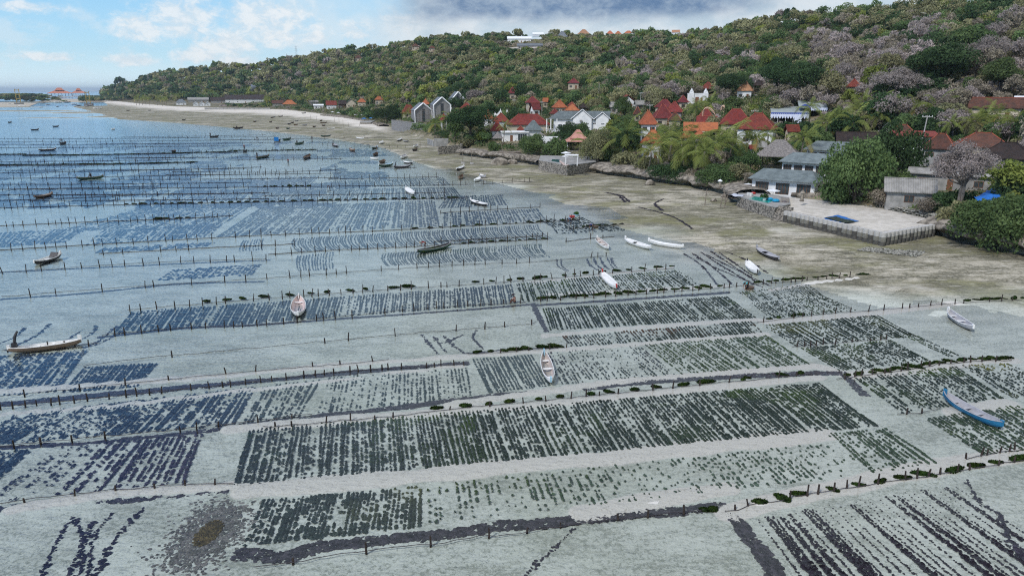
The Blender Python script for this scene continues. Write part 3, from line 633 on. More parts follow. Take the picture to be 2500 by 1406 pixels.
def leafquads(P, N, size, rs, aspect=1.5):
    n = len(P); N = N/np.linalg.norm(N, axis=1)[:, None]
    A = np.cross(N, rs.randn(n, 3)); A /= np.linalg.norm(A, axis=1)[:, None]+1e-9; B = np.cross(N, A)
    s = (size*(.6+.8*rs.rand(n)))[:, None]*.5; A = A*s*aspect; B = B*s
    V = np.stack([P-A, P-B*.9, P+A, P+B*.9], 1).reshape(-1, 3)
    return V, np.arange(n*4).reshape(n, 4)
mound_me = []
for k in range(5):
    rs = np.random.RandomState(900+k); P, N = leafball(420, .62, .42, .34, .1, rs); P *= np.array([[.8+.16*k, .85, .5+.09*k]]); P[:, 2] = np.maximum(P[:, 2], .01); V, Fq = leafquads(P, N, .12, rs)
    mound_me.append(npmesh('seaweed_mound', V, Fq, mound_m))
STAKES = []; MOUNDS = []
# name of the row, pixels, spacing in metres, mean height, chance of a stake, mound x ranges with spacing in px
ROWS = [("along the bottom weed drift", [(620, 1385), (900, 1345), (1240, 1305), (1440, 1275), (1600, 1258), (1760, 1240)], 2.6, .55, .8, []),
        ("above the bottom right strands", [(1770, 1248), (1900, 1222), (2080, 1190), (2250, 1165), (2400, 1140), (2520, 1120)], 1.0, .55, .9, [(1690, 1770, 36), (1830, 2500, 58)]),
        ("in the lower left drift", [(-20, 1232), (200, 1205), (430, 1185), (570, 1180)], 1.8, .5, .8, [(190, 196, 60)]),
        ("below the purple left drift", [(-30, 995), (250, 970), (560, 938), (860, 905), (1140, 890)], .95, .55, .85, []),
        ("above the purple left drift", [(0, 968), (260, 942), (560, 912), (850, 888), (950, 878)], 3.2, .55, .9, []),
        ("below the bluish left plot", [(-20, 1092), (220, 1068), (420, 1050), (600, 1030), (780, 1010)], 1.7, .45, .8, []),
        ("under the centre mound row", [(640, 1043), (900, 1022), (1180, 992), (1460, 965), (1760, 935), (2000, 912)], 1.9, .5, .9, [(880, 900, 40), (1060, 2010, 62)]),
        ("beside the curved mound row at right", [(2040, 925), (2200, 905), (2340, 885), (2480, 880)], .9, .5, .9, [(2060, 2470, 26)]),
        ("beside the five mounds", [(1140, 866), (1240, 860), (1385, 848)], 1.6, .4, .8, [(1150, 1370, 32)]),
        ("across the bare sand right of the long canoe", [(205, 893), (380, 872), (650, 848), (940, 820), (1250, 795), (1310, 788)], 3.2, .6, .8, []),
        ("below the blue grey plot", [(250, 818), (450, 800), (640, 792), (860, 770), (1080, 750), (1290, 738)], 1.3, .65, .9, []),
        ("along the straight mound row", [(1300, 735), (1500, 722), (1700, 708), (1850, 695), (2080, 678)], 1.2, .6, .85, [(1310, 1780, 27), (1840, 2130, 22)]),
        ("above the blue grey plot", [(310, 757), (640, 730), (940, 708), (1250, 688), (1460, 670), (1650, 655)], 1.3, .75, .9, [(480, 1020, 50), (1150, 1660, 34)]),
        ("by the bare sand above the pink boat", [(0, 725), (300, 702), (640, 680), (860, 664), (1100, 648), (1300, 640), (1480, 625)], 1.8, .8, .8, []),
        ("at the long white canoe", [(5, 856), (110, 848), (240, 838)], 1.2, .6, .9, []),
        ("along the dark ridge at right", [(1850, 788), (2000, 768), (2150, 758), (2330, 742), (2500, 735)], 1.3, .6, .8, [(1865, 1960, 24), (2350, 2500, 22)]),
        ("between the two right hand plots", [(1935, 848), (2060, 836), (2180, 826)], .8, .4, .9, []),
        ("right of the sand lane by the blue boat", [(2190, 1010), (2240, 1008), (2300, 996)], .9, .45, .9, []),
        ("below the plot under the blue boat", [(2360, 1120), (2440, 1105), (2560, 1090)], .9, .5, .9, []),
        ("left of the loaded canoe", [(655, 622), (800, 612), (1000, 603), (1120, 596), (1340, 584)], 1.5, .95, .95, [(1120, 1330, 24)]),
        ("in the open water left", [(-20, 667), (150, 655), (400, 640), (655, 632)], 1.8, .95, .9, []),
        ("over the bowed rows", [(-20, 612), (220, 598), (640, 575), (900, 565), (1150, 552), (1320, 543), (1420, 537)], 1.7, 1.0, .92, [(1000, 1420, 30)]),
        ("through the middle plots", [(0, 552), (200, 543), (420, 535), (570, 527)], 1.4, .95, .92, [(380, 470, 22)]),
        ("with dark mounds in the middle distance", [(-20, 508), (320, 500), (640, 494), (900, 488), (1140, 484)], 1.6, 1.0, .9, [(300, 1140, 22)]),
        ("behind the stooping worker", [(330, 460), (640, 457), (900, 454), (1105, 452), (1300, 445)], 1.8, .95, .9, [(640, 760, 14)]),
        ("beside the bent blue workers", [(1390, 560), (1450, 553), (1530, 549)], 1.5, .5, .7, [(1400, 1535, 17)]),
        ("under the slim white boat", [(1075, 520), (1200, 512), (1320, 506)], 1.6, .8, .9, []),
        ("in the shallow water beside the flat", [(1380, 590), (1440, 583), (1500, 578)], 1.6, .7, .8, []),
        ("beside the tall left stakes", [(-20, 463), (150, 460), (390, 455)], 1.9, 1.4, .95, []),
        ("near the left brown boat", [(-20, 490), (120, 486), (330, 477)], 2.0, 1.0, .8, []),
        ("left of the green rowing boat", [(-20, 436), (190, 434), (300, 431), (700, 425)], 2.2, 1.2, .9, []),
        ("", [(-20, 423), (420, 415), (640, 408)], 2.4, 1.1, .9, []), ("", [(800, 438), (950, 435), (1070, 432)], 2.0, .9, .9, []), ("", [(925, 412), (970, 411), (1020, 410)], 1.6, .8, .9, []),
        ("", [(-20, 405), (300, 402), (480, 398)], 2.6, 1.1, .9, [(-20, 480, 9)]), ("", [(60, 382), (250, 380), (580, 372), (720, 365)], 3, 1.0, .9, [(60, 580, 8)]), ("", [(-20, 380), (60, 379), (140, 378)], 2.5, 1, .9, [(0, 60, 7)]),
        ("", [(-20, 365), (110, 364), (350, 361)], 3, 1, .9, []), ("", [(-20, 349), (140, 348), (280, 347)], 3.5, 1, .9, [(-20, 280, 9)]), ("", [(240, 352), (390, 351), (440, 354)], 3.5, 1, .9, []), ("", [(640, 370), (760, 368), (790, 367)], 3, 1, .9, [(560, 780, 10)]),
        ("", [(500, 343), (620, 341), (960, 338)], 4, 1, .9, []), ("", [(300, 335), (480, 333), (650, 330)], 4, 1, .9, []), ("", [(560, 392), (700, 390), (840, 388)], 3, 1, .9, []), ("", [(-20, 395), (150, 394), (420, 391)], 3, 1.1, .9, []),
        ("", [(700, 420), (800, 416), (830, 414)], 2.4, 1, .9, []), ("", [(420, 420), (560, 421), (700, 421)], 2.4, 1, .9, []), ("", [(640, 478), (800, 476), (1100, 470)], 2.2, .8, .7, []), ("", [(1060, 590), (1200, 583), (1330, 576)], 2.2, .7, .6, []), ("", [(780, 354), (860, 358), (990, 362)], 3, .9, .9, []), ("", [(240, 620), (500, 606), (720, 596)], 2.6, .6, .7, [])]
r3 = np.random.RandomState(71); yy_ = 338.0
while yy_ < 502:
    for rep in range(2 if r3.rand() < .35 else 1):
        xa = -20 if rep == 0 and r3.rand() < .75 else r3.rand()*500; xb = xa+180+r3.rand()*620; lim = 950 if yy_ < 390 else (830 if yy_ < 440 else 660)
        if xa < lim-80: xb = min(xb, lim); ROWS.append(('', [(xa, yy_+1.0), ((xa+xb)/2, yy_+r3.randn()*.3), (xb, yy_-(xb-xa)*.006)], 2.2+1.6*r3.rand(), .5+.3*r3.rand(), .88, []))
    yy_ += 7+(yy_-338)*.05
rs = np.random.RandomState(404)
ropes = []
for nm, px, sp, hm, pr, mr in ROWS:
    P = dense([G(*p)[:2] for p in smoothpx(px)], .2); L = np.concatenate([[0], np.cumsum(np.linalg.norm(np.diff(P, axis=0), axis=1))])
    t = rs.rand()*sp; far_ = P[:, 1].mean()
    while t < L[-1]:
        q = np.array([np.interp(t, L, P[:, 0]), np.interp(t, L, P[:, 1])])+rs.randn(2)*.06
        if rs.rand() < pr: STAKES.append((q, hm*(.6+.8*rs.rand()), nm))
        t += sp*(.55+.9*rs.rand())
    if not nm and far_ > 165 and rs.rand() < .3: continue
    st_ = .8 if far_ < 120 else 2.5
    Q = dense(list(P[::3]), st_)
    m_ = MB(); m_.tube([(q[0]+rs.randn()*.04, q[1]+rs.randn()*.06, max(float(zt1(q[0], q[1])), -.05)+.07+.05*rs.rand()) for q in Q], .022 if far_ < 90 else .045, 4)
    o = m_.build('rope', rope_m)
    if nm: tag(o, "dark rope strung along the stakes "+nm, 'rope', 'ropes of the stake rows')
    else: ropes.append(o)
    for (xa, xb, dx) in mr:
        xx = xa+dx*.5
        while xx < xb:
            pp = smoothpx(px); yy = np.interp(xx, pp[:, 0], pp[:, 1]) if pp[0, 0] < pp[-1, 0] else px[0][1]
            q = G(xx+rs.randn()*dx*.12, yy-(6 if yy > 650 else 2)); MOUNDS.append((q[:2], nm, dx)); xx += dx*(.8+.4*rs.rand())
# far unnamed rows' ropes are joined into one far mass with their stakes
if ropes:
    V_, F_ = [], []
    for o in ropes:
        b = len(V_); V_ += [tuple(v.co) for v in o.data.vertices]; F_ += [tuple(i+b for i in p.vertices) for p in o.data.polygons]; bpy.data.objects.remove(o)
    mm = MB(); mm.v = V_; mm.f = F_; tag(mm.build('far_ropes', rope_m), 'ropes of the distant stake rows at left', 'rope', kind='stuff')
def inview(q, m=30):
    p = Pix((q[0], q[1], 0)); return -m < p[0] < 2500+m and p[1] < 1406+m
STAKES = [s for s in STAKES if inview(s[0])]
STAKES.sort(key=lambda s: -s[1]/np.linalg.norm(s[0]))
near = [s for s in STAKES if s[2]][:290]; ids = set(map(id, near)); rest = [s for s in STAKES if id(s) not in ids]
byrow = {}
for s in near: byrow.setdefault(s[2], []).append(s)
for nm, ss in byrow.items():
    ss.sort(key=lambda s: Pix((s[0][0], s[0][1], 0))[0])
    for k, (q, h_, _) in enumerate(ss):
        o = obj('stake', stake_me[rs.randint(6)]); o.location = (q[0], q[1], min(0, zt1(q[0], q[1]))+.0); o.scale = (1+.3*rs.rand(), 1+.3*rs.rand(), h_); o.rotation_euler = (rs.randn()*.06, rs.randn()*.07, rs.rand()*6)
        tag(o, "dark wooden stake, %s from the left, %s" % (nth(k+1), nm), 'stake', 'stakes '+nm)
MOUNDS = [m for m in MOUNDS if inview(m[0])]
fm = [m for m in MOUNDS if not m[1]]
byrow = {}
for m in MOUNDS:
    if m[1]: byrow.setdefault(m[1], []).append(m)
for nm, ss in byrow.items():
    ss.sort(key=lambda s: Pix((s[0][0], s[0][1], 0))[0])
    for k, (q, _, dx) in enumerate(ss):
        o = obj('seaweed_mound', mound_me[rs.randint(5)]); s = (.66+.42*rs.rand()); o.location = (q[0], q[1], max(-.02, zt1(q[0], q[1]))); 
        if q[1] > 120: s *= 1.3
        o.scale = (s*1.05, s, s*(.85+.4*rs.rand())); o.rotation_euler = (0, 0, rs.randn()*.4)
        tag(o, "dark green seaweed mound, %s from the left, %s" % (nth(k+1), nm), 'seaweed mound', 'mounds '+nm)
mm = MB()
for q, h_, _ in rest:
    mm.tube([(q[0], q[1], -.4), (q[0]+rs.randn()*.05*h_, q[1]+rs.randn()*.03, h_)], [.075, .06], 4)
tag(mm.build('far_stakes', wood_m), 'hundreds of thin stakes standing in distant rows in the blue water', 'stakes', kind='stuff')
Vs, Fs, nb_ = [], [], 0
me = mound_me[0]; base = np.zeros(len(me.vertices)*3); me.vertices.foreach_get('co', base); base = base.reshape(-1, 3)[:480]
for q, _, dx in fm:
    V = base*np.array([[2.6, 1.6, 1.5]])*(.7+.6*rs.rand())+np.array([[q[0], q[1], 0]]); Vs.append(V); Fs.append(np.arange(len(V)).reshape(-1, 4)+nb_); nb_ += len(V)
if Vs: tag(obj('far_seaweed_mounds', npmesh('far_seaweed_mounds', np.concatenate(Vs), np.concatenate(Fs), mound_m)), 'dark mounds strung along the farthest rows in the blue water', 'seaweed', kind='stuff')
# ------------------------------------------------------------------ buildings
def tiles(name, c1, c2, s=3.0): return mat(name, c1, c2, .9, .85, .5, 6, wave=(s, 'Z', .5), rnd=.12, lo=.3, hi=.7)
ROOF = dict(red=tiles("red_roof_tiles", (.235, .050, .036), (.14, .036, .03)), orange=tiles("orange_roof_tiles", (.47, .155, .07), (.33, .11, .055)), maroon=tiles("maroon_roof_tiles", (.20, .04, .042), (.12, .03, .032)),
            brown=tiles("brown_roof_tiles", (.14, .060, .042), (.07, .042, .034)), dark=tiles("dark_roof_tiles", (.055, .038, .034), (.028, .023, .022)), grey=tiles("grey_green_shingles", (.18, .215, .22), (.11, .135, .14)),
            thatch=mat("grey_thatch", (.26, .24, .225), (.14, .13, .125), 3, .95, .8, 14), pink=tiles("pink_roof_tiles", (.66, .36, .29), (.52, .27, .21)), lean=mat("fibre_cement_sheet", (.36, .35, .33), (.25, .245, .23), .8, .9, .3, wave=(1.2, 'X', .8)),
            mixed=tiles("faded_orange_brown_tiles", (.44, .22, .12), (.22, .12, .08)), white=mat("white_roof_paint", (.80, .82, .84), (.70, .72, .75), 1, .7, .2), slate=tiles("slate_roof", (.20, .22, .24), (.13, .15, .17)))
WALL = dict(white=mat("white_plaster", (.80, .81, .82), (.66, .68, .69), .5, .85, .2, 5), cream=mat("cream_plaster", (.56, .50, .40), (.44, .39, .31), .5, .9, .3, 5), grey=mat("bare_grey_render", (.34, .335, .32), (.22, .22, .21), .6, .95, .4, 5),
            block=mat("grey_blockwork", (.27, .265, .26), (.19, .19, .19), 1.2, .95, .5, 6), wood=mat("dark_wood_walls", (.09, .055, .035), (.05, .032, .022), 3, .8, .3, stretch=(6, 6, .6)), stone=mat("coral_stone_wall", (.33, .30, .255), (.085, .08, .07), 2.6, .95, 1.0, 3.5, lo=.42, hi=.58), blue=mat("blue_painted_wall", (.04, .10, .36), (.03, .07, .25), 1, .8))
glass = mat("window_glass", (.035, .045, .05), (.06, .07, .075), 1, .12, spec=.6); frame_m = mat("window_frame", (.22, .10, .05), (.14, .07, .04), 4, .7); wframe = mat("white_trim", (.82, .83, .84), (.74, .75, .76), 2, .6)
timber = mat("grey_timber", (.25, .21, .17), (.15, .125, .10), 4, .9, .3); ridge_o = mat("ridge_caps", (.36, .10, .06), (.26, .08, .05), 2, .85); concrete = mat("pole_concrete", (.42, .41, .39), (.33, .32, .31), 2, .9)
def roofpart(kind, w, d, z, h, ov, root, rm, th=.16, ridge=True, top=None):
    m_ = MB(); x, y = w/2, d/2
    if kind == 'hip':
        r_ = max(w-d, 0)/2 if top is None else top*w/2; ry = max(d-w, 0)/2
        T = [(-r_, -ry, z+h), (r_, -ry, z+h), (r_, ry, z+h), (-r_, ry, z+h)]
        B = [(-x, -y, z), (x, -y, z), (x, y, z), (-x, y, z)]
        # a kink two thirds down gives the slight flare of the tiled roofs
        K = [(b[0]*.64+t[0]*.36, b[1]*.64+t[1]*.36, z+h*.33) for b, t in zip(B, T)]
        m_.add(B+K+T, [(0, 1, 5, 4), (1, 2, 6, 5), (2, 3, 7, 6), (3, 0, 4, 7), (4, 5, 9, 8), (5, 6, 10, 9), (6, 7, 11, 10), (7, 4, 8, 11), (8, 9, 10, 11)])
        m_.box(-x+.02, x-.02, -y+.02, y-.02, z-th, z-.004)
        caps = [(B[i], K[i], T[i]) for i in range(4)]+[((T[0][0], 0 if ry == 0 else -ry, z+h), (T[1][0], 0 if ry == 0 else ry, z+h))]
    else:   # gable: ridge along x ('gablex') or along y ('gabley')
        if kind == 'gablex':
            m_.add([(-x, -y, z), (x, -y, z), (x, 0, z+h), (-x, 0, z+h), (x, y, z), (-x, y, z), (-x, -y, z-th), (x, -y, z-th), (x, 0, z+h-th), (-x, 0, z+h-th), (x, y, z-th), (-x, y, z-th)],
                   [(0, 1, 2, 3), (3, 2, 4, 5), (6, 9, 8, 7), (9, 11, 10, 8), (0, 6, 7, 1), (4, 10, 11, 5), (1, 7, 8, 2), (2, 8, 10, 4), (5, 11, 9, 3), (3, 9, 6, 0)]); caps = [((-x, 0, z+h), (x, 0, z+h))]
        else:
            m_.add([(-x, -y, z), (-x, y, z), (0, y, z+h), (0, -y, z+h), (x, y, z), (x, -y, z), (-x, -y, z-th), (-x, y, z-th), (0, y, z+h-th), (0, -y, z+h-th), (x, y, z-th), (x, -y, z-th)],
                   [(0, 3, 2, 1), (3, 5, 4, 2), (6, 7, 8, 9), (9, 8, 10, 11), (0, 1, 7, 6), (4, 5, 11, 10), (0, 6, 9, 3), (3, 9, 11, 5), (1, 2, 8, 7), (2, 4, 10, 8)]); caps = [((0, -y, z+h), (0, y, z+h))]
    o = m_.build('roof', rm, root)
    if ridge:
        c = MB()
        for pts in caps:
            if (Vector(pts[0])-Vector(pts[-1])).length > .2: c.tube([(p[0], p[1], p[2]+.04) for p in pts], .10, 5)
        c.build('ridge_cap', ridge if not isinstance(ridge, bool) else rm, o)
    return o
def window(root, x, y, z, w, h, face='y', fm=None, panes=2):
    m_ = MB(); g = MB(); t = .07
    def bx(M, a, b, z0, z1, p0, p1):
        if face == 'y': M.box(a, b, y-p1, y-p0, z0, z1)
        else: M.box(min(x+p0*face, x+p1*face), max(x+p0*face, x+p1*face), a, b, z0, z1)
    c = x if face == 'y' else y
    bx(m_, c-w/2, c+w/2, z, z+t, -.04, .06); bx(m_, c-w/2, c+w/2, z+h-t, z+h, -.04, .06)
    for k in range(panes+1):
        xx = c-w/2+(w-t)*k/panes; bx(m_, xx, xx+t, z+t, z+h-t, -.04, .06)
    bx(g, c-w/2+.02, c+w/2-.02, z+.03, z+h-.03, -.04, .02)
    o = m_.build('window', fm or frame_m, root); g.build('pane', glass, o); return o
def door(root, x, y, z, w, h, m=None):
    o = MB().box(x-w/2, x+w/2, y-.05, y+.04, z, z+h).build('door', m or frame_m, root); MB().box(x+w*.3, x+w*.36, y-.1, y-.05, z+h*.45, z+h*.52).build('handle', wframe, o); return o
HOUSES = []
LMK = []
def place(px, py, above=0, yaw=0, label=None, cat=None, name='house', group=None, dd=0, tmin=20):
    p, t = hit(px, py, above, tmin); a = math.atan2(p[0], p[1]); dirv = np.array([math.sin(a), math.cos(a)])
    root = empty(name, (p[0]+dirv[0]*dd, p[1]+dirv[1]*dd, p[2]), -a+R(yaw), label, cat, group)
    return root, p, t, mpp(np.array([p[0], p[1], p[2]+above]))
def house(kind, xl, xr, yp, ye, wallh, rf, wl, yaw, dr, label, name='house', cat='house', posts=False, nwin=2, ridge=True, ov=.6, finial=True, top=None, tmin=20, group='houses of the village', fr=None):
    xc = (xl+xr)/2; p, t = hit(xc, ye, wallh, tmin); a = math.atan2(p[0], p[1]); m = mpp(np.array([p[0], p[1], p[2]+wallh]))
    sy, cy = abs(math.sin(R(yaw))), math.cos(R(yaw)); w = (xr-xl)*m/(cy+dr*sy); d = dr*w
    depth = (d*cy+w*sy)/2; dirv = np.array([math.sin(a), math.cos(a)]); c = p[:2]+dirv*depth
    dy = F*(H-p[2]-wallh)*depth/(t*t); h = max(((ye-yp)-dy)*m*(t+depth)/t, .16*min(w, d))
    root = empty(name, (c[0], c[1], p[2]), -a+R(yaw), label, cat, group)
    x, y = w/2-ov, d/2-ov
    if posts:
        for sx in (-1, 1):
            for s2 in (-1, 1): MB().box(sx*x-.12, sx*x+.12, s2*y-.12, s2*y+.12, -.5, wallh).build('post', wframe if wl == 'white' else timber, root)
        MB().box(-x-.2, x+.2, -y-.2, y+.2, -1.2, .25).build('floor_slab', WALL['grey'], root)
    else:
        b = MB().box(-x, x, -y, y, -2.0, wallh-.16)
        if kind == 'gablex': 
            for s in (-1, 1): b.add([(s*x, -y, wallh-.17), (s*x, y, wallh-.17), (s*x, 0, wallh+h*(1-.6/max(y+.6, .7))-.2)], [(0, 1, 2)])
        if kind == 'gabley':
            for s in (-1, 1): b.add([(-x, s*y, wallh-.17), (x, s*y, wallh-.17), (0, s*y, wallh+h*(1-.6/max(x+.6, .7))-.2)], [(0, 1, 2)])
        b.build('wall', WALL[wl], root)
        k = max(1, min(nwin, int(2*x/2.2)))
        for fl in range(max(1, int(round(wallh/3.0)))):
            for i in range(k):
                xx = -x+2*x*(i+.5)/k
                if fl == 0 and i == k//2 and k > 1: door(root, xx, -y, 0, .95, 2.1)
                else: window(root, xx, -y, fl*3.0+.95, min(1.5, 1.2*x/k), 1.15, fm=fr)
            for s in (-1, 1): window(root, s*x, 0, fl*3.0+.95, min(1.4, y), 1.1, face=s, fm=fr)
    o = roofpart(kind, w, d, wallh, h, ov, root, ROOF[rf], ridge=(ridge_o if ridge is True and rf in ('red', 'maroon', 'brown') else ridge), top=top)
    if finial and kind == 'hip':
        f = MB(); r_ = max(w-d, 0)/2
        for s in ((-1, 1) if r_ > .3 else (0,)): MB().tube([(s*r_, 0, wallh+h-.05), (s*r_, 0, wallh+h+.25), (s*r_, 0, wallh+h+.75)], [.2, .14, .03], 6).build('finial', ROOF[rf], o)
    LMK.append((xc, ye, label)); HOUSES.append((root, c, max(w, d)*.62, p[2]+wallh+h, max(t-8, 20), t+depth*2, xl, xr, yp, ye+wallh/m if 'hill top' not in group else yp+(ye-yp)*.5))
    return root
hs = house
hs('hip', 978, 1018, 257, 277, 3, 'red', 'cream', 15, .7, "red hipped house left of the two grey shells of gabled houses")
hs('hip', 1028, 1050, 242, 255, 4.5, 'orange', 'cream', 0, 1, "small orange pyramid roof peeping out above the gabled shells")
hs('hip', 1111, 1167, 253, 275, 4.5, 'red', 'white', -12, .9, "large red hipped house behind the big round dark tree")
hs('hip', 1073, 1094, 279, 294, 4.5, 'red', 'white', 10, 1, "small red roofed tower pavilion left of the big round dark tree", posts=True, name='pavilion', cat='pavilion')
hs('hip', 1177, 1207, 272, 290, 3.2, 'orange', 'white', 20, .9, "bright orange hipped house left of the white crested gables")
hs('hip', 1202, 1245, 278, 297, 3.2, 'red', 'white', 0, .9, "red hipped house directly below the white crested gables")
hs('hip', 1196, 1231, 298, 320, 3, 'red', 'white', 0, .9, "lower red hipped house right behind the big round dark tree")
hs('hip', 1240, 1262, 276, 292, 3.2, 'red', 'white', -20, .9, "half hidden red roof between the crested gables and the long red roof")
hs('hip', 1232, 1345, 280, 305, 3.4, 'red', 'cream', 8, .55, "long dark red roof left of the white gabled villa")
hs('hip', 1262, 1280, 308, 318, 2.8, 'red', 'white', 0, 1, "tiny red roof above the flat white cube house")
hs('hip', 1281, 1319, 237, 251, 5.5, 'maroon', 'cream', 10, .9, "maroon roofed cream house high above the long dark red roof")
hs('gablex', 1291, 1322, 253, 268, 3, 'maroon', 'white', 30, .8, "maroon gabled house just below the maroon roofed cream house")
hs('gablex', 1323, 1342, 240, 249, 3, 'orange', 'cream', -25, .6, "small tilted orange roof right of the maroon roofed cream house")
hs('hip', 1346, 1386, 246, 263, 3, 'orange', 'cream', 8, .9, "orange hipped house behind the white gabled villa, left one")
hs('hip', 1378, 1415, 255, 270, 3, 'orange', 'cream', 0, .9, "orange hipped house behind the white gabled villa, right one")
hs('hip', 1341, 1367, 267, 278, 3, 'maroon', 'cream', 15, .9, "dark maroon roof touching the left end of the white gabled villa")
hs('hip', 1386, 1406, 250, 258, 3, 'maroon', 'cream', 0, .9, "maroon roof peeping between the two orange hipped houses")
hs('hip', 1414, 1434, 252, 263, 3.2, 'dark', 'wood', 0, 1, "dark open pavilion beside the right orange hipped house", posts=True, name='pavilion', cat='pavilion')
hs('gablex', 1487, 1530, 250, 262, 3, 'lean', 'grey', -8, .6, "plain grey gabled building above the white villa's right end", finial=False)
hs('gabley', 1505, 1554, 233, 249, 3, 'red', 'white', 12, .9, "red gable with a pale raised edge among trees")
hs('gablex', 1546, 1577, 246, 256, 2.8, 'lean', 'grey', 20, .8, "small grey lean roof right of the red gable with pale edge")
hs('hip', 1546, 1566, 262, 279, 3, 'brown', 'cream', 0, .9, "narrow brown roof left of the big orange two storey house")
hs('hip', 1597, 1648, 244, 262, 3, 'maroon', 'cream', -10, .8, "maroon roof farthest back in the middle of the village")
hs('hip', 1621, 1670, 250, 274, 3, 'red', 'grey', -5, .9, "rose red hipped house right of the dark maroon big roof")
hs('hip', 1588, 1646, 256, 289, 3.2, 'maroon', 'cream', 15, .9, "big dark maroon roof behind the orange two storey house")
hs('hip', 1630, 1664, 277, 294, 3, 'brown', 'cream', 0, .8, "dark brown roof with a pale wall under the big maroon roof")
hs('hip', 1556, 1607, 273, 304, 6, 'orange', 'white', 8, .9, "tall orange roofed white two storey house in mid village")
hs('hip', 1562, 1624, 318, 350, 4.5, 'orange', 'white', -8, .85, "orange hipped house behind the tall lone palm")
hs('hip', 1709, 1747, 202, 217, 3.2, 'red', 'wood', 0, .9, "red roofed timber pavilion high on the slope above the spired white gate", name='pavilion', cat='pavilion', posts=True)
hs('hip', 1652, 1682, 235, 250, 3, 'maroon', 'cream', 10, .9, "maroon roof left of the spired white gate house")
hs('hip', 1797, 1842, 202, 222, 3.4, 'mixed', 'white', -8, .9, "faded orange brown hipped house high on the slope")
hs('hip', 1838, 1866, 197, 209, 4, 'dark', 'wood', 0, .9, "dark timber pavilion right of the faded orange brown house", name='pavilion', cat='pavilion', posts=True)
hs('hip', 1703, 1742, 267, 287, 3, 'red', 'cream', 0, .8, "red roof behind the curved festival pole")
hs('gablex', 1700, 1750, 285, 302, 3, 'red', 'cream', 0, .7, "dark red gable between the festival poles' feet and the orange shed")
hs('hip', 1752, 1838, 268, 304, 3.4, 'red', 'cream', 6, .75, "large red hipped house with bright ridge lines behind the white walled red house")
hs('hip', 1797, 1900, 278, 316, 4.6, 'red', 'white', -8, .8, "bright red hipped house with tall white walls behind the utility pole")
hs('gablex', 1667, 1752, 299, 320, 3.2, 'orange', 'wood', 3, .45, "long plain orange roofed open shed with white stupa ornaments before it", posts=True, name='open_shed', cat='shed', finial=False, ridge=False)
hs('hip', 1660, 1692, 320, 336, 2.6, 'orange', 'wood', 0, 1, "left small orange pavilion below the long orange shed", posts=True, name='pavilion', cat='pavilion')
hs('hip', 1690, 1724, 318, 335, 2.6, 'orange', 'wood', 0, 1, "right small orange pavilion below the long orange shed", posts=True, name='pavilion', cat='pavilion')
hs('gablex', 1912, 1954, 306, 322, 3, 'red', 'cream', 25, .8, "small red gabled house under the blue and white marquee")
hs('hip', 1843, 1959, 342, 383, 3.6, 'thatch', 'wood', -4, .8, "big grey thatched pavilion above the white villas", posts=True, name='pavilion', cat='pavilion', ridge=False, finial=False, ov=1.4)
hs('gablex', 1826, 1848, 355, 364, 2.6, 'red', 'white', 20, .8, "tiny rust red roof left of the big grey thatched pavilion")
hs('gablex', 1848, 1876, 345, 360, 2.6, 'lean', 'grey', -10, .8, "grey lean roof behind the left edge of the thatched pavilion")
hs('gablex', 2036, 2136, 324, 352, 3, 'dark', 'white', 10, .6, "long very dark roof left of the two storey white house")
hs('hip', 2155, 2244, 306, 338, 3.2, 'brown', 'cream', 6, .8, "brown red hipped house behind the tall bushy tree")
hs('gabley', 2155, 2182, 300, 312, 3.4, 'slate', 'white', -15, .8, "small white gable with grey roof behind the brown red house")
hs('gablex', 2220, 2278, 326, 338, 3, 'lean', 'grey', 10, .6, "pale corrugated roof behind the leaning utility pole", finial=False)
hs('hip', 2252, 2336, 328, 364, 3, 'brown', 'grey', -6, .8, "dark brown tiled house right of the two storey white house")
hs('hip', 2328, 2462, 326, 360, 3.2, 'brown', 'cream', 4, .75, "wide reddish brown roof in the row at the right")
hs('hip', 2388, 2524, 350, 388, 3.4, 'dark', 'grey', -4, .75, "black roofed grey house at the right edge")
hs('gablex', 2372, 2492, 240, 264, 3.2, 'brown', 'cream', -4, .5, "long brown roof at the foot of the slope, upper right", finial=False)
hs('gablex', 2156, 2280, 437, 470, 2.8, 'lean', 'grey', 8, .55, "grey shed with a fibre cement roof above the rubble bank", name='shed', cat='shed', finial=False, nwin=1)
hs('gablex', 2226, 2422, 415, 428, 3, 'lean', 'grey', -3, .3, "long grey walled building behind the mauve blossom tree", finial=False, nwin=3)
hs('gablex', 2478, 2510, 236, 244, 3, 'white', 'white', 0, .8, "white roof edge in the corner beside the long brown roof")
# hill top
hs('hip', 1359, 1386, 78, 90, 4, 'slate', 'white', 0, .8, "white hilltop house with a grey pyramid roof", name='hilltop_house', group='houses on the hill top', fr=wframe)
hs('hip', 1409, 1441, 73, 84, 5, 'mixed', 'white', 0, .8, "white hilltop house with a brown hipped roof, largest on the ridge", name='hilltop_house', group='houses on the hill top', fr=wframe)
hs('gablex', 1300, 1327, 80, 84, 4, 'white', 'white', 0, .6, "flat roofed white hilltop house left of the grey pyramid roof", name='hilltop_house', group='houses on the hill top', finial=False)
hs('hip', 1480, 1498, 76, 83, 3, 'orange', 'cream', 0, .8, "leftmost of three orange roofs on the hill top", name='hilltop_house', group='houses on the hill top')
hs('hip', 1500, 1518, 77, 84, 3, 'orange', 'white', 0, .8, "middle of three orange roofs on the hill top", name='hilltop_house', group='houses on the hill top')
hs('hip', 1523, 1545, 76, 82, 3, 'orange', 'white', 0, .7, "rightmost of three orange roofs on the hill top", name='hilltop_house', group='houses on the hill top')
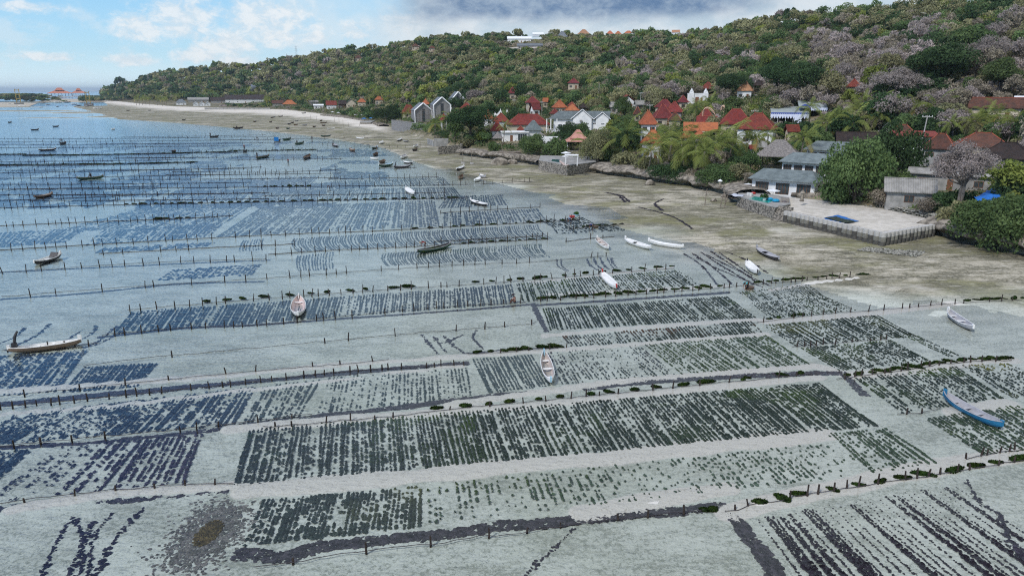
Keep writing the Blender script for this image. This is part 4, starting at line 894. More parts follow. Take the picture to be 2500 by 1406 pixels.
hs('gablex', 1640, 1660, 74, 80, 5, 'mixed', 'white', 0, .8, "lone white and blue hilltop house right of the orange roofs", name='hilltop_house', group='houses on the hill top', finial=False)
hs('gablex', 1238, 1298, 90, 95, 4, 'white', 'white', 0, .4, "long flat white colonnaded building on the hill top", name='hilltop_house', group='houses on the hill top', finial=False, nwin=6)
hs('gablex', 1262, 1326, 107, 112, 3, 'slate', 'grey', 0, .35, "long grey building above the pale cleared terrace on the hill", name='hilltop_house', group='houses on the hill top', finial=False, nwin=6)
for k, (xl, xr, yp, ye, rf, lb) in enumerate([(1004, 1024, 108, 114, 'brown', "brown roofed hillside hut left of the cleared terrace"), (1046, 1062, 113, 118, 'brown', "small brown hut on the left hillside, right one"), (866, 882, 136, 142, 'brown', "tiny brown hut near the ridge of the left hill"),
        (1240, 1262, 214, 228, 'maroon', "maroon pagoda roof alone among dark trees"), (1385, 1415, 193, 203, 'maroon', "maroon roof in the trees above the white villa"), (2068, 2100, 195, 212, 'red', "red roof half hidden by mauve trees")]):
    hs('hip', xl, xr, yp, ye, 3.5, rf, 'cream', 0, .9, lb, group='houses on the slope')
# houses along the far beach
for xl, xr, yp, ye, wh, rf, wl, kd, lb in [(430, 454, 243, 250, 4, 'slate', 'white', 'hip', "grey hipped beach house at the left end of the far beach"), (552, 646, 237, 243, 5, 'dark', 'white', 'gablex', "long dark roofed hotel block behind the far beach"),
        (515, 548, 238, 246, 4, 'dark', 'grey', 'gablex', "dark roofed block left of the long hotel"), (460, 508, 239, 244, 4, 'lean', 'grey', 'gablex', "pale flat roof behind the white row of gables on the beach"),
        (690, 724, 245, 255, 3, 'orange', 'wood', 'hip', "orange pagoda roofed pavilion on the far beach"), (796, 822, 247, 257, 4, 'red', 'white', 'gablex', "red roofed house at the right end of the far beach"), (664, 692, 246, 253, 4, 'brown', 'grey', 'gablex', "brown roof left of the orange beach pavilion"),
        (756, 778, 246, 249, 4, 'lean', 'grey', 'gablex', "flat grey roof between the palms of the far beach"), (844, 870, 242, 252, 4, 'slate', 'cream', 'gabley', "green grey gable right of the red beach house"), (872, 894, 242, 250, 4, 'orange', 'cream', 'hip', "small orange roof in the trees beyond the beach"), (914, 936, 236, 244, 4, 'orange', 'cream', 'hip', "second small orange roof in the trees, right of the first"),
        (940, 964, 270, 284, 3.2, 'brown', 'wood', 'hip', "brown pyramid roofed restaurant by the blue parasols"), (826, 846, 246, 255, 4, 'dark', 'wood', 'gablex', "dark shed between the red roof and the grey gable"), (765, 790, 255, 258, 3.2, 'white', 'white', 'gablex', "small flat white house at the beach's right end")]:
    hs(kd, xl, xr, yp, ye, wh, rf, wl, 0, .7, lb, name='beach_house', cat='beach house', group='houses along the far beach', posts=(rf == 'orange' and kd == 'hip' and xl < 700), finial=(kd == 'hip'), nwin=5 if xr-xl > 60 else 2, fr=wframe)
for k, xx in enumerate((478, 493, 507)):
    hs('gabley', xx-7, xx+7, 249, 254, 3, 'white', 'white', 0, 1.0, ("leftmost", "middle", "rightmost")[k]+" of three small white gabled cottages on the far beach", name='beach_cottage', cat='cottage', group='white beach cottages', nwin=1, fr=wframe)
# the white villa with two gables
root, p, t, m = place(1412, 321, 0, -3, "white villa with grey roof, two front gables and a balcony", 'villa', 'villa', dd=5)
X0 = lambda px: (px-1412)*m
wz = 4.7; zr = 7.6
MB().box(X0(1352), X0(1486), -3.2, 5.5, -2.5, wz).build('wall', WALL['white'], root)
b = MB(); y0, y1 = -4.0, 6.3
b.add([(X0(1338), y0, wz-.1), (X0(1488), y0, wz-.1), (X0(1490), 1.2, zr), (X0(1362), 1.2, zr), (X0(1488), y1, wz-.1), (X0(1338), y1, wz-.1)], [(0, 1, 2, 3), (3, 2, 4, 5), (5, 0, 3), (1, 4, 2), (0, 5, 4, 1)])
rf = b.build('roof', ROOF['grey'], root)
for (xa, xb, zp) in ((1396, 1448, 8.3), (1452, 1489, 7.2)):
    A, B, C_ = X0(xa), X0(xb), (X0(xa)+X0(xb))/2; g = MB()
    g.add([(A+.5, -4.2, -2.5), (B-.5, -4.2, -2.5), (B-.5, -4.2, wz+.25), (C_, -4.2, zp-.35), (A+.5, -4.2, wz+.25), (A+.5, -3.0, -2.5), (B-.5, -3.0, -2.5), (B-.5, -3, wz+.25), (C_, -3, zp-.35), (A+.5, -3, wz+.25)], [(0, 1, 2, 3, 4), (1, 6, 7, 2), (5, 0, 4, 9)]); g.build('gable_wall', WALL['white'], root)
    g = MB(); g.add([(A-.2, -4.5, wz), (C_, -4.5, zp+.1), (C_, 1.2, zp+.1), (A-.2, 1.2, wz), (B+.2, -4.5, wz), (B+.2, 1.2, wz)], [(0, 3, 2, 1), (1, 2, 5, 4)]); g.build('gable_roof', ROOF['grey'], root)
    g = MB()
    for E_ in (A-.25, B+.25): g.tube([(E_, -4.55, wz-.05), (C_, -4.55, zp+.05)], .16, 4)
    g.build('bargeboard', wframe, root)
for xx, w_, z_, h_ in ((1414, 3.6, .9, 1.5), (1436, .8, 2.6, .6), (1452, 1.3, 2.6, .6), (1472, 1.3, 2.6, .5)): window(root, X0(xx), -4.2 if xx not in (1452,) else -3.2, z_, w_, h_, fm=wframe, panes=4 if w_ > 2 else 2)
for xx in (1368, 1380, 1390): window(root, X0(xx), -3.2, .4, 1.6, 2.2, fm=wframe)
MB().box(X0(1406), X0(1424), -5.1, -4.25, 2.75, 2.95).build('awning', ROOF['lean'], root)
MB().box(X0(1419)-.5, X0(1419)+.5, -4.6, -4.24, 3.6, 4.3).build('air_conditioner', WALL['grey'], root)
MB().box(X0(1334), X0(1362), -5.5, 4, -.6, -.2).build('balcony_floor', WALL['white'], root)
b = MB(); b.box(X0(1334), X0(1362), -5.5, -5.4, .7, .85)
for k in range(14): b.box(X0(1334)+k*.38, X0(1334)+k*.38+.07, -5.48, -5.42, -.2, .7)
b.build('balcony_railing', wframe, root)
for xx in (1336, 1346, 1361): MB().box(X0(xx)-.18, X0(xx)+.18, -5.3, -4.95, -2.5, wz).build('column', wframe, root)
LMK.append((1412, 300, "white villa")); HOUSES.append((root, p[:2], 17, p[2]+8, t-10, t+12, 1336, 1488, 272, 322))
# two unfinished gabled shells and a third white gable frame behind
for (xl, xr, yp, ye, yb, lb) in ((1011, 1051, 257, 271, 301, "front grey shell of a gabled house with white frame and scaffolding"), (1057, 1096, 243, 258, 290, "rear grey shell of a gabled house with white frame"), (1100, 1132, 229, 245, 262, "white A frame gable standing over the trees behind the grey shells")):
    root, p, t, m = place((xl+xr)/2, yb, 0, 9, lb, 'house shell', 'house_shell', 'unfinished gabled houses', dd=5); w_ = (xr-xl)*m*.52; hz = (yb-ye)*m; hp = (yb-yp)*m+.6
    g = MB(); g.add([(-w_, -5, -1.5), (w_, -5, -1.5), (w_, -5, hz), (0, -5, hp), (-w_, -5, hz), (-w_, 9, -1.5), (w_, 9, -1.5), (w_, 9, hz), (0, 9, hp), (-w_, 9, hz)], [(0, 1, 2, 3, 4), (1, 6, 7, 2), (5, 0, 4, 9), (6, 5, 9, 8, 7)]); g.build('wall', WALL['block'], root)
    g = MB(); g.add([(-w_-.3, -5.4, hz), (0, -5.4, hp+.25), (0, 9.4, hp+.25), (-w_-.3, 9.4, hz), (w_+.3, -5.4, hz), (w_+.3, 9.4, hz)], [(0, 3, 2, 1), (1, 2, 5, 4)]); g.build('roof', ROOF['slate'], root)
    g = MB()
    for s in (-1, 1): g.tube([(s*(w_+.1), -5.45, -1.5), (s*(w_+.1), -5.45, hz), (0, -5.45, hp+.1)], .42, 4)
    g.build('frame', wframe, root)
    g = MB().box(-.8, .8, -5.06, -4.9, .2, hp*.72); g.build('opening', glass, root)
    if yb == 301:
        g = MB()
        for k in range(6): g.tube([(-w_+.6+k*w_*.36, -6.2, -1), (-w_+.6+k*w_*.36, -6.2, hz+1)], .05, 4)
        for k in range(4): g.tube([(-w_, -6.2, .8+k*hz*.28), (w_, -6.2, .8+k*hz*.28)], .05, 4)
        g.build('scaffold', timber, root)
    LMK.append(((xl+xr)/2, ye, lb)); HOUSES.append((root, p[:2], 8, p[2]+hp, t-8, t+14, xl, xr, yp, yb))
# white crested gables
for k, (xa, yp) in enumerate(((1208, 276), (1222, 270), (1238, 271))):
    root, p, t, m = place(xa, 292, 0, 0, ("left", "middle", "right")[k]+" of three white crested temple gables", 'temple gable', 'temple_gable', 'white temple gables', dd=3); hz = (292-yp)*m; g = MB(); s = 1.9
    for j in range(5): g.box(-s*(1-j*.2), s*(1-j*.2), -.5-(.1*(5-j)), .5+(.1*(5-j)), hz*(.45+j*.1)-.01, hz*(.55+j*.1))
    g.build('crest', WALL['white'], root); MB().box(-s*1.1, s*1.1, -1.2, 1.2, -2, hz*.45).build('wall', WALL['white'], root); MB().tube([(0, 0, hz*.94), (0, 0, hz*1.15)], [.3, .03], 6).build('finial', WALL['white'], root)
# spired white gate house
root, p, t, m = place(1701, 252, 0, 0, "white gate house with two pointed spires", 'gate house', 'gate_house', dd=3); w_ = 46*m/2; hz = (252-231)*m
g = MB().box(-w_, w_, -2.5, 2.5, -1.5, hz); g.box(-w_-.1, w_+.1, -2.6, 2.6, hz, hz+.35); g.build('wall', WALL['white'], root)
for s in (-.6, .85): 
    g = MB(); g.box(s*w_-1.2, s*w_+1.2, -2.9, -1.2, -1.5, hz+.5); g.box(s*w_-.9, s*w_+.9, -2.7, -1.4, hz+.5, hz+1.2); g.tube([(s*w_, -2.05, hz+1.2), (s*w_, -2.05, hz+2.6)], [.8, .06], 4); g.build('spire', WALL['white'], root)
door(root, 0, -2.5, 0, 1.6, 2.6); door(root, 2.2, -2.5, 0, 1.3, 2.4); LMK.append((1701, 245, "spired white gate")); HOUSES.append((root, p[:2], 6, p[2]+hz+2, t-6, t+6, 1676, 1727, 222, 255))
# flat white cube house with glass front, deck on stilts
root, p, t, m = place(1256, 345, 0, 6, "flat roofed white cube house with a glass front above the cliff", 'house', 'cube_house', dd=3.5); w_ = 63*m/2; hz = 22*m
MB().box(-w_, w_, -3, 4, -3, hz-.3).build('wall', WALL['white'], root); MB().box(-w_-.3, w_+.3, -3.6, 4.2, hz-.3, hz).build('roof', WALL['white'], root)
window(root, w_*.55, -3, .1, w_*.7, hz-.9, fm=wframe, panes=4); door(root, -w_*.3, -3, 0, 1, 2.1)
roofpart('hip', 6.8, 6, hz+.4, 3.6, .3, root, ROOF['grey'], ridge=False).location = (w_+2.6, 2, 0); MB().box(w_+.2, w_+5.2, -.3, 4.4, -2, hz+.35).build('side_room', WALL['white'], root)
LMK.append((1256, 335, "white cube house")); HOUSES.append((root, p[:2], 9, p[2]+6, t-6, t+9, 1226, 1320, 300, 346))
root, p, t, m = place(1244, 371, 2.4, 8, "timber deck on stilts hanging over the cliff ledge", 'deck', 'timber_deck'); w_ = 52*m/2
MB().box(-w_, w_, -2, 2.5, 2.2, 2.4).build('deck_boards', timber, root)
for k in range(5): MB().tube([(-w_+.3+k*(2*w_-.6)/4, -1.7, -2.2), (-w_+.3+k*(2*w_-.6)/4, -1.7, 2.2)], .1, 6).build('stilt', timber, root)
g = MB().box(-w_, w_, -2, -1.93, 3.2, 3.28)
for k in range(12): g.box(-w_+k*2*w_/11.5, -w_+k*2*w_/11.5+.06, -1.99, -1.93, 2.4, 3.2)
g.build('railing', timber, root)
hs('hip', 1202, 1228, 322, 338, 2.4, 'thatch', 'wood', 0, 1, "small thatched hut left of the white cube house", posts=True, name='hut', cat='hut', ridge=False, finial=False)
hs('hip', 1306, 1334, 323, 334, 2.4, 'thatch', 'wood', 0, 1, "low brown thatch pyramid right of the white cube house", posts=True, name='hut', cat='hut', ridge=False, finial=False)
# boundary wall
def wallrun(px, h, th, m_, name, label, cat, above=0, sub=1.0, cap=None):
    pts = [hit(x, y, 0)[0] for x, y in px]; c = pts[0]; root = empty(name, tuple(c), 0, label, cat); g = MB(); k2 = MB()
    for a_, b_ in zip(pts[:-1], pts[1:]):
        d = (b_-a_)[:2]; L = np.linalg.norm(d); d /= L; n = np.array([d[1], -d[0]])*th/2; z0 = min(a_[2], b_[2])-sub
        q = [a_[:2]-n-c[:2], b_[:2]-n-c[:2], b_[:2]+n-c[:2], a_[:2]+n-c[:2]]; zt_ = max(a_[2], b_[2])+h-c[2]
        g.add([(x, y, z0-c[2]) for x, y in q]+[(x, y, zt_) for x, y in q], [(0, 1, 2, 3), (7, 6, 5, 4), (0, 4, 5, 1), (1, 5, 6, 2), (2, 6, 7, 3), (3, 7, 4, 0)])
        if cap: 
            n2 = n*1.25; q = [a_[:2]-n2-c[:2], b_[:2]-n2-c[:2], b_[:2]+n2-c[:2], a_[:2]+n2-c[:2]]
            k2.add([(x, y, zt_+.003) for x, y in q]+[(x, y, zt_+.15) for x, y in q], [(0, 1, 2, 3), (7, 6, 5, 4), (0, 4, 5, 1), (1, 5, 6, 2), (2, 6, 7, 3), (3, 7, 4, 0)])
    g.build('wall_body', m_, root)
    if cap: k2.build('coping', cap, root)
    return root
wallrun([(1311, 354), (1362, 352)], 2.6, .3, WALL['white'], 'boundary_wall', "plain white boundary wall right of the cube house", 'wall')
wallrun([(2226, 412), (2320, 412)], 2.2, .3, WALL['grey'], 'boundary_wall', "grey wall below the two storey white house", 'wall')
# sea walls on the flat
r_ = wallrun([(958, 317), (1044, 318)], 2.6, .8, WALL['block'], 'sea_wall', "long dark grey sea wall below the gabled shells", 'sea wall', cap=WALL['grey'])
wallrun([(1070, 378), (1126, 374), (1130, 366)], 2.8, .8, WALL['stone'], 'sea_wall', "stone sea wall below the small red roofed tower pavilion", 'sea wall')
wallrun([(1045, 352), (1060, 358), (1095, 352)], 2.2, .6, WALL['grey'], 'sea_wall', "pale curved sea wall left of the big round dark tree", 'sea wall')
wallrun([(500, 268), (660, 268)], 1.8, .8, WALL['grey'], 'sea_wall', "low wall along the far beach below the long hotel", 'sea wall')
# stone pool terraces
def terrace(px_front, back, top, name, label, poolpx=None):
    """stone walled platform: front corners on the flat (pixels), pushed back some metres"""
    pts = [G(x, y, .1) for x, y in px_front]; c = pts[0].copy(); c[2] = 0; root = empty(name, tuple(c), 0, label, 'terrace')
    a = math.atan2(*np.mean(pts, 0)[:2]); dv = np.array([math.sin(a), math.cos(a)])*back
    P = [q[:2]-c[:2] for q in pts]+[pts[-1][:2]+dv-c[:2], pts[0][:2]+dv-c[:2]]; n = len(P)
    g = MB(); g.add([(x, y, -.6) for x, y in P]+[(x*.995, y*.995, top) for x, y in P], [tuple(range(n))]+[tuple([i, (i+1) % n, n+(i+1) % n, n+i]) for i in range(n)]); g.build('stone_wall', WALL['stone'], root)
    g = MB(); g.add([(x, y, top+.004) for x, y in P]+[(x, y, top+.12) for x, y in P], [tuple(range(n, 2*n))]+[tuple([i, (i+1) % n, n+(i+1) % n, n+i]) for i in range(n)]); g.build('paving', WALL['grey'], root)
    return root, c, top+.12
pool_m = mat("pool_water", (.02, .26, .20), (.03, .33, .27), 1, .08, .1, 3, spec=.5); dpool_m = mat("dark_pool_water", (.02, .09, .13), (.03, .12, .16), 1, .08, .1, 3, spec=.5)
rootA, cA, zA = terrace([(1315, 416), (1385, 431), (1455, 421)], 15, 2.9, 'pool_terrace', "round stone walled pool terrace on the flat edge below the pink pavilion", True)
rootB, cB, zB = terrace([(1798, 506), (1830, 518), (1890, 537), (1926, 528)], 9, 2.2, 'pool_terrace', "dark stone terrace with a green pool before the white villas", True)
def patch_on(root, c, px, z, th, m_, name):
    P = [G(x, y, z)[:2]-c[:2] for x, y in px]; n = len(P); g = MB(); g.add([(x, y, z-.05) for x, y in P]+[(x, y, z+th) for x, y in P], [tuple(range(n, 2*n))]+[(i, (i+1) % n, n+(i+1) % n, n+i) for i in range(n)]); return g.build(name, m_, root)
patch_on(rootA, cA, [(1346, 394), (1366, 397), (1366, 390), (1348, 389)], zA, .015, dpool_m, 'pool')
patch_on(rootB, cB, [(1828, 486), (1875, 496), (1898, 487), (1842, 480)], zB, .015, pool_m, 'pool')
# white villas with grey green roofs by the near terrace
def villa2(xl, xr, yb, hw, yaw, label, nd, w_over=None, dd=4):
    root, p, t, m = place((xl+xr)/2, yb, 0, yaw, label, 'villa', 'beach_villa', 'white villas with grey green roofs', dd=dd); root.location.z += 1.1; w_ = (xr-xl)*m*.46; d_ = 3.6
    MB().box(-w_, w_, -d_, d_, -2.5, hw).build('wall', WALL['white'], root)
    g = MB(); e = .7; g.add([(-w_-e, -d_-e-.5, hw-.05), (w_+e, -d_-e-.5, hw-.05), (w_+e, d_+e, hw+.1), (-w_-e, d_+e, hw+.1), (-w_+1, 0, hw+1.75), (w_-1.5, 0, hw+1.75)], [(0, 1, 5, 4), (1, 2, 5), (2, 3, 4, 5), (3, 0, 4), (3, 2, 1, 0)]); g.build('roof', ROOF['grey'], root)
    for k in range(nd): window(root, -w_+(k+.5)*2*w_/nd, -d_, .15, min(2.6, 1.5*w_/nd), 2.2, panes=4)
    window(root, w_, 0, .8, 1.4, 1.2, face=1)
    LMK.append(((xl+xr)/2, yb-40, label)); HOUSES.append((root, p[:2], 8, p[2]+5, t-6, t+8, xl, xr, yb-60, yb)); return root
villa2(1838, 1998, 490, 3.0, -14, "front white villa with grey green roof beside the green pool", 3, dd=3.5)
villa2(1912, 2052, 446, 3.0, -14, "middle white villa with grey green roof and brown framed doors", 5, dd=4)
villa2(1972, 2090, 412, 3.0, -14, "rear white villa with grey green roof, half behind the bushy tree", 4, dd=5)
# two storey white house with red flat eaves
root, p, t, m = place(2225, 392, 0, 10, "two storey white house with thin red roof edge behind the utility pole", 'house', 'flat_house', dd=4); w_ = 82*m/2
MB().box(-w_, w_, -3.5, 3.5, -2.5, 5.2).build('wall', WALL['white'], root); g = MB(); g.add([(-w_-.8, -4.4, 5.25), (w_+.8, -4.4, 5.25), (w_+.8, 4, 6.0), (-w_-.8, 4, 6.0), (-w_-.8, -4.4, 5.5), (w_+.8, -4.4, 5.5), (w_+.8, 4, 6.25), (-w_-.8, 4, 6.25)], [(3, 2, 1, 0), (4, 5, 6, 7), (0, 1, 5, 4), (1, 2, 6, 5), (2, 3, 7, 6), (3, 0, 4, 7)]); g.build('roof', ROOF['red'], root)
window(root, .3*w_, -3.5, 2.9, 1.6, 1.5); window(root, -.5*w_, -3.5, 2.9, 1.6, 1.5); door(root, .75*w_, -3.5, 2.6, .9, 2.2); g = MB().box(-w_, w_, -4.7, -3.52, 2.3, 2.5); g.build('balcony_floor', WALL['white'], root)
HOUSES.append((root, p[:2], 8, p[2]+6, t-6, t+8, 2180, 2275, 340, 400)); LMK.append((2225, 370, "two storey white house"))
# pink two tier pavilion
root, p, t, m = place(1410, 372, 0, 0, "pink tiled two tier pavilion beside the stone pool terrace", 'pavilion', 'pavilion', dd=5); w_ = 64*m/2
lo = roofpart('hip', 2*w_, 1.7*w_, 3.2, 1.3, .5, root, ROOF['pink'], top=.55); roofpart('hip', 1.25*w_, 1.05*w_, 4.1, 2.6, .3, root, ROOF['pink'])
for sx in (-1, 1):
    for sy in (-1, 1): MB().box(sx*w_*.8-.14, sx*w_*.8+.14, sy*w_*.62-.14, sy*w_*.62+.14, -.5, 3.2).build('post', wframe, root)
MB().box(-w_*.9, w_*.9, -w_*.75, w_*.75, -1.5, .15).build('floor_slab', WALL['grey'], root); LMK.append((1410, 350, "pink pavilion")); HOUSES.append((root, p[:2], 7, p[2]+6, t-6, t+8, 1378, 1442, 326, 376))
# blue and white marquee
tent_w = mat("white_tent_cloth", (.74, .78, .90), (.58, .66, .86), 1.5, .8, .3, 5, stretch=(4, 4, .4)); tent_b = mat("blue_tent_trim", (.05, .10, .42), (.035, .07, .30), 2, .7); tent_g = mat("grey_tent_roof", (.33, .37, .36), (.26, .30, .29), 1, .7)
root, p, t, m = place(1948, 276, 3.2, 4, "blue and white trimmed festival marquee beside the palms", 'marquee', 'marquee', dd=6); w_ = 130*m/2
g = MB(); g.add([(-w_, -6, 3.1), (w_*.35, -6, 3.1), (w_*.35, 7, 4.9), (-w_, 7, 4.9), (-w_, -6, 3.2), (w_*.35, -6, 3.2), (w_*.35, 7, 5.0), (-w_, 7, 5.0)], [(3, 2, 1, 0), (4, 5, 6, 7), (0, 1, 5, 4), (1, 2, 6, 5), (2, 3, 7, 6), (3, 0, 4, 7)]); g.build('lower_roof', tent_g, root)
g = MB(); g.add([(.0, -3, 4.6), (w_, -3, 4.6), (w_, 7, 6.8), (0, 7, 6.8), (0, -3, 4.72), (w_, -3, 4.72), (w_, 7, 6.9), (0, 7, 6.9)], [(3, 2, 1, 0), (4, 5, 6, 7), (0, 1, 5, 4), (1, 2, 6, 5), (2, 3, 7, 6), (3, 0, 4, 7)]); g.build('upper_roof', tent_g, root)
def scallop(x0, x1, y, z, dep, nm, mt, n=14, arch=0):
    g = MB(); k = n*4
    for i in range(k):
        xa, xb = x0+(x1-x0)*i/k, x0+(x1-x0)*(i+1)/k; f = lambda u: z-dep*(.55+.45*abs(math.sin(u*n*math.pi)))+arch*math.sin(u*math.pi); u0, u1 = i/k, (i+1)/k
        g.add([(xa, y, z+arch*math.sin(u0*math.pi)), (xb, y, z+arch*math.sin(u1*math.pi)), (xb, y, f(u1)), (xa, y, f(u0)), (xa, y+.05, z), (xb, y+.05, z)], [(0, 3, 2, 1)])
    return g.build(nm, mt, root)
scallop(-w_, w_*.35, -6.05, 3.2, 1.9, 'valance', tent_w); scallop(-w_, w_*.35, -6.1, 3.26, .5, 'trim', tent_b, 20); scallop(0, w_*.42, -3.1, 4.8, .9, 'arched_trim', tent_b, 9, 1.1); scallop(w_*.42, w_, -3.1, 4.8, 1.0, 'valance', tent_w, 8)
for k in range(6): MB().tube([(-w_+k*w_*.27, -5.9, -1), (-w_+k*w_*.27, -5.9, 3.1)], .06, 5).build('pole', wframe, root)
MB().box(-w_*.15, w_*.1, -6.6, -6.4, 0, 2.8).build('side_curtain', tent_w, root); LMK.append((1948, 285, "blue and white marquee")); HOUSES.append((root, p[:2], 12, p[2]+5, t-8, t+8, 1880, 2014, 246, 296))
# festival poles of bamboo with palm leaf tufts
straw = mat("palm_leaf_straw", (.62, .46, .33), (.50, .33, .24), 5, .9); 
for nm_, bx, by, tops, lb in (("festival_pole", 1750, 300, [(0, 0), (-6, 20), (-14, 30), (-24, 33), (-30, 27), (-31, 12), (-28, -4), (-26, -14)], "tall bamboo festival pole bent over in a full arch"), ("festival_pole", 1765, 300, [(0, 0), (0, 15), (1, 30), (0, 37), (-4, 36), (-5, 29)], "straight bamboo festival pole with a short hooked tip")):
    root, p, t, m = place(bx, by, 2.5, 0, lb, 'festival pole', nm_, 'bamboo festival poles'); m *= 1.1; g = MB(); pts = smoothpx([(x*m, y*m+2.5) for x, y in tops], 5); g.tube([(0, 0, -1), (0, 0, 2)]+[(q[0], 0, q[1]) for q in pts], [.12]*(len(pts)+2), 5); g.build('bamboo', straw, root)
    g = MB()
    for i, q in enumerate(pts):
        for s in (-1, 1): g.tube([(q[0], 0, q[1]), (q[0]+s*.35+random.uniform(-.1, .1), s*.3, q[1]-.5)], [.16, .03], 4)
    g.build('leaf_tufts', straw, root)
# utility poles
def pole(px, pyb, pyt, label, lean=0, arm=True, hh=None):
    root, p, t, m = place(px, pyb, 0, 0, label, 'utility pole', 'utility_pole', 'utility poles in the village'); h_ = (pyb-pyt)*m
    MB().tube([(0, 0, -.8), (lean*h_, 0, h_)], [.17, .11], 8).build('shaft', concrete, root)
    if arm:
        MB().box(lean*h_-1.0, lean*h_+1.0, -.07, .07, h_-.35, h_-.2).build('crossarm', concrete, root)
        for k in (-.9, -.3, .3, .9): MB().tube([(lean*h_+k, 0, h_-.2), (lean*h_+k, 0, h_+.08)], [.06, .05], 5).build('insulator', WALL['white'], root)
pole(1836, 346, 272, "utility pole in front of the bright red hipped house"); pole(2238, 402, 286, "leaning utility pole before the two storey white house, biggest one", .06); pole(2140, 352, 320, "short bare concrete pole left of the two storey white house", 0, False); pole(1584, 318, 258, "utility pole against the tall orange two storey house")
pole(1323, 282, 250, "pole with a lamp behind the long dark red roof"); pole(1255, 272, 245, "utility pole right of the white crested gables"); pole(1563, 268, 228, "utility pole beside the red gable with pale edge"); pole(1413, 270, 253, "pole right beside the rear orange hipped house"); pole(960, 262, 240, "far utility pole left of the red hipped house"); pole(1461, 262, 205, "tall thin pole among trees above the villa", 0, False); pole(1280, 205, 187, "thin pole on the slope, left one", 0, False); pole(1334, 220, 195, "thin pole on the slope, right one", 0, False)
# masts on the far hill
for px, yb, yt, lb in ((365, 215, 182, "thin mast at the left end of the hill"), (725, 150, 115, "lattice pylon on the ridge of the left hill")):
    root, p, t, m = place(px, yb, 0, 0, lb, 'mast', 'mast'); h_ = (yb-yt)*m; g = MB(); w_ = h_*.09
    for sx in (-1, 1):
        for sy in (-1, 1): g.tube([(sx*w_, sy*w_, -3), (sx*w_*.15, sy*w_*.15, h_)], .22, 4)
    for k in range(7): z_ = h_*k/7; s = w_*(1-.85*k/7); g.tube([(-s, -s, z_), (s, -s, z_+h_/7)], .14, 4); g.tube([(s, -s, z_), (-s, -s, z_+h_/7)], .14, 4)
    g.build('lattice', concrete, root); g = MB()
    for z_ in (.72, .84, .96): g.tube([(-w_*1.1, 0, h_*z_), (w_*1.1, 0, h_*z_)], .2, 4)
    g.build('crossarm', concrete, root)
# ------------------------------------------------------------------ cliff ledges, rubble, concrete ring wall, sand fill
rock_m = mat("coral_rock", (.31, .275, .225), (.12, .105, .085), .9, .95, 1.2, 3.5, lo=.4, hi=.6)
def cliff(px, seed, hgt=2.6, over=1.0):
    pts = [G(x, y, 0)[:2] for x, y in px]; P = dense(pts, .5); n = len(P); T = np.gradient(P, axis=0); T /= np.linalg.norm(T, axis=1)[:, None]; N = np.stack([T[:, 1], -T[:, 0]], 1)
    N *= np.where((N*P).sum(1) > 0, -1, 1)[:, None]
    prof = [(.0, -.4), (.2, .05), (-.7, .3), (-.9, .75), (.3*over, 1.05), (over, 1.35), (over*1.15, 1.75), (over*.7, 2.2), (-.3, hgt), (-2.2, hgt+.25), (-5, hgt+.1), (-7, 1.5)]
    L = np.arange(n)*.5; V = np.zeros((n, len(prof), 3))
    for k, (o_, z_) in enumerate(prof):
        o2 = o_+(fbm(L*.22, L*0+k*.5, seed, 4)-.47)*3.0*(1 if k > 0 else .4)+(fbm(L*1.1, L*0+k*2, seed+5, 3)-.45)*.9
        z2 = z_+(fbm(L*.3, L*0+k*.35, seed+9, 4)-.47)*1.5*(z_ > .2)*(z_ < 2.4)+(fbm(L*.15, L*0, seed+2, 3)-.47)*1.2*(z_ >= 1.3); q = P+N*o2[:, None]; V[:, k, :2] = q; V[:, k, 2] = z2
    i = np.arange(n*len(prof)).reshape(n, -1); return npmesh('cliff_ledge', V.reshape(-1, 3), np.stack([i[:-1, :-1], i[1:, :-1], i[1:, 1:], i[:-1, 1:]], -1).reshape(-1, 4), rock_m, True)
for k, (px, hg, ov) in enumerate([([(1796, 500), (1780, 478), (1700, 460), (1600, 445), (1450, 424)], 2.9, 1.7), ([(2560, 650), (2500, 625), (2380, 600), (2270, 572)], 2.8, 1.9), ([(1318, 408), (1290, 402), (1240, 396), (1180, 388), (1120, 380)], 2.2, 1.2), ([(2560, 560), (2300, 545), (2150, 528), (1930, 500)], 2.6, .4), ([(930, 314), (900, 303), (840, 292), (785, 286)], 2.0, .8)]):
    o = obj('cliff_ledge', cliff(px, 40+k*13, hg, ov)); o['kind'] = 'structure'
rock_me = []
for k in range(4):
    bm = __import__('bmesh').new(); __import__('bmesh').ops.create_icosphere(bm, subdivisions=2, radius=1)
    for v in bm.verts:
        c = v.co; f = .75+.7*float(fbm(np.array([c.x*1.3+k*9]), np.array([c.y*1.3+c.z*2]), k, 3)[0]); v.co = Vector((c.x*f, c.y*f*.8, c.z*f*.6))
    me = bpy.data.meshes.new('rock'); bm.to_mesh(me); bm.free(); me.materials.append(rock_m); rock_me.append(me)
def rock(px, py, wpx, lb, sq=1.0, z=0):
    p = hit(px, py)[0]; o = obj('boulder', rock_me[random.randint(0, 3)]); s = wpx*mpp(p)/2; o.location = (p[0], p[1], p[2]+z+s*.2); o.scale = (s, s*.8, s*sq); o.rotation_euler = (0, 0, random.random()*6); tag(o, lb, 'boulder', 'boulders on the flat')
rock(1742, 492, 20, "brown boulder left of the tarp beside the dark stone terrace"); rock(1772, 482, 24, "flat rust brown rock behind the leaning post"); rock(1218, 402, 42, "big grey boulder under the timber deck"); rock(1290, 392, 46, "long grey boulder beside the stone pool terrace", .7); rock(1250, 400, 26, "small dark boulder between the two large grey ones"); rock(1587, 452, 26, "rock carrying the little shrine under the cliff bushes", 1.3)
rs = np.random.RandomState(21)
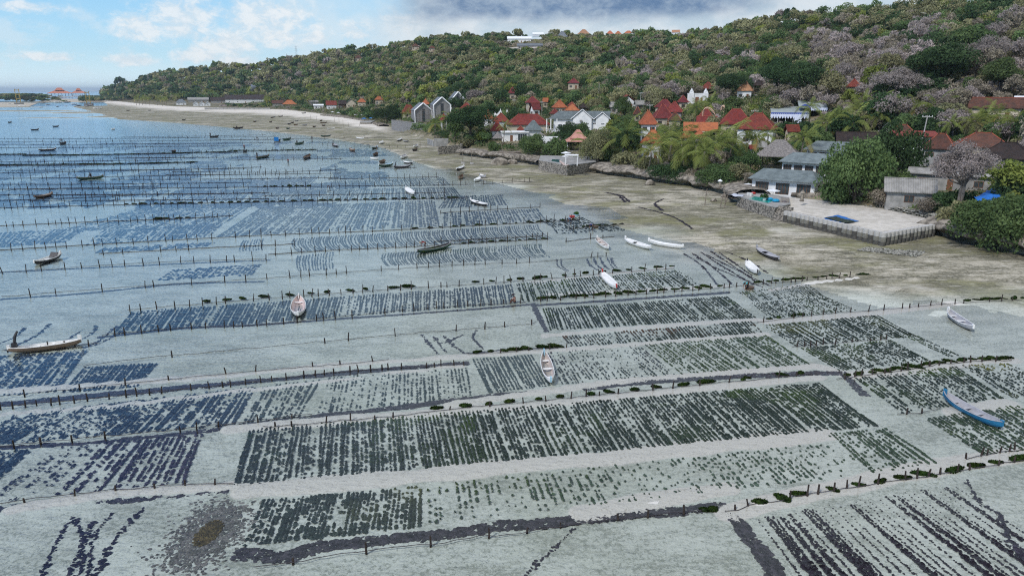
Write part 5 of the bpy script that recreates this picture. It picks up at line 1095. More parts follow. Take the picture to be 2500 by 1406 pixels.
def rubble(polypx, n, size, name, lb):
    Q = [hit(x, y)[0] for x, y in polypx]; s, t = rs.rand(n), rs.rand(n); a_, b_, c_, d_ = [q[:2] for q in Q]
    P = a_*((1-s)*(1-t))[:, None]+b_*(s*(1-t))[:, None]+c_*(s*t)[:, None]+d_*((1-s)*t)[:, None]; r_ = size*(.5+rs.rand(n)); V, Fc, TT = clumps(P[:, 0], P[:, 1], r_, r_*(.6+.8*rs.rand(n)), 1.2, rs.rand(n)*6, np.array([[.42, .40, .36]])*(.35+.8*rs.rand(n, 1)), rs)
    tag(obj(name, npmesh(name, V, Fc, weed, False, TT)), lb, 'rubble', kind='stuff')
rubble([(1925, 498), (2190, 512), (2175, 552), (1915, 522)], 2400, .22, 'rubble_bank', "bank of pale loose coral rubble behind the concrete ring wall")
rubble([(2110, 500), (2300, 522), (2330, 560), (2150, 545)], 1800, .22, 'rubble_bank', "grey stone retaining bank below the grey shed")
rubble([(2120, 605), (2260, 615), (2240, 628), (2090, 612)], 900, .13, 'rubble_scatter', "scatter of dark stones in front of the concrete ring wall")
rubble([(1790, 463), (1840, 470), (1830, 490), (1790, 485)], 500, .2, 'rubble_bank', "stones piled beside the left end of the near terrace")
# ring wall
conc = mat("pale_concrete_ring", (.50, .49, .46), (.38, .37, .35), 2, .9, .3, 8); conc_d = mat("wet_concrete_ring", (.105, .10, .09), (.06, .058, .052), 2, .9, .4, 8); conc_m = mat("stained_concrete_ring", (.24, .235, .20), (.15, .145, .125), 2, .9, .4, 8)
line = [G(1918, 545, 0)[:2], G(2152, 602, 0)[:2], G(2272, 580, 0)[:2]]; P = []
for a_, b_ in ((line[0], line[1]), (line[1], line[2])):
    L = np.linalg.norm(b_-a_); n = int(round(L/.98)); P += [a_+(b_-a_)*k/n for k in range(n)]
P.append(line[-1])
for k, q in enumerate(P):
    root = empty('ring_column', (q[0], q[1], 0), 0, "stacked concrete ring column, %s from the left in the sea wall of rings" % nth(k+1), 'ring column', 'concrete ring columns of the sea wall')
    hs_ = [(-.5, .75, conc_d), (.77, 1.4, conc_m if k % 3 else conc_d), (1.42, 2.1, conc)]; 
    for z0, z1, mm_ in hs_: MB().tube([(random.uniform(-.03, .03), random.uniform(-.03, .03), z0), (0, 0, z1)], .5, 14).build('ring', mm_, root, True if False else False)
F0 = [G(1925, 541, 0)[:2], G(2152, 597, 0)[:2], G(2268, 578, 0)[:2], G(2262, 560, 0)[:2]+np.array([2, 6]), G(2100, 532, 0)[:2]+np.array([0, 5]), G(1935, 512, 0)[:2]+np.array([0, 4])]
g = MB(); n = len(F0); g.add([(x, y, -.3) for x, y in F0]+[(x, y, 1.9) for x, y in F0], [tuple(range(n, 2*n))]+[(i, (i+1) % n, n+(i+1) % n, n+i) for i in range(n)]); o = g.build('sand_fill', mat("white_fill_sand", (.60, .565, .50), (.46, .43, .37), .8, .95, .5, 6)); o['kind'] = 'structure'
cloth = lambda nm, c: mat(nm, c, tuple(x*.7 for x in c), 2, .7, .6, 3)
def sheet(px, z, name, label, cat, m_, sag=.12, n=10):
    q = [G(x, y, z)[:2] for x, y in px]; V = []
    for j in range(n+1):
        for i in range(n+1):
            s, t = i/n, j/n; p = q[0]*(1-s)*(1-t)+q[1]*s*(1-t)+q[2]*s*t+q[3]*(1-s)*t; V.append((p[0], p[1], z+sag*(float(vn(np.array([p[0]*1.2]), np.array([p[1]*1.2]), 5)[0])-.3)))
    i = np.arange((n+1)**2).reshape(n+1, n+1); return tag(obj(name, npmesh(name, V, np.stack([i[:-1, :-1], i[:-1, 1:], i[1:, 1:], i[1:, :-1]], -1).reshape(-1, 4), m_, True)), label, cat)
sheet([(2000, 535), (2045, 525), (2098, 540), (2060, 545)], 2.0, 'tarp', "blue tarp spread on the white fill sand", 'tarp', cloth("blue_tarp", (.03, .16, .48)))
sheet([(2012, 531), (2042, 530), (2088, 541), (2066, 544)], 2.12, 'seaweed_heap', "dark green seaweed drying on the blue tarp", 'seaweed', mat("drying_weed", (.02, .035, .03), (.05, .06, .04), 3, .9, .8, 8), .3)
p_ = hit(2430, 478, 2.2)[0]; zt_ = p_[2]+2.2
sheet([(2372, 486), (2420, 492), (2490, 478), (2430, 462)], zt_, 'tarp_canopy', "bright blue tarp canopy under the yellow green tree", 'tarp', cloth("blue_canopy", (.02, .17, .60)), .9)
# ------------------------------------------------------------------ trees
bark = mat("pale_bark", (.27, .235, .20), (.15, .13, .11), 3, .95, .4, 8); bark_d = mat("dark_bark", (.11, .09, .07), (.06, .05, .04), 3, .95, .4, 8)
LEAF = dict(dark=((.075, .125, .055), (.036, .066, .03)), mid=((.15, .215, .085), (.078, .125, .05)), olive=((.29, .285, .155), (.18, .18, .095)), grey=((.32, .28, .215), (.19, .17, .13)), mauve=((.42, .365, .345), (.25, .22, .20)), lime=((.24, .27, .07), (.13, .165, .045)))
DESC = dict(dark="dark green dense", mid="mid green leafy", olive="olive green", grey="dry grey brown", mauve="mauve blossoming bare", lime="yellow green")
def crown_pts(n, rs, kind, h=7.0):
    """leaf centres and normals of a crown for a tree h high"""
    airy = kind in ('mauve', 'grey'); nb = 22 if n > 900 else (14 if n > 300 else 8)
    th = rs.rand(nb)*6.283; rr = np.sqrt(rs.rand(nb)); zz = rs.rand(nb)
    R_ = h*.40; c = np.stack([np.cos(th)*rr*R_, np.sin(th)*rr*R_, h*(.50+.36*zz*(1-.55*rr**2))], 1)
    br = h*(.13+.10*rs.rand(nb))*(.9 if airy else 1.1); b = rs.randint(0, nb, n); d = rs.randn(n, 3); d /= np.linalg.norm(d, axis=1)[:, None]; d[:, 2] = np.where(d[:, 2] < -.5, -d[:, 2], d[:, 2])
    rad = br[b]*((.35+.65*rs.rand(n)**.5) if airy else (.70+.35*rs.rand(n)))
    P = c[b]+d*rad[:, None]*np.array([[1.05, 1.05, .8]])
    return P, d+rs.randn(n, 3)*.65, c
def tree_meshes(kind, n, size, seed, h=7.0, bush=False):
    rs = np.random.RandomState(seed); P, N, c = crown_pts(n, rs, kind, h)
    if bush: P[:, 2] = (P[:, 2]-h*.36)*1.15; c = c.copy(); c[:, 2] = (c[:, 2]-h*.36)
    V, Fq = leafquads(P, N, size, rs); c1, c2 = LEAF[kind]
    crown = npmesh('crown', V, Fq, leafmat("leaves_"+kind, c1, c2, rnd=.22, trans=.34, scale=.5))
    t = MB(); th = h*(.5 if not bush else .2); lean = rs.randn(2)*.25; nt_ = 1 if kind in ('dark', 'mid') else 2
    for j in range(nt_):
        ox = lean*(1 if j == 0 else -2.2); t.tube([(j*.2, 0, -1.2), (ox[0]*.4+j*.2, ox[1]*.4, th*.5), (ox[0], ox[1], th)], [h*.030, h*.024, h*.016], 7)
        for q in c[j::nt_][:(9 if kind in ('mauve', 'grey') else 6)]:
            m_ = (np.array([ox[0], ox[1], th*.8])+q)/2+rs.randn(3)*.2; t.tube([(ox[0]*.8, ox[1]*.8, th*.75), tuple(m_), tuple(q+np.array([0, 0, h*.04]))], [h*.014, h*.009, h*.003], 5)
            if kind in ('mauve', 'grey'):
                for _ in range(5): t.tube([tuple(m_+(q-m_)*rs.rand()), tuple(q+rs.randn(3)*h*.10)], [h*.005, h*.002], 3)
    return crown, t.mesh('trunk', bark if kind in ('mauve', 'grey', 'olive') else bark_d, True)
TM = {}
for i, (k, n, s) in enumerate([('dark', 2600, .36), ('mid', 2400, .36), ('olive', 2000, .34), ('grey', 1500, .26), ('mauve', 1700, .25), ('lime', 2000, .36)]):
    TM[k] = [tree_meshes(k, n, s, 500+i*10+j) for j in range(3)]; TM[k+'_bush'] = [tree_meshes(k, n, s, 700+i*10+j, bush=True) for j in range(2)]
for i, k in enumerate(('dark', 'mid', 'mauve', 'olive', 'lime')):
    TM[k+'_big'] = [tree_meshes(k, 9000, .17 if k != 'mauve' else .12, 820+i)]; TM[k+'_bush_big'] = [tree_meshes(k, 9000, .17, 840+i, bush=True)]
TREES = []   # (x, y, z, scale xy, scale z, kind, bush, name)
def tree(px, pyb, hpx, wpx, kind, bush=False, label=None, up=0):
    p, t = hit(px, pyb, up); m = mpp(p); h_ = hpx*m*1.02; nom = 7.0*(.88 if not bush else .60); TREES.append([p[0], p[1], p[2]-.2, wpx*m/6.2, h_/nom, kind, bush, label])
# the ones that can be told apart
tree(1148, 352, 84, 108, 'dark', False, "big round dark green tree overhanging the shore before the red roofs")
tree(1140, 360, 24, 38, 'olive', True, "low olive shrub at the foot of the big round dark tree"); tree(1208, 372, 24, 30, 'mid', True, "green shrub on the cliff ledge left of the timber deck")
tree(1302, 378, 46, 66, 'mid', True, "wide green shrub right of the timber deck"); tree(1362, 378, 38, 40, 'mid', True, "green shrub left of the pink pavilion"); tree(1385, 345, 42, 50, 'dark', True, "dark shrub under the white villa's left gable")
tree(1458, 398, 70, 72, 'olive', True, "large olive grey shrub between the stone pool terrace and the lone palm"); tree(1416, 332, 30, 40, 'mid', True, "green shrub in front of the white villa's window")
tree(1522, 312, 66, 46, 'mid', False, "leafy green tree just right of the white villa"); tree(1474, 280, 36, 32, 'mid', False, "small round green tree behind the white villa's right end"); tree(1510, 345, 45, 50, 'mid', True, "green shrub left of the tall lone palm")
tree(1640, 446, 46, 90, 'dark', True, "spreading dark green bush hanging over the cliff, left one"); tree(1752, 458, 52, 96, 'mid', True, "bright green bush hanging over the cliff, right one"); tree(1580, 425, 40, 60, 'olive', True, "dull green cliff shrub under the tall lone palm")
tree(1700, 448, 40, 50, 'grey', True, "dry grey shrub between the two cliff bushes"); tree(1830, 430, 55, 40, 'mid', False, "thin pale trunked tree left of the thatched pavilion"); tree(1530, 412, 36, 60, 'olive', True, "dull shrub on the cliff right of the stone pool terrace")
tree(2085, 498, 145, 132, 'mid', True, "huge bushy tree with pale blossoms right of the front white villa"); tree(2172, 455, 138, 104, 'dark', True, "tall dark green tree behind the huge bushy tree"); tree(2040, 505, 60, 60, 'mid', True, "lower leafy part shrub beside the front white villa's end wall")
tree(2342, 520, 160, 140, 'mauve', False, "big mauve blossoming tree before the grey buildings"); tree(2450, 498, 96, 92, 'lime', False, "yellow green tree above the blue tarp canopy"); tree(2425, 606, 118, 170, 'mid', True, "sprawling green bush on the cliff at the right edge")
tree(2325, 558, 66, 70, 'olive', True, "olive shrub on the rubble bank left of the sprawling bush"); tree(2270, 520, 40, 70, 'grey', True, "dry brown shrub before the grey shed"); tree(2150, 508, 50, 50, 'grey', True, "dry stems beside the grey shed's left wall"); tree(2500, 560, 70, 60, 'mid', True, "green shrub cut off by the right edge above the cliff")
tree(1894, 255, 96, 64, 'dark', False, "tall dark cypress like tree above the blue and white marquee"); tree(1960, 264, 98, 86, 'dark', False, "broad dark tree just right of the tall dark tree above the marquee"); tree(2288, 240, 118, 130, 'dark', False, "large dark tree with bare trunks on the right slope")
tree(2185, 268, 92, 130, 'mauve', False, "pale mauve blossoming tree above the palms of the marquee"); tree(2405, 200, 100, 110, 'mauve', False, "pale mauve tree high on the slope near the right edge"); tree(2440, 245, 90, 80, 'mid', False, "green tree with two white trunks above the long brown roof")
tree(1778, 248, 62, 60, 'dark', False, "dark tree right of the red timber pavilion"); tree(1740, 330, 40, 40, 'olive', True, "olive shrub between the orange shed and the palms"); tree(2360, 245, 50, 44, 'mid', False, "young green tree left of the long brown roof"); tree(2080, 268, 46, 50, 'lime', False, "yellow green tree behind the marquee palms")
tree(1180, 262, 38, 90, 'mauve', True, "grey mauve rounded bush behind the large red hipped house"); tree(950, 300, 36, 60, 'dark', True, "dark shrub left of the pyramid roofed restaurant"); tree(1840, 352, 42, 40, 'dark', True, "dark shrub against the tall white wall of the bright red house"); tree(2395, 330, 50, 60, 'dark', True, "dark shrub behind the wide reddish roof")
tree(1260, 310, 40, 50, 'dark', True, "dark shrub in front of the long dark red roof"); tree(1570, 345, 30, 40, 'mid', True, "green shrub below the tall orange house"); tree(2290, 300, 50, 60, 'olive', True, "olive shrub above the corrugated roof"); tree(2060, 470, 30, 30, 'mid', True, "small shrub on the rubble behind the villas")
tree(1116, 268, 26, 44, 'dark', True, 'dark shrub hiding the foot of the white A frame gable'); tree(1078, 300, 18, 30, 'olive', True, 'low shrub at the foot of the rear grey shell')
nbespoke = len(TREES)
def overlaps(x, y, z, h_, w_, strict=True):
    t = math.hypot(x, y); top = Pix((x, y, z+h_)); bot = Pix((x, y, z)); wp = w_/mpp((x, y, z))/2
    for root, c, rad, ztop, t0, t1, xl, xr, yp, yb in HOUSES:
        if math.hypot(x-c[0], y-c[1]) < rad*.75+w_*.3: return True
        if t < t1 and top[0]+wp*.7 > xl and top[0]-wp*.7 < xr and top[1] < yp+(yb-yp)*.92 and bot[1] > yp-2: return True
    return False
rs = np.random.RandomState(99)
# between the houses
fill = []
for k in range(5200):
    a_ = R(-22)+rs.rand()*R(60); r0_ = float(r_shore(a_)); wd_ = float(np.interp(a_, _la[:, 0], _la[:, 1])); s_ = 4+rs.rand()*(wd_+15); r_ = r0_+s_; x_, y_ = math.sin(a_)*r_, math.cos(a_)*r_
    kind = rs.choice(['dark', 'mid', 'mid', 'olive', 'lime', 'grey', 'mauve'], p=[.30, .25, .15, .14, .05, .06, .05]); bush = rs.rand() < .55; h_ = (2.2+2.6*rs.rand()) if bush else (4.5+4*rs.rand()); w_ = h_*(1.2 if bush else .85)
    z_ = zt1(x_, y_); pp = Pix((x_, y_, z_))
    if pp[0] < -50 or pp[0] > 2560 or any(math.hypot(x_-q[0], y_-q[1]) < (w_+q[8])*.36+.002*r_ for q in fill): continue
    if overlaps(x_, y_, z_, h_, w_): continue
    fill.append([x_, y_, z_-.2, w_/6.2, h_/(7*(.88 if not bush else .60)), kind, bush, None, w_])
# the slope
hill = []; r_ = 150.0
def hillkind(p, rs, th):
    x, y = p; n1 = float(vn(np.array([x/95.]), np.array([y/42.]), 5)[0]); u = rs.rand()
    m_ = 0.0
    if x > 1850: m_ = .68*float(sstep(55, 105, y))*float(sstep(1850, 2050, x))
    elif x > 1480: m_ = .16*float(sstep(90, 125, y))
    else: m_ = .02
    m_ *= (.25+1.5*n1)
    if u < m_: return 'mauve' if rs.rand() < .55 else 'grey'
    d_ = .22+.3*float(sstep(170, 235, y))*(x < 1450)
    pr = [d_, .26, .34, .07, .09]; pr = np.array(pr); k = ['dark', 'mid', 'olive', 'grey', 'lime']
    if n1 > .6: pr = pr*np.array([.4, .8, 1.8, 1.3, 1.6])
    return k[rs.choice(5, p=pr/pr.sum())]
while r_ < 2300:
    sp = max(5.2, .0072*r_)*(1.0 if r_ < 500 else 1.05); na = int(R(92)/(sp/r_))
    for j in range(na):
        a_ = R(-32)+R(92)*(j+rs.rand())/na; rr_ = r_+rs.randn()*sp*.35
        r0_ = float(np.exp(np.interp(a_, _sa[:, 0], np.log(_sa[:, 1])))); wd_ = float(np.interp(a_, _la[:, 0], _la[:, 1])); rr = float(np.interp(a_, _la[:, 0], _la[:, 3]))
        if rr_ < r0_+wd_*.92 or rr_ > rr+sp*2.5 or a_ > R(38) or a_ < R(-29.5): continue
        hill.append((math.sin(a_)*rr_, math.cos(a_)*rr_, (rr_-r0_-wd_)/(rr-r0_-wd_), sp))
    r_ += sp*.95
hx = np.array([h[0] for h in hill]); hy = np.array([h[1] for h in hill]); hz = zt(hx, hy); HT = []
CLEAR = [(1205, 1318, 118, 138), (1262, 1330, 100, 120)]
for (x_, y_, th, sp), z_ in zip(hill, hz):
    p = Pix((x_, y_, z_))
    if p[0] < -40 or p[0] > 2640 or p[1] < -130: continue
    if any(c[0] < p[0] < c[1] and c[2] < p[1] < c[3] for c in CLEAR) and rs.rand() < .9: continue
    t = math.hypot(x_, y_); kind = hillkind(p, rs, th); w_ = sp*(.85+.95*rs.rand()**1.5); h_ = w_*(.8+.55*rs.rand())
    if overlaps(x_, y_, z_, h_, w_): continue
    HT.append([x_, y_, z_-.3, w_/6.2, h_/6.2, kind, False, None, w_])
HT.sort(key=lambda q: math.hypot(q[0], q[1])/q[8])
fill.sort(key=lambda q: math.hypot(q[0], q[1])/q[8])
fill_i = fill[:130]; nh = 288-nbespoke-len(fill_i); allt = TREES+fill_i+HT[:nh]
rest_t = fill[130:]+HT[nh:]
SHORT = {"blue and white marquee": (1948, 280), "white villa": (1412, 300), "grey thatched pavilion": (1900, 370), "spired white gate house": (1701, 240), "two storey white house": (2225, 370), "grey shed": (2215, 460), "pink pavilion": (1410, 350), "white cube house": (1256, 335), "grey house shells": (1050, 275), "long brown upper roof": (2430, 255), "long orange shed": (1710, 310), "tall orange house": (1582, 290), "bright red hipped house": (1848, 300), "wide reddish roof": (2395, 345), "black roofed house": (2450, 375), "faded hipped house": (1820, 215), "long dark red roof": (1290, 295), "big dark shore tree": (1148, 310), "far hotel": (600, 245), "orange hipped houses": (1385, 262), "big maroon roof": (1617, 272), "red tree roof": (2084, 205), "right hilltop corner": (2450, 60), "middle ridge": (1900, 60), "big mauve tree": (2340, 430), "maroon cream house": (1300, 245), "white hilltop houses": (1400, 85), "mauve palm tree": (2185, 220)}
def locate(px):
    b = min(SHORT.items(), key=lambda kv: abs(kv[1][0]-px[0])+1.6*abs(kv[1][1]-px[1])); dx, dy = px[0]-b[1][0], px[1]-b[1][1]
    rel = ("right of" if dx > 0 else "left of") if abs(dx) > abs(dy)*1.3 else ("below" if dy > 0 else "above"); return rel+" the "+b[0]
auto = {}
for q in allt:
    if q[7] is None:
        px = Pix((q[0], q[1], q[2]+q[4]*4)); key = "%s %s %s" % (DESC[q[5]], 'shrub' if q[6] else 'tree', locate(px)); auto.setdefault(key, []).append((px[0], q))
for key, L in auto.items():
    L.sort(key=lambda e: e[0])
    for k, (_, q) in enumerate(L): q[7] = key if len(L) == 1 else "%s, %s from the left" % (key, nth(k+1))
for i, q in enumerate(allt):
    x_, y_, z_, sx, sz, kind, bush, lb = q[:8]; ms = TM[kind+('_bush' if bush else '')+('_big' if i < nbespoke and sx > 1.15 and kind != 'grey' else '')]; cr, tr_ = ms[i % len(ms)]
    root = empty('shrub' if bush else 'tree', (x_, y_, z_), rs.rand()*6.28, lb, 'shrub' if bush else 'tree', 'trees and shrubs of the shore village and slope'); root.scale = (sx*(.92+.16*rs.rand()), sx*(.92+.16*rs.rand()), sz)
    obj('crown', cr, root); obj('trunk', tr_, root)
# everything beyond: one wood
def forest(name, items, label, nleaf, size):
    TPL = {}
    for k in LEAF:
        for j in range(4):
            r2 = np.random.RandomState(60+j); P, N, _ = crown_pts(nleaf, r2, k, 7.0); V, Fq = leafquads(P, N, size*(.66 if k in ('mauve', 'grey') else 1), r2, 3.6 if k in ('mauve', 'grey') else 1.5); TPL[k, j] = V-np.array([[0, 0, .7]])
    Vs, Ts, nv = [], [], 0; r2 = np.random.RandomState(3)
    for q in items:
        V = TPL[q[5], r2.randint(4)]; an = r2.rand()*6.28; c_, s_ = math.cos(an), math.sin(an); sx, sz = q[3], q[4]*(1.0 if not q[6] else .75)
        W = np.empty_like(V); W[:, 0] = (V[:, 0]*c_-V[:, 1]*s_)*sx+q[0]; W[:, 1] = (V[:, 0]*s_+V[:, 1]*c_)*sx+q[1]; W[:, 2] = V[:, 2]*sz+q[2]; Vs.append(W)
        c1 = np.array(LEAF[q[5]][0]); c2 = np.array(LEAF[q[5]][1]); f = r2.rand(); base = (c1*f+c2*(1-f))*(1.15+.40*r2.rand()); nq = len(V)//4; t = np.repeat((base[None]*(.75+.5*r2.rand(nq, 1))), 4, 0); Ts.append(t)
    V = np.concatenate(Vs); o = obj(name, npmesh(name, V, np.arange(len(V)).reshape(-1, 4), leafmat("wood_leaves", (1.0, 1.0, 1.0), (.8, .8, .8), attr=True, trans=.36), False, np.concatenate(Ts)))
    tag(o, label, 'woodland', kind='stuff')
nearr = [q for q in rest_t if math.hypot(q[0], q[1]) < 480]; midr = [q for q in rest_t if 480 <= math.hypot(q[0], q[1]) < 950]; farr = [q for q in rest_t if math.hypot(q[0], q[1]) >= 950]
forest('slope_wood', nearr, "mixed green and mauve wood covering the right slope", 700, .40)
forest('middle_wood', midr, "mixed olive and green wood covering the middle of the hill", 260, .70)
forest('far_wood', farr, "hazy wood over the far left hill", 130, 1.05)
# low growth between the houses and under the trees
n = 9000; a_ = R(-20)+rs.rand(n)*R(58); r0_ = r_shore(a_); wd_ = np.interp(a_, _la[:, 0], _la[:, 1]); r_ = r0_+3+rs.rand(n)**.8*(wd_+60); x_ = np.sin(a_)*r_; y_ = np.cos(a_)*r_; z_ = zt(x_, y_)
okk = np.ones(n, bool)
for root, c, rad, ztop, t0, t1, xl, xr, yp, yb in HOUSES: okk &= np.hypot(x_-c[0], y_-c[1]) > rad*.7
x_, y_, z_ = x_[okk], y_[okk], z_[okk]; k_ = 26; n = len(x_); s_ = (.5+.9*rs.rand(n))*(1+r_[okk]/400); d = rs.randn(n, k_, 3)*np.array([.55, .55, .28]); P = np.stack([x_, y_, z_+.35*s_], 1)[:, None]+d*s_[:, None, None]; P[:, :, 2] = np.maximum(P[:, :, 2], z_[:, None]+.05)
N = d+rs.randn(n, k_, 3)*.4+np.array([0, 0, .4]); V, Fq = leafquads(P.reshape(-1, 3), N.reshape(-1, 3), .42, rs); pal = np.array([LEAF['dark'][0], LEAF['mid'][0], LEAF['mid'][1], LEAF['olive'][0], LEAF['olive'][1], LEAF['grey'][1], LEAF['lime'][1]]); T = np.repeat(pal[rs.randint(0, 7, n)]*(.7+.6*rs.rand(n, 1)), k_*4, 0)
tag(obj('undergrowth', npmesh('undergrowth', V, Fq, leafmat("wood_leaves", (1, 1, 1), (.8, .8, .8)), False, T)), "low green undergrowth between houses and trees", 'undergrowth', kind='stuff')
# ------------------------------------------------------------------ palms
def palm_meshes(seed, h=8.0, nf=16, L=3.9, k=11):
    rs = np.random.RandomState(seed); Vs, Ts = [], []
    for f in range(nf):
        az_ = f*2.4+rs.randn()*.3; up = 1.25-1.75*(f/nf)+rs.randn()*.12; pts = []; p = np.zeros(3); el_ = up; ln = L*(.8+.35*rs.rand()); bend = .10+.09*rs.rand()
        for j in range(k+1):
            pts.append(p.copy()); p = p+np.array([math.cos(az_)*math.cos(el_), math.sin(az_)*math.cos(el_), math.sin(el_)])*ln/k; el_ = max(el_-bend*(.4+1.3*j/k), -1.35)
        pts = np.array(pts); side = np.array([-math.sin(az_), math.cos(az_), 0]); yel = f > nf*.8 and rs.rand() < .5; fc = (.7+.5*rs.rand())
        for j in range(1, k):
            wv = ln*.20*math.sin(math.pi*min(.97, (j+.6)/(k+.4)))**.6
            for s in (-1, 1):
                for e in (0, .34, .67):
                    a0 = pts[j]+(pts[j+1]-pts[j])*e; a1 = a0+(pts[j+1]-pts[j])*.20; fw = (pts[j+1]-pts[j])/ln*k*wv*.7; tip = a0+side*s*wv*.75+fw+np.array([0, 0, -wv*(.35+.45*rs.rand())])
                    Vs += [a0, a1, tip+(a1-a0)*.4, tip]; c = np.array((.25, .29, .085) if not yel else (.44, .36, .12))*fc*(.75+.4*rs.rand()); Ts += [c]*4
    V = np.array(Vs)+np.array([0, 0, h]); crown = npmesh('crown', V, np.arange(len(V)).reshape(-1, 4), leafmat("palm_fronds", (1, 1, 1), (.8, .85, .8), attr=True, rnd=.15, trans=.3), False, np.array(Ts))
    t = MB(); b = rs.randn(2)*.5; t.tube([(b[0]*1.2, b[1]*1.2, -1), (b[0]*.6, b[1]*.6, h*.35), (0, 0, h*.8), (0, 0, h+.1)], [.22, .16, .13, .16], 7); return crown, t.mesh('trunk', bark, True)
PM = [palm_meshes(30+k) for k in range(5)]; PALMS = []
def palm(px, pyc, rpx, label, h=8.0):
    p, t = hit(px, pyc, h); m = mpp((p[0], p[1], p[2]+h)); PALMS.append((p, rpx*m/2.25, h, label))
for px, py, r_, lb in [(1527, 335, 42, "tall lone coconut palm left of the palm clump"), (1640, 338, 42, "leftmost palm of the clump over the cliff bushes"), (1668, 362, 40, "second palm of the clump over the cliff bushes, low"), (1700, 358, 38, "middle palm of the clump, before the small orange pavilions"), (1748, 350, 52, "largest palm of the clump, right of the small orange pavilions"), (1790, 338, 36, "rightmost palm of the clump, before the white walled red house"),
        (1612, 350, 30, "small palm before the orange hipped house"), (1432, 348, 24, "small palm before the pink pavilion"), (1876, 328, 26, "palm at the corner of the bright red hipped house"), (1962, 336, 30, "palm behind the grey thatched pavilion"), (2084, 300, 34, "pale leaning palm in the grove right of the marquee, lowest"), (2096, 272, 30, "palm in the grove right of the marquee, uppermost left"), (2140, 262, 28, "palm in the grove right of the marquee, uppermost middle"), (2150, 282, 26, "palm at the right end of the grove beside the marquee"),
        (2050, 285, 28, "palm partly hiding the marquee's right end"), (2020, 300, 24, "palm below the marquee's right end"), (2240, 268, 28, "palm behind the leaning utility pole's top, left"), (2285, 262, 30, "upright palm behind the leaning utility pole, right"), (2322, 300, 22, "small palm right of the leaning utility pole"), (2380, 296, 28, "leftmost of four palms behind the wide reddish roof"), (2410, 285, 28, "second of four palms behind the wide reddish roof"), (2440, 280, 30, "third of four palms behind the wide reddish roof"), (2475, 300, 26, "fourth of four palms behind the wide reddish roof"),
        (1978, 262, 24, "banana like palm above the marquee's left part"), (1700, 262, 22, "palm behind the curved festival pole"), (1735, 252, 20, "palm just above the festival poles"), (1062, 303, 16, "small palm left of the small red roofed tower pavilion"), (1098, 290, 18, "palm at the left edge of the big round dark tree"), (995, 275, 13, "palm before the red hipped house beside the grey shells"), (1232, 308, 14, "small palm before the lower red hipped house"), (2110, 250, 24, "palm on the slope above the marquee grove"), (1850, 338, 24, "palm left of the bright red house's corner palm"), (1590, 372, 28, "low palm right of the tall lone palm"), (1720, 372, 34, "lowest palm at the front of the clump")]: palm(px, py, r_, lb, 7.0 if py > 300 else 6.0)
g_ = np.random.RandomState(12); GV = []
for k in range(400):
    px = 330+g_.rand()*670; py = 219+g_.rand()*26-(px-330)*.004
    if px > 930 and py > 238: continue
    p, t = hit(px, py, 9.0)
    if any(math.hypot(p[0]-q[0], p[1]-q[1]) < 7 for q in GV) or t > 1900: continue
    if any(xl-2 < px < xr+2 and py > yp-6 for _, _, _, _, _, _, xl, xr, yp, yb in HOUSES): continue
    GV.append(p)
GV.sort(key=lambda p: Pix(p)[0]); GV = GV[:170]
for k, p in enumerate(GV): PALMS.append((p, 1.35, 9.0, "coconut palm of the far beach grove, %s from the left" % (nth(k+1) if k < 99 else "%s after the hundredth, counted" % nth(k-98))))
for i, (p, s, h_, lb) in enumerate(PALMS):
    cr, tr_ = PM[i % 5]; root = empty('coconut_palm', tuple(p), i*1.3, lb, 'palm', 'coconut palms of the far grove' if 'far beach' in lb else 'coconut palms in the village'); root.scale = (s, s, max(h_/8.0, .3)); c = obj('crown', cr, root); c.scale = (1, 1, s/(h_/8.0)); c.location = (0, 0, 8*(1-s/(h_/8.0))); obj('trunk', tr_, root)
# ------------------------------------------------------------------ boats
def paint(nm, c, k=.72, r=.5): return mat("boat_paint_"+nm, c, tuple(x*k for x in c), 2.5, r, .15, 9, lo=.42, hi=.75)
BP = dict(white=paint("white", (.80, .80, .78)), grey=paint("grey", (.40, .40, .42)), pink=paint("pinkish", (.62, .50, .47)), blue=paint("blue", (.03, .19, .36)), dark=paint("dark", (.045, .045, .05)), green=paint("dark_green", (.04, .09, .06)), brown=paint("brown", (.12, .08, .055)), red=paint("red", (.45, .04, .035)), inner=paint("worn_inside", (.50, .44, .40)), teal=paint("pale_blue", (.35, .55, .66)), wood=paint("bare_wood", (.24, .17, .12)))
def hullmesh(L, B, D, rise=.28, n=17, inset=.0, bowk=1.25):
    V, Fq = [], []; sec = [(-1, 1.0), (-.92, .55), (-.62, .18), (0, 0), (.62, .18), (.92, .55), (1, 1.0)]
    for i in range(n):
        u = i/(n-1)*2-1; f = max(1-abs(u)**2.4, .03)**.75; sh = rise*abs(u)**2.6*(bowk if u > 0 else 1)
        for (a, b) in sec: V.append((u*L/2, a*B/2*f, b*D+sh*(.35+.65*b)+(D*.55*abs(u)**5)*(1-b)))
    m_ = len(sec)
    for i in range(n-1):
        for k in range(m_-1): Fq.append((i*m_+k, i*m_+k+1, (i+1)*m_+k+1, (i+1)*m_+k))
    return V, Fq, m_
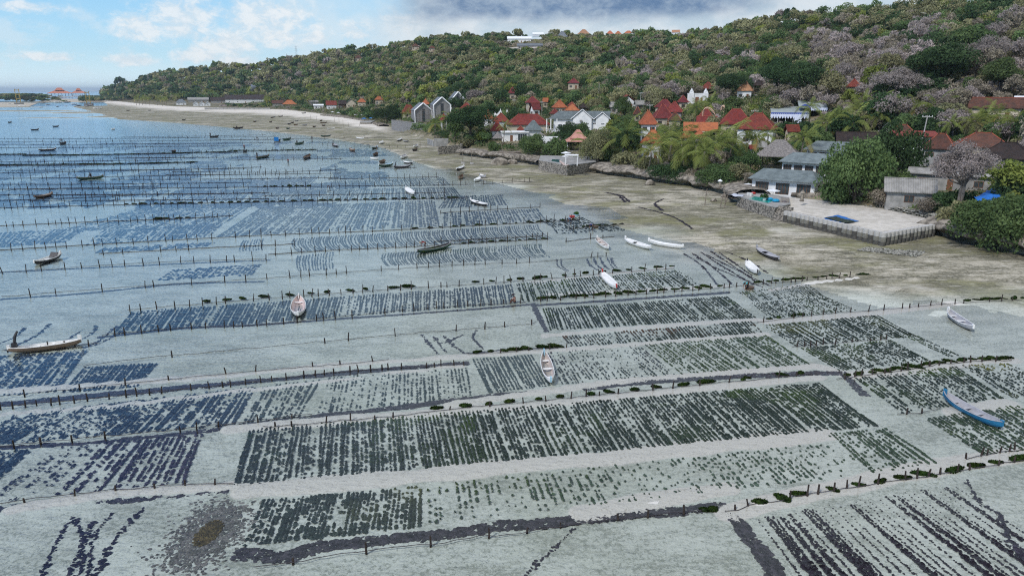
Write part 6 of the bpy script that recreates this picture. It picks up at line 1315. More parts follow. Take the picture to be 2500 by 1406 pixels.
def boat(ps, pb, beam, hull, inside, label, deck=False, thw=3, z=.0, rim=None, load=None, motor=False, name='boat', group='boats on the seaweed flats', shield=False, D=.48, tipc=None, rise=None):
    a_ = G(*ps, .25)[:2]; b_ = G(*pb, .25)[:2]; c = (a_+b_)/2; L = max(np.linalg.norm(b_-a_), 1.6); ang = math.atan2(b_[1]-a_[1], b_[0]-a_[0]); B = beam
    g0 = max(zt1(c[0], c[1]), -.12); root = empty(name, (c[0], c[1], g0-.02+z), ang, label, 'boat', group); root.rotation_euler = (random.uniform(-.05, .05), 0, ang)
    rise = rise or (.16 if L > 6.5 else .26); V, Fq, m_ = hullmesh(L, B, D, rise); h_ = MB().add(V, Fq); ho = h_.build('hull', BP[hull], root, True)
    V2, F2, _ = hullmesh(L*.985, B*.90, D, rise); V2 = [(x, y, zz+.045) for x, y, zz in V2]; MB().add(V2, [f[::-1] for f in F2]).build('inside', BP[inside], root, True)
    r_ = MB(); top = lambda s: [(V[i*m_+(0 if s < 0 else m_-1)][0], V[i*m_+(0 if s < 0 else m_-1)][1]*1.0, V[i*m_+(0 if s < 0 else m_-1)][2]+.02) for i in range(17)]
    for s in (-1, 1): r_.tube(top(s), .035, 4)
    r_.build('gunwale', BP[rim or hull], root)
    if deck:
        d_ = MB(); vs = []
        for i in range(17): p, q = V[i*m_], V[i*m_+m_-1]; vs += [(p[0], p[1]*.97, p[2]-.01), (p[0], 0, p[2]+.07*(1-abs(i/8-1))), (q[0], q[1]*.97, q[2]-.01)]
        lo_, hi_ = (1, 15); d_.add(vs, [f for i in range(lo_, hi_) for f in ((i*3, (i+1)*3, (i+1)*3+1, i*3+1), (i*3+1, (i+1)*3+1, (i+1)*3+2, i*3+2)) if not (deck == 2 and i in (7, 8, 9))]); d_.build('deck', BP[inside], root)
    else:
        for k in range(thw):
            x = L*(-.30+.6*k/max(thw-1, 1)); w_ = B*.43*max(1-abs(2*x/L)**2.4, .1)**.75; MB().box(x-.12, x+.12, -w_, w_, D*.72, D*.78).build('thwart', BP[rim or hull], root)
    t_ = MB(); t_.box(L*.455, L*.51, -.05, .05, D*.9, D+.52); t_.box(-L*.505, -L*.46, -.07, .07, D*.9, D+.36); t_.build('stem_post', BP[tipc or rim or hull], root)
    if load:
        rs_ = np.random.RandomState(len(label)); P, N = leafball(500, L*.42, B*.5, .38, .1, rs_); P[:, 0] -= L*.12; P[:, 2] = np.abs(P[:, 2])+D*.6; V_, F_ = leafquads(P, N, .16, rs_); o = obj('seaweed_load', npmesh('seaweed_load', V_, F_, mound_m)); o.location = root.location; o.rotation_euler = root.rotation_euler; tag(o, "green seaweed heaped in the %s" % load, 'seaweed')
    if motor:
        g = MB(); g.box(-L*.40-.2, -L*.40+.2, -.16, .16, D+.1, D+.5); g.tube([(-L*.40, 0, D+.35), (-L*.37, .0, D+1.1), (-L*.33, .05, D+1.5)], [.12, .13, .09], 6); g.build('motor', BP['dark'], root)
    if shield:
        g = MB(); g.add([(L*.18, -B*.42, D*.9), (L*.18, B*.42, D*.9), (L*.26, B*.38, D+.55), (L*.26, -B*.38, D+.55), (L*.2, -B*.42, D*.9), (L*.2, B*.42, D*.9), (L*.28, B*.38, D+.55), (L*.28, -B*.38, D+.55)], [(0, 1, 2, 3), (7, 6, 5, 4), (3, 2, 6, 7)]); g.build('windscreen', BP['dark'], root)
    return root
boat((83, 643), (149, 622), 1.3, 'dark', 'white', "white edged boat with a dark windscreen alone in pale water at left", rim='white', shield=True)
boat((18, 855), (199, 833), 1.0, 'wood', 'white', "long pale canoe with a dark side and outboard at the left edge", motor=True, rim='white', thw=4, rise=.1)
boat((727, 771), (729, 729), 1.5, 'white', 'pink', "pinkish open rowing boat on the blue grey plot", thw=2)
boat((1346, 934), (1329, 867), .95, 'white', 'inner', "white and pale blue open boat lying over the mound line", rim='white', thw=3, tipc='teal')
boat((1505, 704), (1469, 668), 1.15, 'white', 'white', "white decked boat with a red stern on the green tufted plot", deck=True, tipc='red')
boat((2447, 1043), (2303, 968), 1.0, 'blue', 'grey', "long bright blue canoe at the right edge", thw=4, rim='grey', tipc='blue')
boat((2376, 806), (2313, 764), 1.1, 'grey', 'grey', "lilac grey boat grounded on the flat at right", thw=3, rim='white')
boat((1849, 669), (1823, 643), 1.3, 'white', 'white', "small white decked boat with a dark stern beside the bunched lines", deck=True, tipc='dark')
boat((1901, 637), (1846, 610), 1.3, 'dark', 'grey', "grey white boat with dark hull on the exposed flat", rim='grey', deck=2)
boat((1589, 607), (1526, 586), 1.3, 'white', 'white', "white boat with raised bow, middle of the three by the waterline", deck=2)
boat((1669, 605), (1583, 591), .9, 'white', 'white', "slim white log like boat, right of the three by the waterline", deck=True)
boat((1485, 607), (1457, 584), 1.2, 'white', 'inner', "small white open boat, left of the three by the waterline", rim='white')
boat((1018, 615), (1101, 598), 1.2, 'green', 'dark', "dark green canoe loaded with seaweed and white sacks", rim='grey', load="dark green loaded canoe", thw=2)
boat((1190, 501), (1149, 490), 1.2, 'dark', 'white', "slim white boat over the dark wedge plot", rim='white', deck=2)
boat((1010, 474), (991, 459), 1.5, 'white', 'white', "small white boat angled on the fine lined plot", deck=True)
boat((84, 482), (129, 474), 1.4, 'brown', 'inner', "brown boat with a pale inside at the left edge of the middle distance", rim='wood')
boat((188, 437), (253, 433), 1.3, 'green', 'green', "long dark green rowing boat with one rower at left", rim='wood', D=.6)
boat((94, 367), (137, 365), 1.4, 'dark', 'white', "dark boat with a white rim in the far blue water", rim='white', D=.6)
boat((925, 406), (960, 402), 1.5, 'green', 'teal', "green canoe with a pale inside moored at the row's left end", rim='white', D=.7)
boat((961, 409), (1002, 406), 1.5, 'dark', 'grey', "long black canoe with a raised dark outboard beside the green canoe", rim='grey', motor=True, D=.6)
boat((985, 396), (1008, 399), 1.4, 'dark', 'white', "short white rimmed boat just behind the black canoe", rim='white', deck=True)
boat((626, 386), (657, 381), 1.4, 'green', 'brown', "green brown canoe with a person at its left end", rim='wood', D=.6)
boat((743, 388), (756, 380), 2.0, 'dark', 'brown', "short dark boat seen end on, far middle", rim='wood', D=.7)
boat((720, 352), (742, 349), 1.6, 'green', 'green', "green canoe with seated people, far middle", rim='dark', D=.7)
boat((783, 334), (808, 333), 1.6, 'green', 'grey', "grey green boat far out near the flat's edge", rim='grey', D=.7)
boat((812, 353), (824, 358), 1.6, 'dark', 'grey', "small boat with a bundled motor near the waterline", rim='grey', motor=True, D=.7)
boat((854, 366), (866, 368), 1.6, 'wood', 'inner', "small brown boat with a person in white near the waterline", D=.7)
boat((908, 363), (922, 360), 1.6, 'green', 'teal', "small teal boat beside a working person near the waterline", rim='white', D=.7)
boat((928, 352), (934, 348), 1.6, 'white', 'white', "tiny white boat end on, at the edge of the flat", D=.7)
boat((914, 379), (920, 376), 1.8, 'brown', 'brown', "tiny brown boat end on in the shallow water, upper right", D=.7)
boat((980, 387), (990, 381), 1.8, 'white', 'grey', "small white boat end on by the flat", D=.7)
boat((904, 387), (924, 388), 1.2, 'white', 'white', "thin white canoe in shallow water near the flat", deck=True, D=.5)
boat((929, 397), (938, 394), 1.9, 'brown', 'wood', "round brown boat in the shallows above the green canoe", D=.7)
boat((1114, 416), (1133, 408), 1.4, 'dark', 'white', "white boat with dark hull on the flat below the cliff poles", rim='white', D=.6)
boat((1159, 443), (1171, 437), 1.4, 'white', 'white', "small white boat on the flat, left of two", deck=True, D=.6); boat((1171, 430), (1186, 434), 1.2, 'grey', 'white', "small pale boat on the flat, right of two", D=.6); boat((1121, 437), (1128, 431), 1.3, 'wood', 'brown', "tiny brown dinghy on the flat left of the two small white boats", D=.6)
boat((970, 346), (981, 341), 1.5, 'dark', 'white', "white rimmed boat high on the flat, left", rim='white', D=.7); boat((985, 347), (998, 347), 1.5, 'grey', 'grey', "lilac grey boat high on the flat, right", D=.7); boat((870, 338), (888, 340), 1.2, 'white', 'white', "slim white boat on the far flat", deck=True, D=.6)
boat((1011, 361), (1019, 358), 1.7, 'white', 'grey', "pale dinghy under the pole below the stone sea wall", D=.7); boat((1008, 369), (1018, 367), 1.6, 'dark', 'wood', "dark dinghy just below the pale dinghy", D=.7)
boat((569, 314), (594, 313), 1.7, 'dark', 'dark', "dark boat with two people off the far beach", rim='brown', D=.8); boat((512, 335), (534, 334), 1.7, 'dark', 'dark', "dark canoe with two people among far stakes", D=.8); boat((690, 342), (710, 340), 1.7, 'green', 'dark', "dark canoe right of the blue square tarp boat", D=.8)
boat((671, 344), (685, 344), 1.8, 'dark', 'blue', "boat carrying an upright blue square tarp", D=.8)
boat((146, 352), (162, 351), 1.8, 'dark', 'brown', "dark boat with a hunched figure and load, far left", D=.9); boat((594, 370), (602, 370), 1.9, 'dark', 'brown', "dark boat seen end on with a person in a broad hat", D=.8); boat((420, 371), (428, 370), 1.6, 'dark', 'wood', "tiny dark boat with pale rim between far mound rows", D=.7)
for k, (x, y, w_, cl) in enumerate([(85, 317, 20, 'dark'), (136, 309, 15, 'dark'), (276, 316, 7, 'white'), (24, 299, 8, 'dark'), (449, 294, 8, 'dark'), (668, 288, 8, 'dark'), (706, 304, 7, 'dark'), (703, 315, 7, 'green'), (722, 306, 10, 'wood'), (685, 286, 11, 'brown'), (742, 280, 10, 'dark'), (622, 298, 7, 'brown'), (661, 299, 6, 'brown'), (724, 297, 9, 'grey'), (790, 302, 17, 'wood'), (744, 307, 11, 'grey'), (790, 308, 8, 'brown'), (677, 314, 7, 'brown'), (714, 301, 6, 'brown'), (767, 311, 6, 'brown'), (784, 297, 5, 'brown'), (313, 271, 8, 'brown'), (365, 271, 7, 'grey'), (808, 316, 18, 'white'), (664, 289, 6, 'brown')]):
    boat((x-w_/2, y+.4), (x+w_/2, y-.4), 1.5, cl, 'grey' if cl != 'white' else 'white', "tiny %s boat, %s from the top of the small boats scattered over the far flat" % ({'wood': 'tan'}.get(cl, cl), nth(k+1)), thw=1, D=.65, group='tiny boats on the far flat')
boat((733, 274), (750, 272.5), 2.2, 'white', 'inner', "white boat pulled up on the far white beach", D=1.0)
# anchored boats of the far channel
def launch(x, y, w_, label, z=0):
    p = G(x, y, 0); m = mpp(p); L = w_*m; root = empty('motor_boat', (p[0], p[1], 0), random.uniform(-.4, .4), label, 'boat', 'motor boats anchored in the far channel'); V, Fq, m_ = hullmesh(L, L*.28, L*.12, L*.06); MB().add(V, Fq).build('hull', BP['white'] if random.random() < .6 else BP['dark'], root, True)
    MB().box(-L*.28, L*.15, -L*.1, L*.1, L*.08, L*.17).build('cabin', BP['dark'] if random.random() < .4 else BP['grey'], root); MB().box(-L*.32, L*.2, -L*.12, L*.12, L*.20, L*.215).build('awning', BP['white'], root)
    MB().box(-L*.4, L*.35, -L*.11, L*.11, L*.06, L*.08).build('deck', BP['white'], root)
for k, (x, y, w_) in enumerate([(8, 255, 14), (25, 256, 14), (42, 262, 14), (55, 261, 22), (104, 253, 11), (117, 257, 12), (123, 251, 9), (142, 252, 20), (164, 251, 15), (162, 260, 7), (140, 261, 9), (181, 256, 14), (192, 259, 14), (191, 262, 11), (212, 261, 16), (222, 259, 14), (238, 267, 22), (100, 263, 10), (26, 263, 8), (95, 237, 7), (150, 240, 8)]): launch(x, y, w_, "white motor boat anchored in the far left channel, %s counted from the left sand spit" % nth(k+1))
# ------------------------------------------------------------------ people
skin_m = mat("skin", (.22, .11, .065), (.17, .085, .05), 8, .6); hair_m = mat("black_hair", (.015, .012, .01), None, 8, .7)
POSE = dict(
 stand=dict(pel=(0, 0, .86), chest=(0, .02, 1.22), neck=(0, .02, 1.40), head=(0, .05, 1.52), kl=(-.10, .02, .46), kr=(.10, .05, .46), fl=(-.11, -.02, .05), fr=(.11, .0, .05), el=(-.25, -.02, 1.08), er=(.25, .02, 1.08), hl=(-.26, .10, .84), hr=(.26, .14, .86)),
 bend=dict(pel=(0, -.12, .84), chest=(0, .24, .98), neck=(0, .42, .96), head=(0, .54, .88), kl=(-.12, -.04, .44), kr=(.12, -.02, .44), fl=(-.14, -.08, .05), fr=(.14, -.06, .05), el=(-.22, .36, .68), er=(.22, .36, .68), hl=(-.14, .46, .42), hr=(.14, .48, .40)),
 sit=dict(pel=(0, 0, .22), chest=(0, .06, .56), neck=(0, .10, .74), head=(0, .16, .86), kl=(-.16, .36, .46), kr=(.16, .36, .46), fl=(-.14, .50, .06), fr=(.14, .52, .06), el=(-.24, .18, .42), er=(.24, .18, .42), hl=(-.12, .40, .36), hr=(.12, .42, .34)))
def skinobj(name, verts, edges, rad, m_, parent, root_i=0, lv=1):
    me = bpy.data.meshes.new(name); me.from_pydata(verts, edges, []); me.materials.append(m_); o = obj(name, me, parent); md = o.modifiers.new('skin', 'SKIN'); md.use_smooth_shade = True
    for i, v in enumerate(me.skin_vertices[0].data): v.radius = (rad[i] if hasattr(rad[i], '__len__') else (rad[i], rad[i])); v.use_root = (i == root_i)
    s = o.modifiers.new('subd', 'SUBSURF'); s.levels = lv; s.render_levels = lv; return o
def person(px, py, pose, shirt, pants, label, yaw=0, hat=None, z=None, sc_=1.0):
    p, t = hit(px, py) if z is None else (G(px, py, z), 0); a = math.atan2(p[0], p[1]); J = {k: Vector(v) for k, v in POSE[pose].items()}
    root = empty('person', (p[0], p[1], (max(p[2], -.25) if z is None else z)), -a+R(yaw), label, 'person', 'people working on the flats'); root.scale = (sc_,)*3
    sh = (J['neck']-J['chest']).normalized(); sl_ = J['chest']*.35+J['neck']*.65; ax = Vector((1, 0, 0))
    vs = [J['pel'], (J['pel']+J['chest'])/2, J['chest'], J['neck'], J['head'], sl_-ax*.17, J['el'], J['hl'], sl_+ax*.17, J['er'], J['hr'], J['pel']-ax*.09, J['kl'], J['fl'], J['pel']+ax*.09, J['kr'], J['fr']]
    ed = [(0, 1), (1, 2), (2, 3), (3, 4), (2, 5), (5, 6), (6, 7), (2, 8), (8, 9), (9, 10), (0, 11), (11, 12), (12, 13), (0, 14), (14, 15), (15, 16)]
    rd = [(.13, .10), (.125, .095), (.14, .10), .055, (.085, .10), .062, .045, .032, .062, .045, .032, .095, .062, .042, .095, .062, .042]
    fw = Vector((0, 1, 0)); 
    for hi_, (e, h_), s in ((7, ('el', 'hl'), -1), (10, ('er', 'hr'), 1)):
        d = (J[h_]-J[e]).normalized(); q = J[h_]+d*.07; vs.append(q); b = len(vs)-1; ed.append((hi_, b)); rd.append((.035, .018))
        for k, (off, ln) in enumerate(((-.03, .075), (-.01, .09), (.01, .085), (.03, .07))): vs.append(q+ax*off+d*ln+fw*.02); ed.append((b, len(vs)-1)); rd.append(.009)
        vs.append(J[h_]+d*.05-ax*s*.045+fw*.02); ed.append((hi_, len(vs)-1)); rd.append(.010)
    for i_, f in ((13, 'fl'), (16, 'fr')): vs.append(J[f]+fw*.17+Vector((0, 0, -.015))); ed.append((i_, len(vs)-1)); rd.append((.04, .025))
    skinobj('body', [tuple(v) for v in vs], ed, rd, skin_m, root)
    cs = lambda nm, c: mat("cloth_"+nm, c, tuple(x*.7 for x in c), 6, .9, .3, 20)
    mid = lambda a_, b_, f: tuple(J[a_]*(1-f)+J[b_]*f)
    skinobj('shirt', [tuple(J['pel']+(J['chest']-J['pel'])*.05), tuple((J['pel']+J['chest'])/2), tuple(J['chest']), tuple(sl_-ax*.18), tuple(J['el']*.8+(sl_-ax*.18)*.2), tuple(sl_+ax*.18), tuple(J['el']*.0+J['er']*.8+(sl_+ax*.18)*.2), tuple(J['neck']*.6+J['chest']*.4)], [(0, 1), (1, 2), (2, 3), (3, 4), (2, 5), (5, 6), (2, 7)], [(.15, .12), (.145, .115), (.16, .12), .08, .065, .08, .065, .075], cs(*shirt), root)
    skinobj('trousers', [tuple(J['pel']+(J['chest']-J['pel'])*.12), tuple(J['pel']), tuple(J['pel']-ax*.095), tuple(J['kl']), mid('kl', 'fl', .6), tuple(J['pel']+ax*.095), tuple(J['kr']), mid('kr', 'fr', .6)], [(0, 1), (1, 2), (2, 3), (3, 4), (1, 5), (5, 6), (6, 7)], [(.145, .115), (.15, .12), .11, .08, .065, .11, .08, .065], cs(*pants), root)
    hd = J['head']; up = (J['head']-J['neck']).normalized()
    if hat: o = MB(); o.tube([tuple(hd+up*.06), tuple(hd+up*.09), tuple(hd+up*.24)], [.27, .25, .03], 14); o.build('hat', cs(*hat), root)
    else: o = MB(); o.tube([tuple(hd-up*.02-fw*.03), tuple(hd+up*.07-fw*.02), tuple(hd+up*.125)], [.098, .10, .04], 10); o.build('hair', hair_m, root, True)
    f = MB(); fd = (fw*.85+up*(-.15 if pose == 'stand' else .1)).normalized(); f.tube([tuple(hd+fd*.085), tuple(hd+fd*.125-up*.02)], [.02, .012], 5); f.build('nose', skin_m, root)
    f = MB()
    for s in (-1, 1): f.tube([tuple(hd+fd*.085+ax*s*.035+up*.03), tuple(hd+fd*.098+ax*s*.035+up*.03)], [.012, .008], 5)
    f.build('eyes', hair_m, root)
    return root
person(1822, 708, 'bend', ("teal", (.12, .42, .45)), ("black", (.02, .02, .025)), "stooping person in a pale teal shirt at the end of the mound row", 150)
person(1393, 546, 'bend', ("light_blue", (.16, .24, .42)), ("navy", (.02, .025, .05)), "bent person in a light blue shirt at the flat's edge", 100)
person(1446, 562, 'bend', ("royal_blue", (.03, .05, .22)), ("dark_grey", (.03, .03, .03)), "bent person in dark blue beside the short mound row", 80)
person(1037, 606, 'bend', ("crimson", (.25, .02, .025)), ("maroon", (.06, .01, .015)), "bent person in red behind the loaded green canoe", 90, ("straw", (.45, .36, .22)))
person(805, 464, 'bend', ("black_shirt", (.02, .022, .03)), ("black", (.02, .02, .025)), "stooping dark clothed worker in the middle distance", 80)
person(1257, 741, 'sit', ("dusty_pink", (.42, .24, .2)), ("brown_cloth", (.10, .06, .05)), "person in dusty pink sitting at the end of the long mound row", 60, ("black_hat", (.03, .02, .02)))
person(704, 401, 'stand', ("dark_red", (.20, .03, .04)), ("black", (.02, .02, .025)), "person in dark red standing in far shallow water", 0)
person(222, 433, 'sit', ("black_shirt", (.02, .022, .03)), ("black", (.02, .02, .025)), "dark rower sitting in the long green boat at left", 30, z=.35, sc_=1.3)
person(628, 386, 'stand', ("black_shirt", (.02, .022, .03)), ("black", (.02, .02, .025)), "dark person standing at the left end of the green brown canoe", 0, sc_=1.1)
person(762, 343, 'stand', ("black_shirt", (.02, .022, .03)), ("black", (.02, .02, .025)), "dark figure standing alone far out", 0, sc_=1.2)
person(597, 368, 'stand', ("wine", (.12, .03, .04)), ("black", (.02, .02, .025)), "person with a broad pale hat in the far dark boat", 0, ("pale_straw", (.55, .42, .35)), sc_=1.2)
person(152, 351, 'bend', ("grey_blue", (.12, .12, .2)), ("black", (.02, .02, .025)), "hunched figure in the far left dark boat", 60, sc_=1.5)
person(630, 344, 'bend', ("black_shirt", (.02, .022, .03)), ("black", (.02, .02, .025)), "bent dark figure among far stakes left of the blue tarp", 90, sc_=1.3)
person(919, 365, 'bend', ("white_shirt", (.6, .6, .58)), ("brown_cloth", (.10, .06, .05)), "person with a white hat bent beside the teal boat", 80, ("white_hat", (.75, .75, .73)), sc_=1.3)
person(857, 368, 'bend', ("white_shirt", (.6, .6, .58)), ("grey_cloth", (.1, .1, .1)), "person in white in the small brown boat", 60, sc_=1.2)
person(725, 349, 'sit', ("black_shirt", (.02, .022, .03)), ("black", (.02, .02, .025)), "seated dark figure in the far green canoe", 0, z=.4, sc_=1.2)
person(578, 313, 'sit', ("black_shirt", (.02, .022, .03)), ("black", (.02, .02, .025)), "seated dark figure in the boat off the far beach", 0, z=.5, sc_=1.4); person(514, 333.5, 'stand', ("black_shirt", (.02, .022, .03)), ("black", (.02, .02, .025)), "standing dark figure in the far canoe among stakes", 0, z=.3, sc_=1.2)
# ------------------------------------------------------------------ small things of the shore
def parasol(px, py, rpx, label, c='white', above=2.3, grp='parasols'):
    p, t = hit(px, py, above); m = mpp((p[0], p[1], p[2]+above)); r_ = rpx*m; root = empty('parasol', tuple(p), 0, label, 'parasol', grp); MB().tube([(0, 0, -.3), (0, 0, above+r_*.28)], .04, 6).build('pole', timber, root)
    g = MB(); n = 8; vs = [(0, 0, above+r_*.32)]+[(math.cos(k*6.2832/n)*r_, math.sin(k*6.2832/n)*r_, above) for k in range(n)]+[(math.cos((k+.5)*6.2832/n)*r_*.9, math.sin((k+.5)*6.2832/n)*r_*.9, above-.1) for k in range(n)]
    g.add(vs, [(0, 1+k, 1+(k+1) % n) for k in range(n)]+[(1+k, 1+n+k, 1+(k+1) % n) for k in range(n)]); g.build('canopy', mat("parasol_"+c, dict(white=(.78, .80, .82), blue=(.05, .22, .55))[c], None, 2, .8), root); return root
parasol(1827, 452, 15, "white parasol at the left corner of the near pool terrace", above=2.6); parasol(1888, 466, 17, "white parasol beside the green pool", above=2.6)
parasol(1382, 374, 13, "upper white parasol on the stone pool terrace", above=2.4); parasol(1379, 383, 12, "lower white parasol on the stone pool terrace", above=2.4); parasol(1010, 270, 3, "tiny white parasol under the shells", above=2.3)
for k, xx in enumerate((812, 826, 840, 854, 868, 882)): parasol(xx, 274+k*1.6, 4.5, "small white parasol, %s from the left along the far restaurant shore" % nth(k+1), above=2.5, grp='white parasols of the far restaurants')
parasol(889, 290, 7, "left blue parasol on the walled deck", 'blue'); parasol(906, 289, 6, "right blue parasol on the walled deck", 'blue')
terr2, c2_, z2_ = terrace([(879, 307), (905, 308), (916, 303)], 9, 2.2, 'deck_terrace', "pale walled deck carrying two blue parasols", False)
def prop(name, label, cat, px, py, z, parts, rz=0, grp=None):
    p = G(px, py, z); root = empty(name, tuple(p), -math.atan2(p[0], p[1])+rz, label, cat, grp)
    for nm, mb_, mt in parts: mb_.build(nm, mt, root)
    return root
bean = mat("turquoise_beanbag", (.02, .30, .50), (.015, .22, .40), 3, .8, .3); pot_m = mat("white_pot", (.74, .73, .70), None, 3, .6); leaf_p = leafmat("potted_leaves", (.07, .12, .04), (.03, .06, .02))
def ballmb(r_, sz=.6, n=10):
    g = MB(); prof = [(r_*.75, 0), (r_, r_*sz*.45), (r_*.9, r_*sz*.9), (r_*.5, r_*sz*1.25), (.02, r_*sz*1.35)]; g.tube([(0, 0, z) for _, z in prof], [q for q, _ in prof], n); return g
prop('beanbag', "left turquoise beanbag by the green pool", 'beanbag', 1880, 489, zB, [('cushion', ballmb(.62), bean)], grp='beanbags'); prop('beanbag', "right turquoise beanbag by the green pool", 'beanbag', 1894, 493, zB, [('cushion', ballmb(.7), bean)], grp='beanbags'); prop('beanbag', "red beanbag under the left white parasol", 'beanbag', 1839, 474, zB, [('cushion', ballmb(.5), BP['red'])], grp='beanbags')
for px, py, lb, pl in ((1866, 489, "large white pot with a bushy plant at the pool corner", True), (1872, 488, "smaller white pot right beside the planted pot", False), (1827, 478, "left white pot under the left white parasol", False), (1833, 479, "right white pot under the left white parasol", False)):
    g = MB(); g.tube([(0, 0, 0), (0, 0, .6)], [.28, .38], 10); root = prop('plant_pot', lb, 'plant pot', px, py, zB, [('pot', g, pot_m)], grp='white plant pots')
    if pl: rs_ = np.random.RandomState(3); P, N = leafball(160, .9, .9, .8, .2, rs_); P[:, 2] = np.abs(P[:, 2])+.6; V_, F_ = leafquads(P, N, .3, rs_); obj('plant', npmesh('plant', V_, F_, leaf_p), root)
g = MB(); 
for k in range(9): g.box(-.7+k*.17, -.58+k*.17, -.5, -.44, 0, .9)
prop('crate_fence', "slatted timber box with a blue cushion at the terrace corner", 'slatted box', 1915, 494, zB, [('slats', g, timber), ('cushion', ballmb(.5, .4).add([], []), WALL['blue'])])
# pergola and loungers on the round terrace
g = MB()
for x in (-1.5, 1.5):
    for y in (-1, 1): g.box(x-.1, x+.1, y-.1, y+.1, 0, 2.6)
g2 = MB().box(-1.8, 1.8, -1.3, 1.3, 2.6, 2.8); prop('pergola', "white square pergola at the tip of the stone pool terrace", 'pergola', 1395, 404, zA, [('posts', g, wframe), ('top_frame', g2, wframe)])
for k in range(2):
    g = MB().box(-.35, .35, -1, .5, .3, .42); g.add([(-.35, .5, .36), (.35, .5, .36), (.35, 1.1, .95), (-.35, 1.1, .95), (-.35, .6, .3), (.35, .6, .3), (.35, 1.2, .9), (-.35, 1.2, .9)], [(0, 1, 2, 3), (7, 6, 5, 4), (3, 2, 6, 7)]); l_ = MB()
    for x in (-.3, .3):
        for y in (-.9, .4): l_.box(x-.04, x+.04, y-.04, y+.04, 0, .3)
    prop('sun_lounger', ("front", "rear")[k]+" pinkish sun lounger beside the dark pool", 'sun lounger', 1380-k*5, 406-k*4, zA, [('mattress', g, BP['pink']), ('legs', l_, timber)], .9, 'sun loungers')
# posts on the flat, shrine, stairs, tarp
def post(px, pyb, pyt, label, lean=0, base=False):
    p = hit(px, pyb)[0]; h_ = (pyb-pyt)*mpp(p); root = empty('mooring_post', tuple(p), 0, label, 'post', 'posts on the flat'); MB().tube([(0, 0, -.5), (lean*h_*.5, 0, h_*.5), (lean*h_, 0, h_)], [.10, .08, .06], 6).build('pole', timber, root)
    if base: MB().box(-.55, .55, -.5, .5, -.2, .45).build('concrete_base', concrete, root)
post(1720, 502, 461, "bare upright post on the flat left of the near terrace", .08); post(1757, 505, 467, "dark leaning post with a rope on the flat", .25); post(1769, 508, 474, "thin post beside the dark leaning post"); post(1130, 400, 370, "post on a concrete block below the cliff ledge, left one", 0, True); post(1152, 401, 368, "post on a concrete block below the cliff ledge, right one", 0, True)
for k, (x, yb, yt) in enumerate([(759, 294, 281), (773, 294, 283), (817, 299, 288), (828, 300, 288), (838, 310, 293), (851, 310, 300), (878, 309, 303), (1026, 361, 345), (1040, 361, 350), (950, 305, 296)]): post(x, yb, yt, "thin pole on the far flat, %s from the left" % nth(k+1))
p = hit(1757, 446)[0]; g = MB(); g.tube([(0, 0, 0), (0, 0, .5)], [.45, .35], 8); g.tube([(0, 0, .5), (0, 0, 1.3)], [.25, .28], 8); b2 = MB(); b2.tube([(0, 0, 1.3), (0, 0, 1.45), (0, 0, 1.75)], [.5, .48, .05], 8)
prop('shrine', "little stone shrine with a pale cap on the cliff lip right of the bright bush", 'shrine', 1757, 458, 2.2, [('pillar', g, rock_m), ('cap', b2, WALL['white'])]); g = MB(); g.tube([(0, 0, 0), (0, 0, .5)], [.4, .32], 8); g.tube([(0, 0, .5), (0, 0, 1.5)], [.25, .28], 8); b2 = MB(); b2.tube([(0, 0, 1.5), (0, 0, 1.62), (0, 0, 2.1)], [.5, .42, .05], 4)
prop('shrine', "dark stone shrine on the rubble beside the front white villa", 'shrine', 1957, 492, 2.6, [('pillar', g, rock_m), ('cap', b2, rock_m)])
g = MB()
for k in range(7): g.box(-1.3, 1.3, k*.38, k*.38+.5, -.3, .28+k*.34)
prop('stone_stairs', "dark stone stairs between the near terrace and the ring wall", 'stairs', 1897, 541, .1, [('steps', g, WALL['stone'])], -.5)
sheet([(1775, 476), (1793, 473), (1820, 478), (1803, 481)], zB+.1, 'shade_net', "pale shade net stretched from the left end of the near terrace", 'shade net', cloth("pale_net", (.55, .58, .66)), .25)
g = MB(); g.tube([(0, 0, 0), (.3, 0, 1.2), (.5, 0, 2.6)], [.08, .07, .05], 6); prop('prop_pole', "bent stick propping the shade net", 'pole', 1770, 500, .2, [('stick', g, timber)])
g = MB().box(-.9, .9, -.03, .03, .0, 1.9); 
p = G(675, 345, 0); prop('tarp_screen', "bright blue square tarp held upright on the far boat", 'tarp', 675, 346, .6, [('cloth', MB().box(-.95, .95, -.05, .05, .2, 1.9), cloth("sky_blue_tarp", (.02, .22, .62))), ('frame', MB().tube([(-.95, 0, -.6), (-.95, 0, 1.95)], .06, 5).tube([(.95, 0, -.6), (.95, 0, 1.95)], .06, 5), timber)])
for px, py, c, lb in ((1407, 527, 'green', "round basket piled with green weed beside the red basin"), (1397, 531, 'red', "red basin beside the bent light blue worker"), (1830, 706, 'brown', "brown basket beside the teal shirted person"), (1454, 556, 'brown', "woven basket in front of the dark blue worker")):
    g = MB(); g.tube([(0, 0, 0), (0, 0, .32)], [.42, .55], 12); root = prop('basket', lb, 'basket', px, py, max(zt1(*G(px, py)[:2]), -.05), [('rim', g, BP['teal' if c == 'green' else c])], grp='baskets of the workers')
    if c == 'green': rs_ = np.random.RandomState(4); P, N = leafball(200, .75, .75, .7, .1, rs_); P[:, 2] = np.abs(P[:, 2])+.25; V_, F_ = leafquads(P, N, .16, rs_); o = obj('seaweed_heap', npmesh('seaweed_heap', V_, F_, leafmat("fresh_weed", (.05, .13, .02), (.025, .06, .012)))); o.location = root.location; tag(o, "heap of fresh green weed on the round basket", 'seaweed')
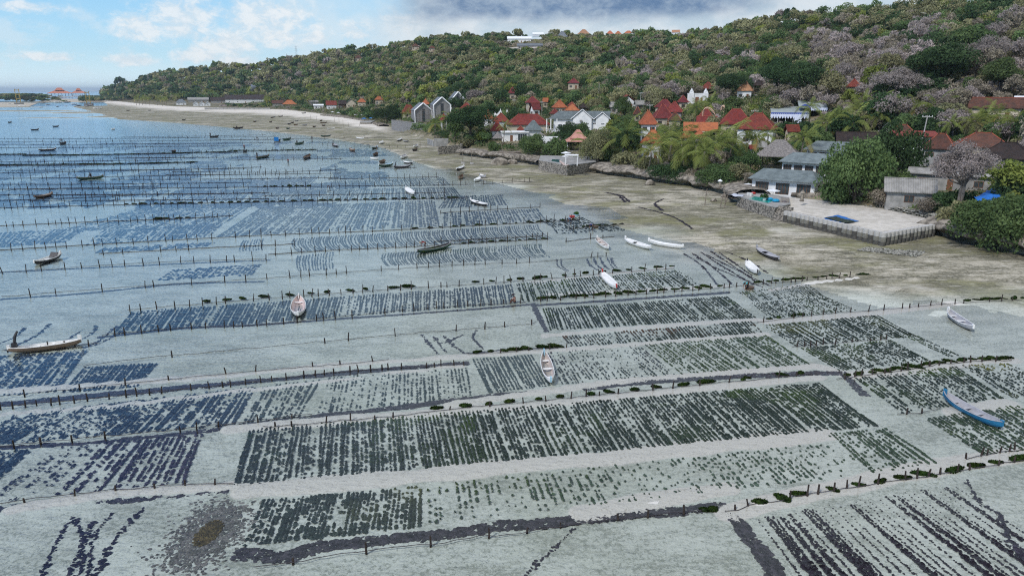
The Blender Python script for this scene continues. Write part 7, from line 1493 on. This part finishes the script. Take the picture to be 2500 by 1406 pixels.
# ------------------------------------------------------------------ far left: islet, bridge pylons, harbour pavilions, low wood, cleared terrace, smoke
clay = ROOF['orange']
def far_pav(px, py, wpx, hpx, label):
    p = G(px, py, 0); m = mpp(p); w_ = wpx*m; root = empty('harbour_pavilion', (p[0], p[1], 0), -math.atan2(p[0], p[1]), label, 'pavilion', 'harbour pavilions at the horizon'); h_ = hpx*m
    for k in range(8): MB().box(-w_*.45+k*w_*.128-.6, -w_*.45+k*w_*.128+.6, -w_*.2, w_*.2, -2, h_*.45).build('pillar', WALL['wood'], root)
    m_pink = mat("far_terracotta", (.52, .20, .12), (.44, .17, .10), .1, .9); roofpart('hip', w_, w_*.5, h_*.42, h_*.34, 1, root, m_pink, ridge=False, top=.3); roofpart('hip', w_*.36, w_*.2, h_*.76, h_*.26, 1, root, m_pink, ridge=False); MB().box(-w_*.48, w_*.48, -w_*.25, w_*.22, -2, h_*.12).build('quay', WALL['white'], root)
far_pav(148, 238, 56, 22, "large terracotta roofed harbour pavilion at the far left horizon"); far_pav(194, 236, 34, 19, "smaller terracotta roofed harbour pavilion right of the large one")
yel = mat("yellow_pylon_paint", (.45, .33, .08), (.35, .25, .06), .3, .8)
for px, yb, yt, lb in ((47, 256, 219, "yellow bridge pylon at the islet, left one"), (217, 258, 225, "yellow bridge pylon standing by the anchored boats")):
    p = G(px, yb, 0); m = mpp(p); h_ = (yb-yt)*m; w_ = 5*m; g = MB()
    for s in (-1, 1): g.box(s*w_*.8-.5, s*w_*.8+.5, -.6, .6, 2.5, h_)
    for k in (.35, .62, .9): g.box(-w_*.8, w_*.8, -.5, .5, h_*k, h_*k+1.0)
    prop('bridge_pylon', lb, 'pylon', px, yb, 0, [('tower', g, yel), ('abutment', MB().box(-w_*2, w_*2, -4, 4, -2, 3), WALL['block'])], grp='yellow bridge pylons')
rs = np.random.RandomState(31); items = []
for k in range(420):
    u = rs.rand(); px = -60+145*u; p = G(px, 251-rs.rand()*4, 0); hh = .35+1.05*max(0, 1-max(0, (px-30)/55)**2)
    items.append([p[0]+rs.randn()*12, p[1]+rs.rand()*90, -1.0+13*max(hh-.35, 0)*rs.rand()**.4, 1.6, 1.0, rs.choice(['dark', 'mid', 'olive']), True, None, 9])
forest('islet_wood', items, "green scrub covering the islet at the far left", 110, 1.3)
items = []
for k in range(900):
    u = rs.rand(); px = 196+150*u; r_ = 1650+rs.rand()*900; d = ray(px, 235); a_ = math.atan2(d[0], d[1]); x_, y_ = math.sin(a_)*r_, math.cos(a_)*r_; items.append([x_, y_, max(zt1(x_, y_), 0)-.5, 1.6, 1.3+.35*rs.rand(), rs.choice(['dark', 'mid', 'olive', 'dark']), False, None, 9])
for k in range(700):
    px = 285+rs.rand()*240; p, t = hit(px, 240-rs.rand()*12); items.append([p[0], p[1], p[2]-.5, 1.3, 1.0+.3*rs.rand(), rs.choice(['dark', 'mid', 'dark']), False, None, 9])
forest('low_coast_wood', items, "low dark wood along the far coast left of the hill", 110, 1.3)
for nm, q, zz in (('islet_sand', [(-80, 262), (70, 261), (92, 252), (-80, 249)], 0), ('far_sand_spit', [(80, 250), (300, 250), (310, 244), (150, 241.5)], 0)):
    P = [G(x, y, .35) for x, y in q]; g = MB(); g.add([(p[0], p[1], -1) for p in P]+[(p[0], p[1], .5) for p in P], [(4, 5, 6, 7), (0, 1, 5, 4), (1, 2, 6, 5), (2, 3, 7, 6), (3, 0, 4, 7)]); o = g.build(nm, mat("spit_sand", (.50, .45, .36), (.36, .33, .27), .05, .95)); o['kind'] = 'structure'
# cleared pale terrace on the hill
P = [hit(x, y)[0] for x, y in ((1192, 134), (1250, 134), (1318, 122), (1322, 113), (1262, 119), (1225, 124))]; c = P[0]; g = MB(); g.add([(p[0], p[1], p[2]-2) for p in P]+[(p[0], p[1], p[2]+1.5) for p in P], [(6, 7, 8, 9, 10, 11)]+[(i, (i+1) % 6, 6+(i+1) % 6, 6+i) for i in range(6)]); o = g.build('cleared_terrace', mat("limestone_rubble", (.66, .61, .54), (.42, .38, .33), .12, .95, .5, .5)); o['kind'] = 'structure'
# smoke
sm = bpy.data.materials.new("thin_smoke"); sm.use_nodes = True; nt = sm.node_tree; nt.nodes.clear(); pv = node(nt, 'ShaderNodeVolumePrincipled', {'Color': (.8, .87, 1, 1), 'Density': .25, 'Anisotropy': .2}); nt.links.new(pv.outputs[0], node(nt, 'ShaderNodeOutputMaterial').inputs['Volume'])
p, t = hit(613, 240); m = mpp(p); g = MB(); g.tube([(0, 0, 0), (2*m, 0, 7*m), (-1*m, 2*m, 15*m), (5*m, 3*m, 22*m), (8*m, 4*m, 30*m)], [1.5*m, 3*m, 4*m, 6*m, 7*m], 10); o = g.build('smoke_plume', sm, None, True); o.location = tuple(p); tag(o, "thin blue smoke rising over the far palm grove", 'smoke', kind='stuff')
# ------------------------------------------------------------------ air
hm = bpy.data.materials.new("sea_air"); hm.use_nodes = True; nt = hm.node_tree; nt.nodes.clear()
pv = node(nt, 'ShaderNodeVolumePrincipled', {'Color': (.72, .86, 1.0, 1), 'Density': .00007, 'Anisotropy': .3}); nt.links.new(pv.outputs[0], node(nt, 'ShaderNodeOutputMaterial').inputs['Volume'])
o = MB().box(-24000, 24000, -300, 28000, -5, 108).build('haze', hm); tag(o, "thin sea haze lying over the whole bay", 'haze', kind='stuff')
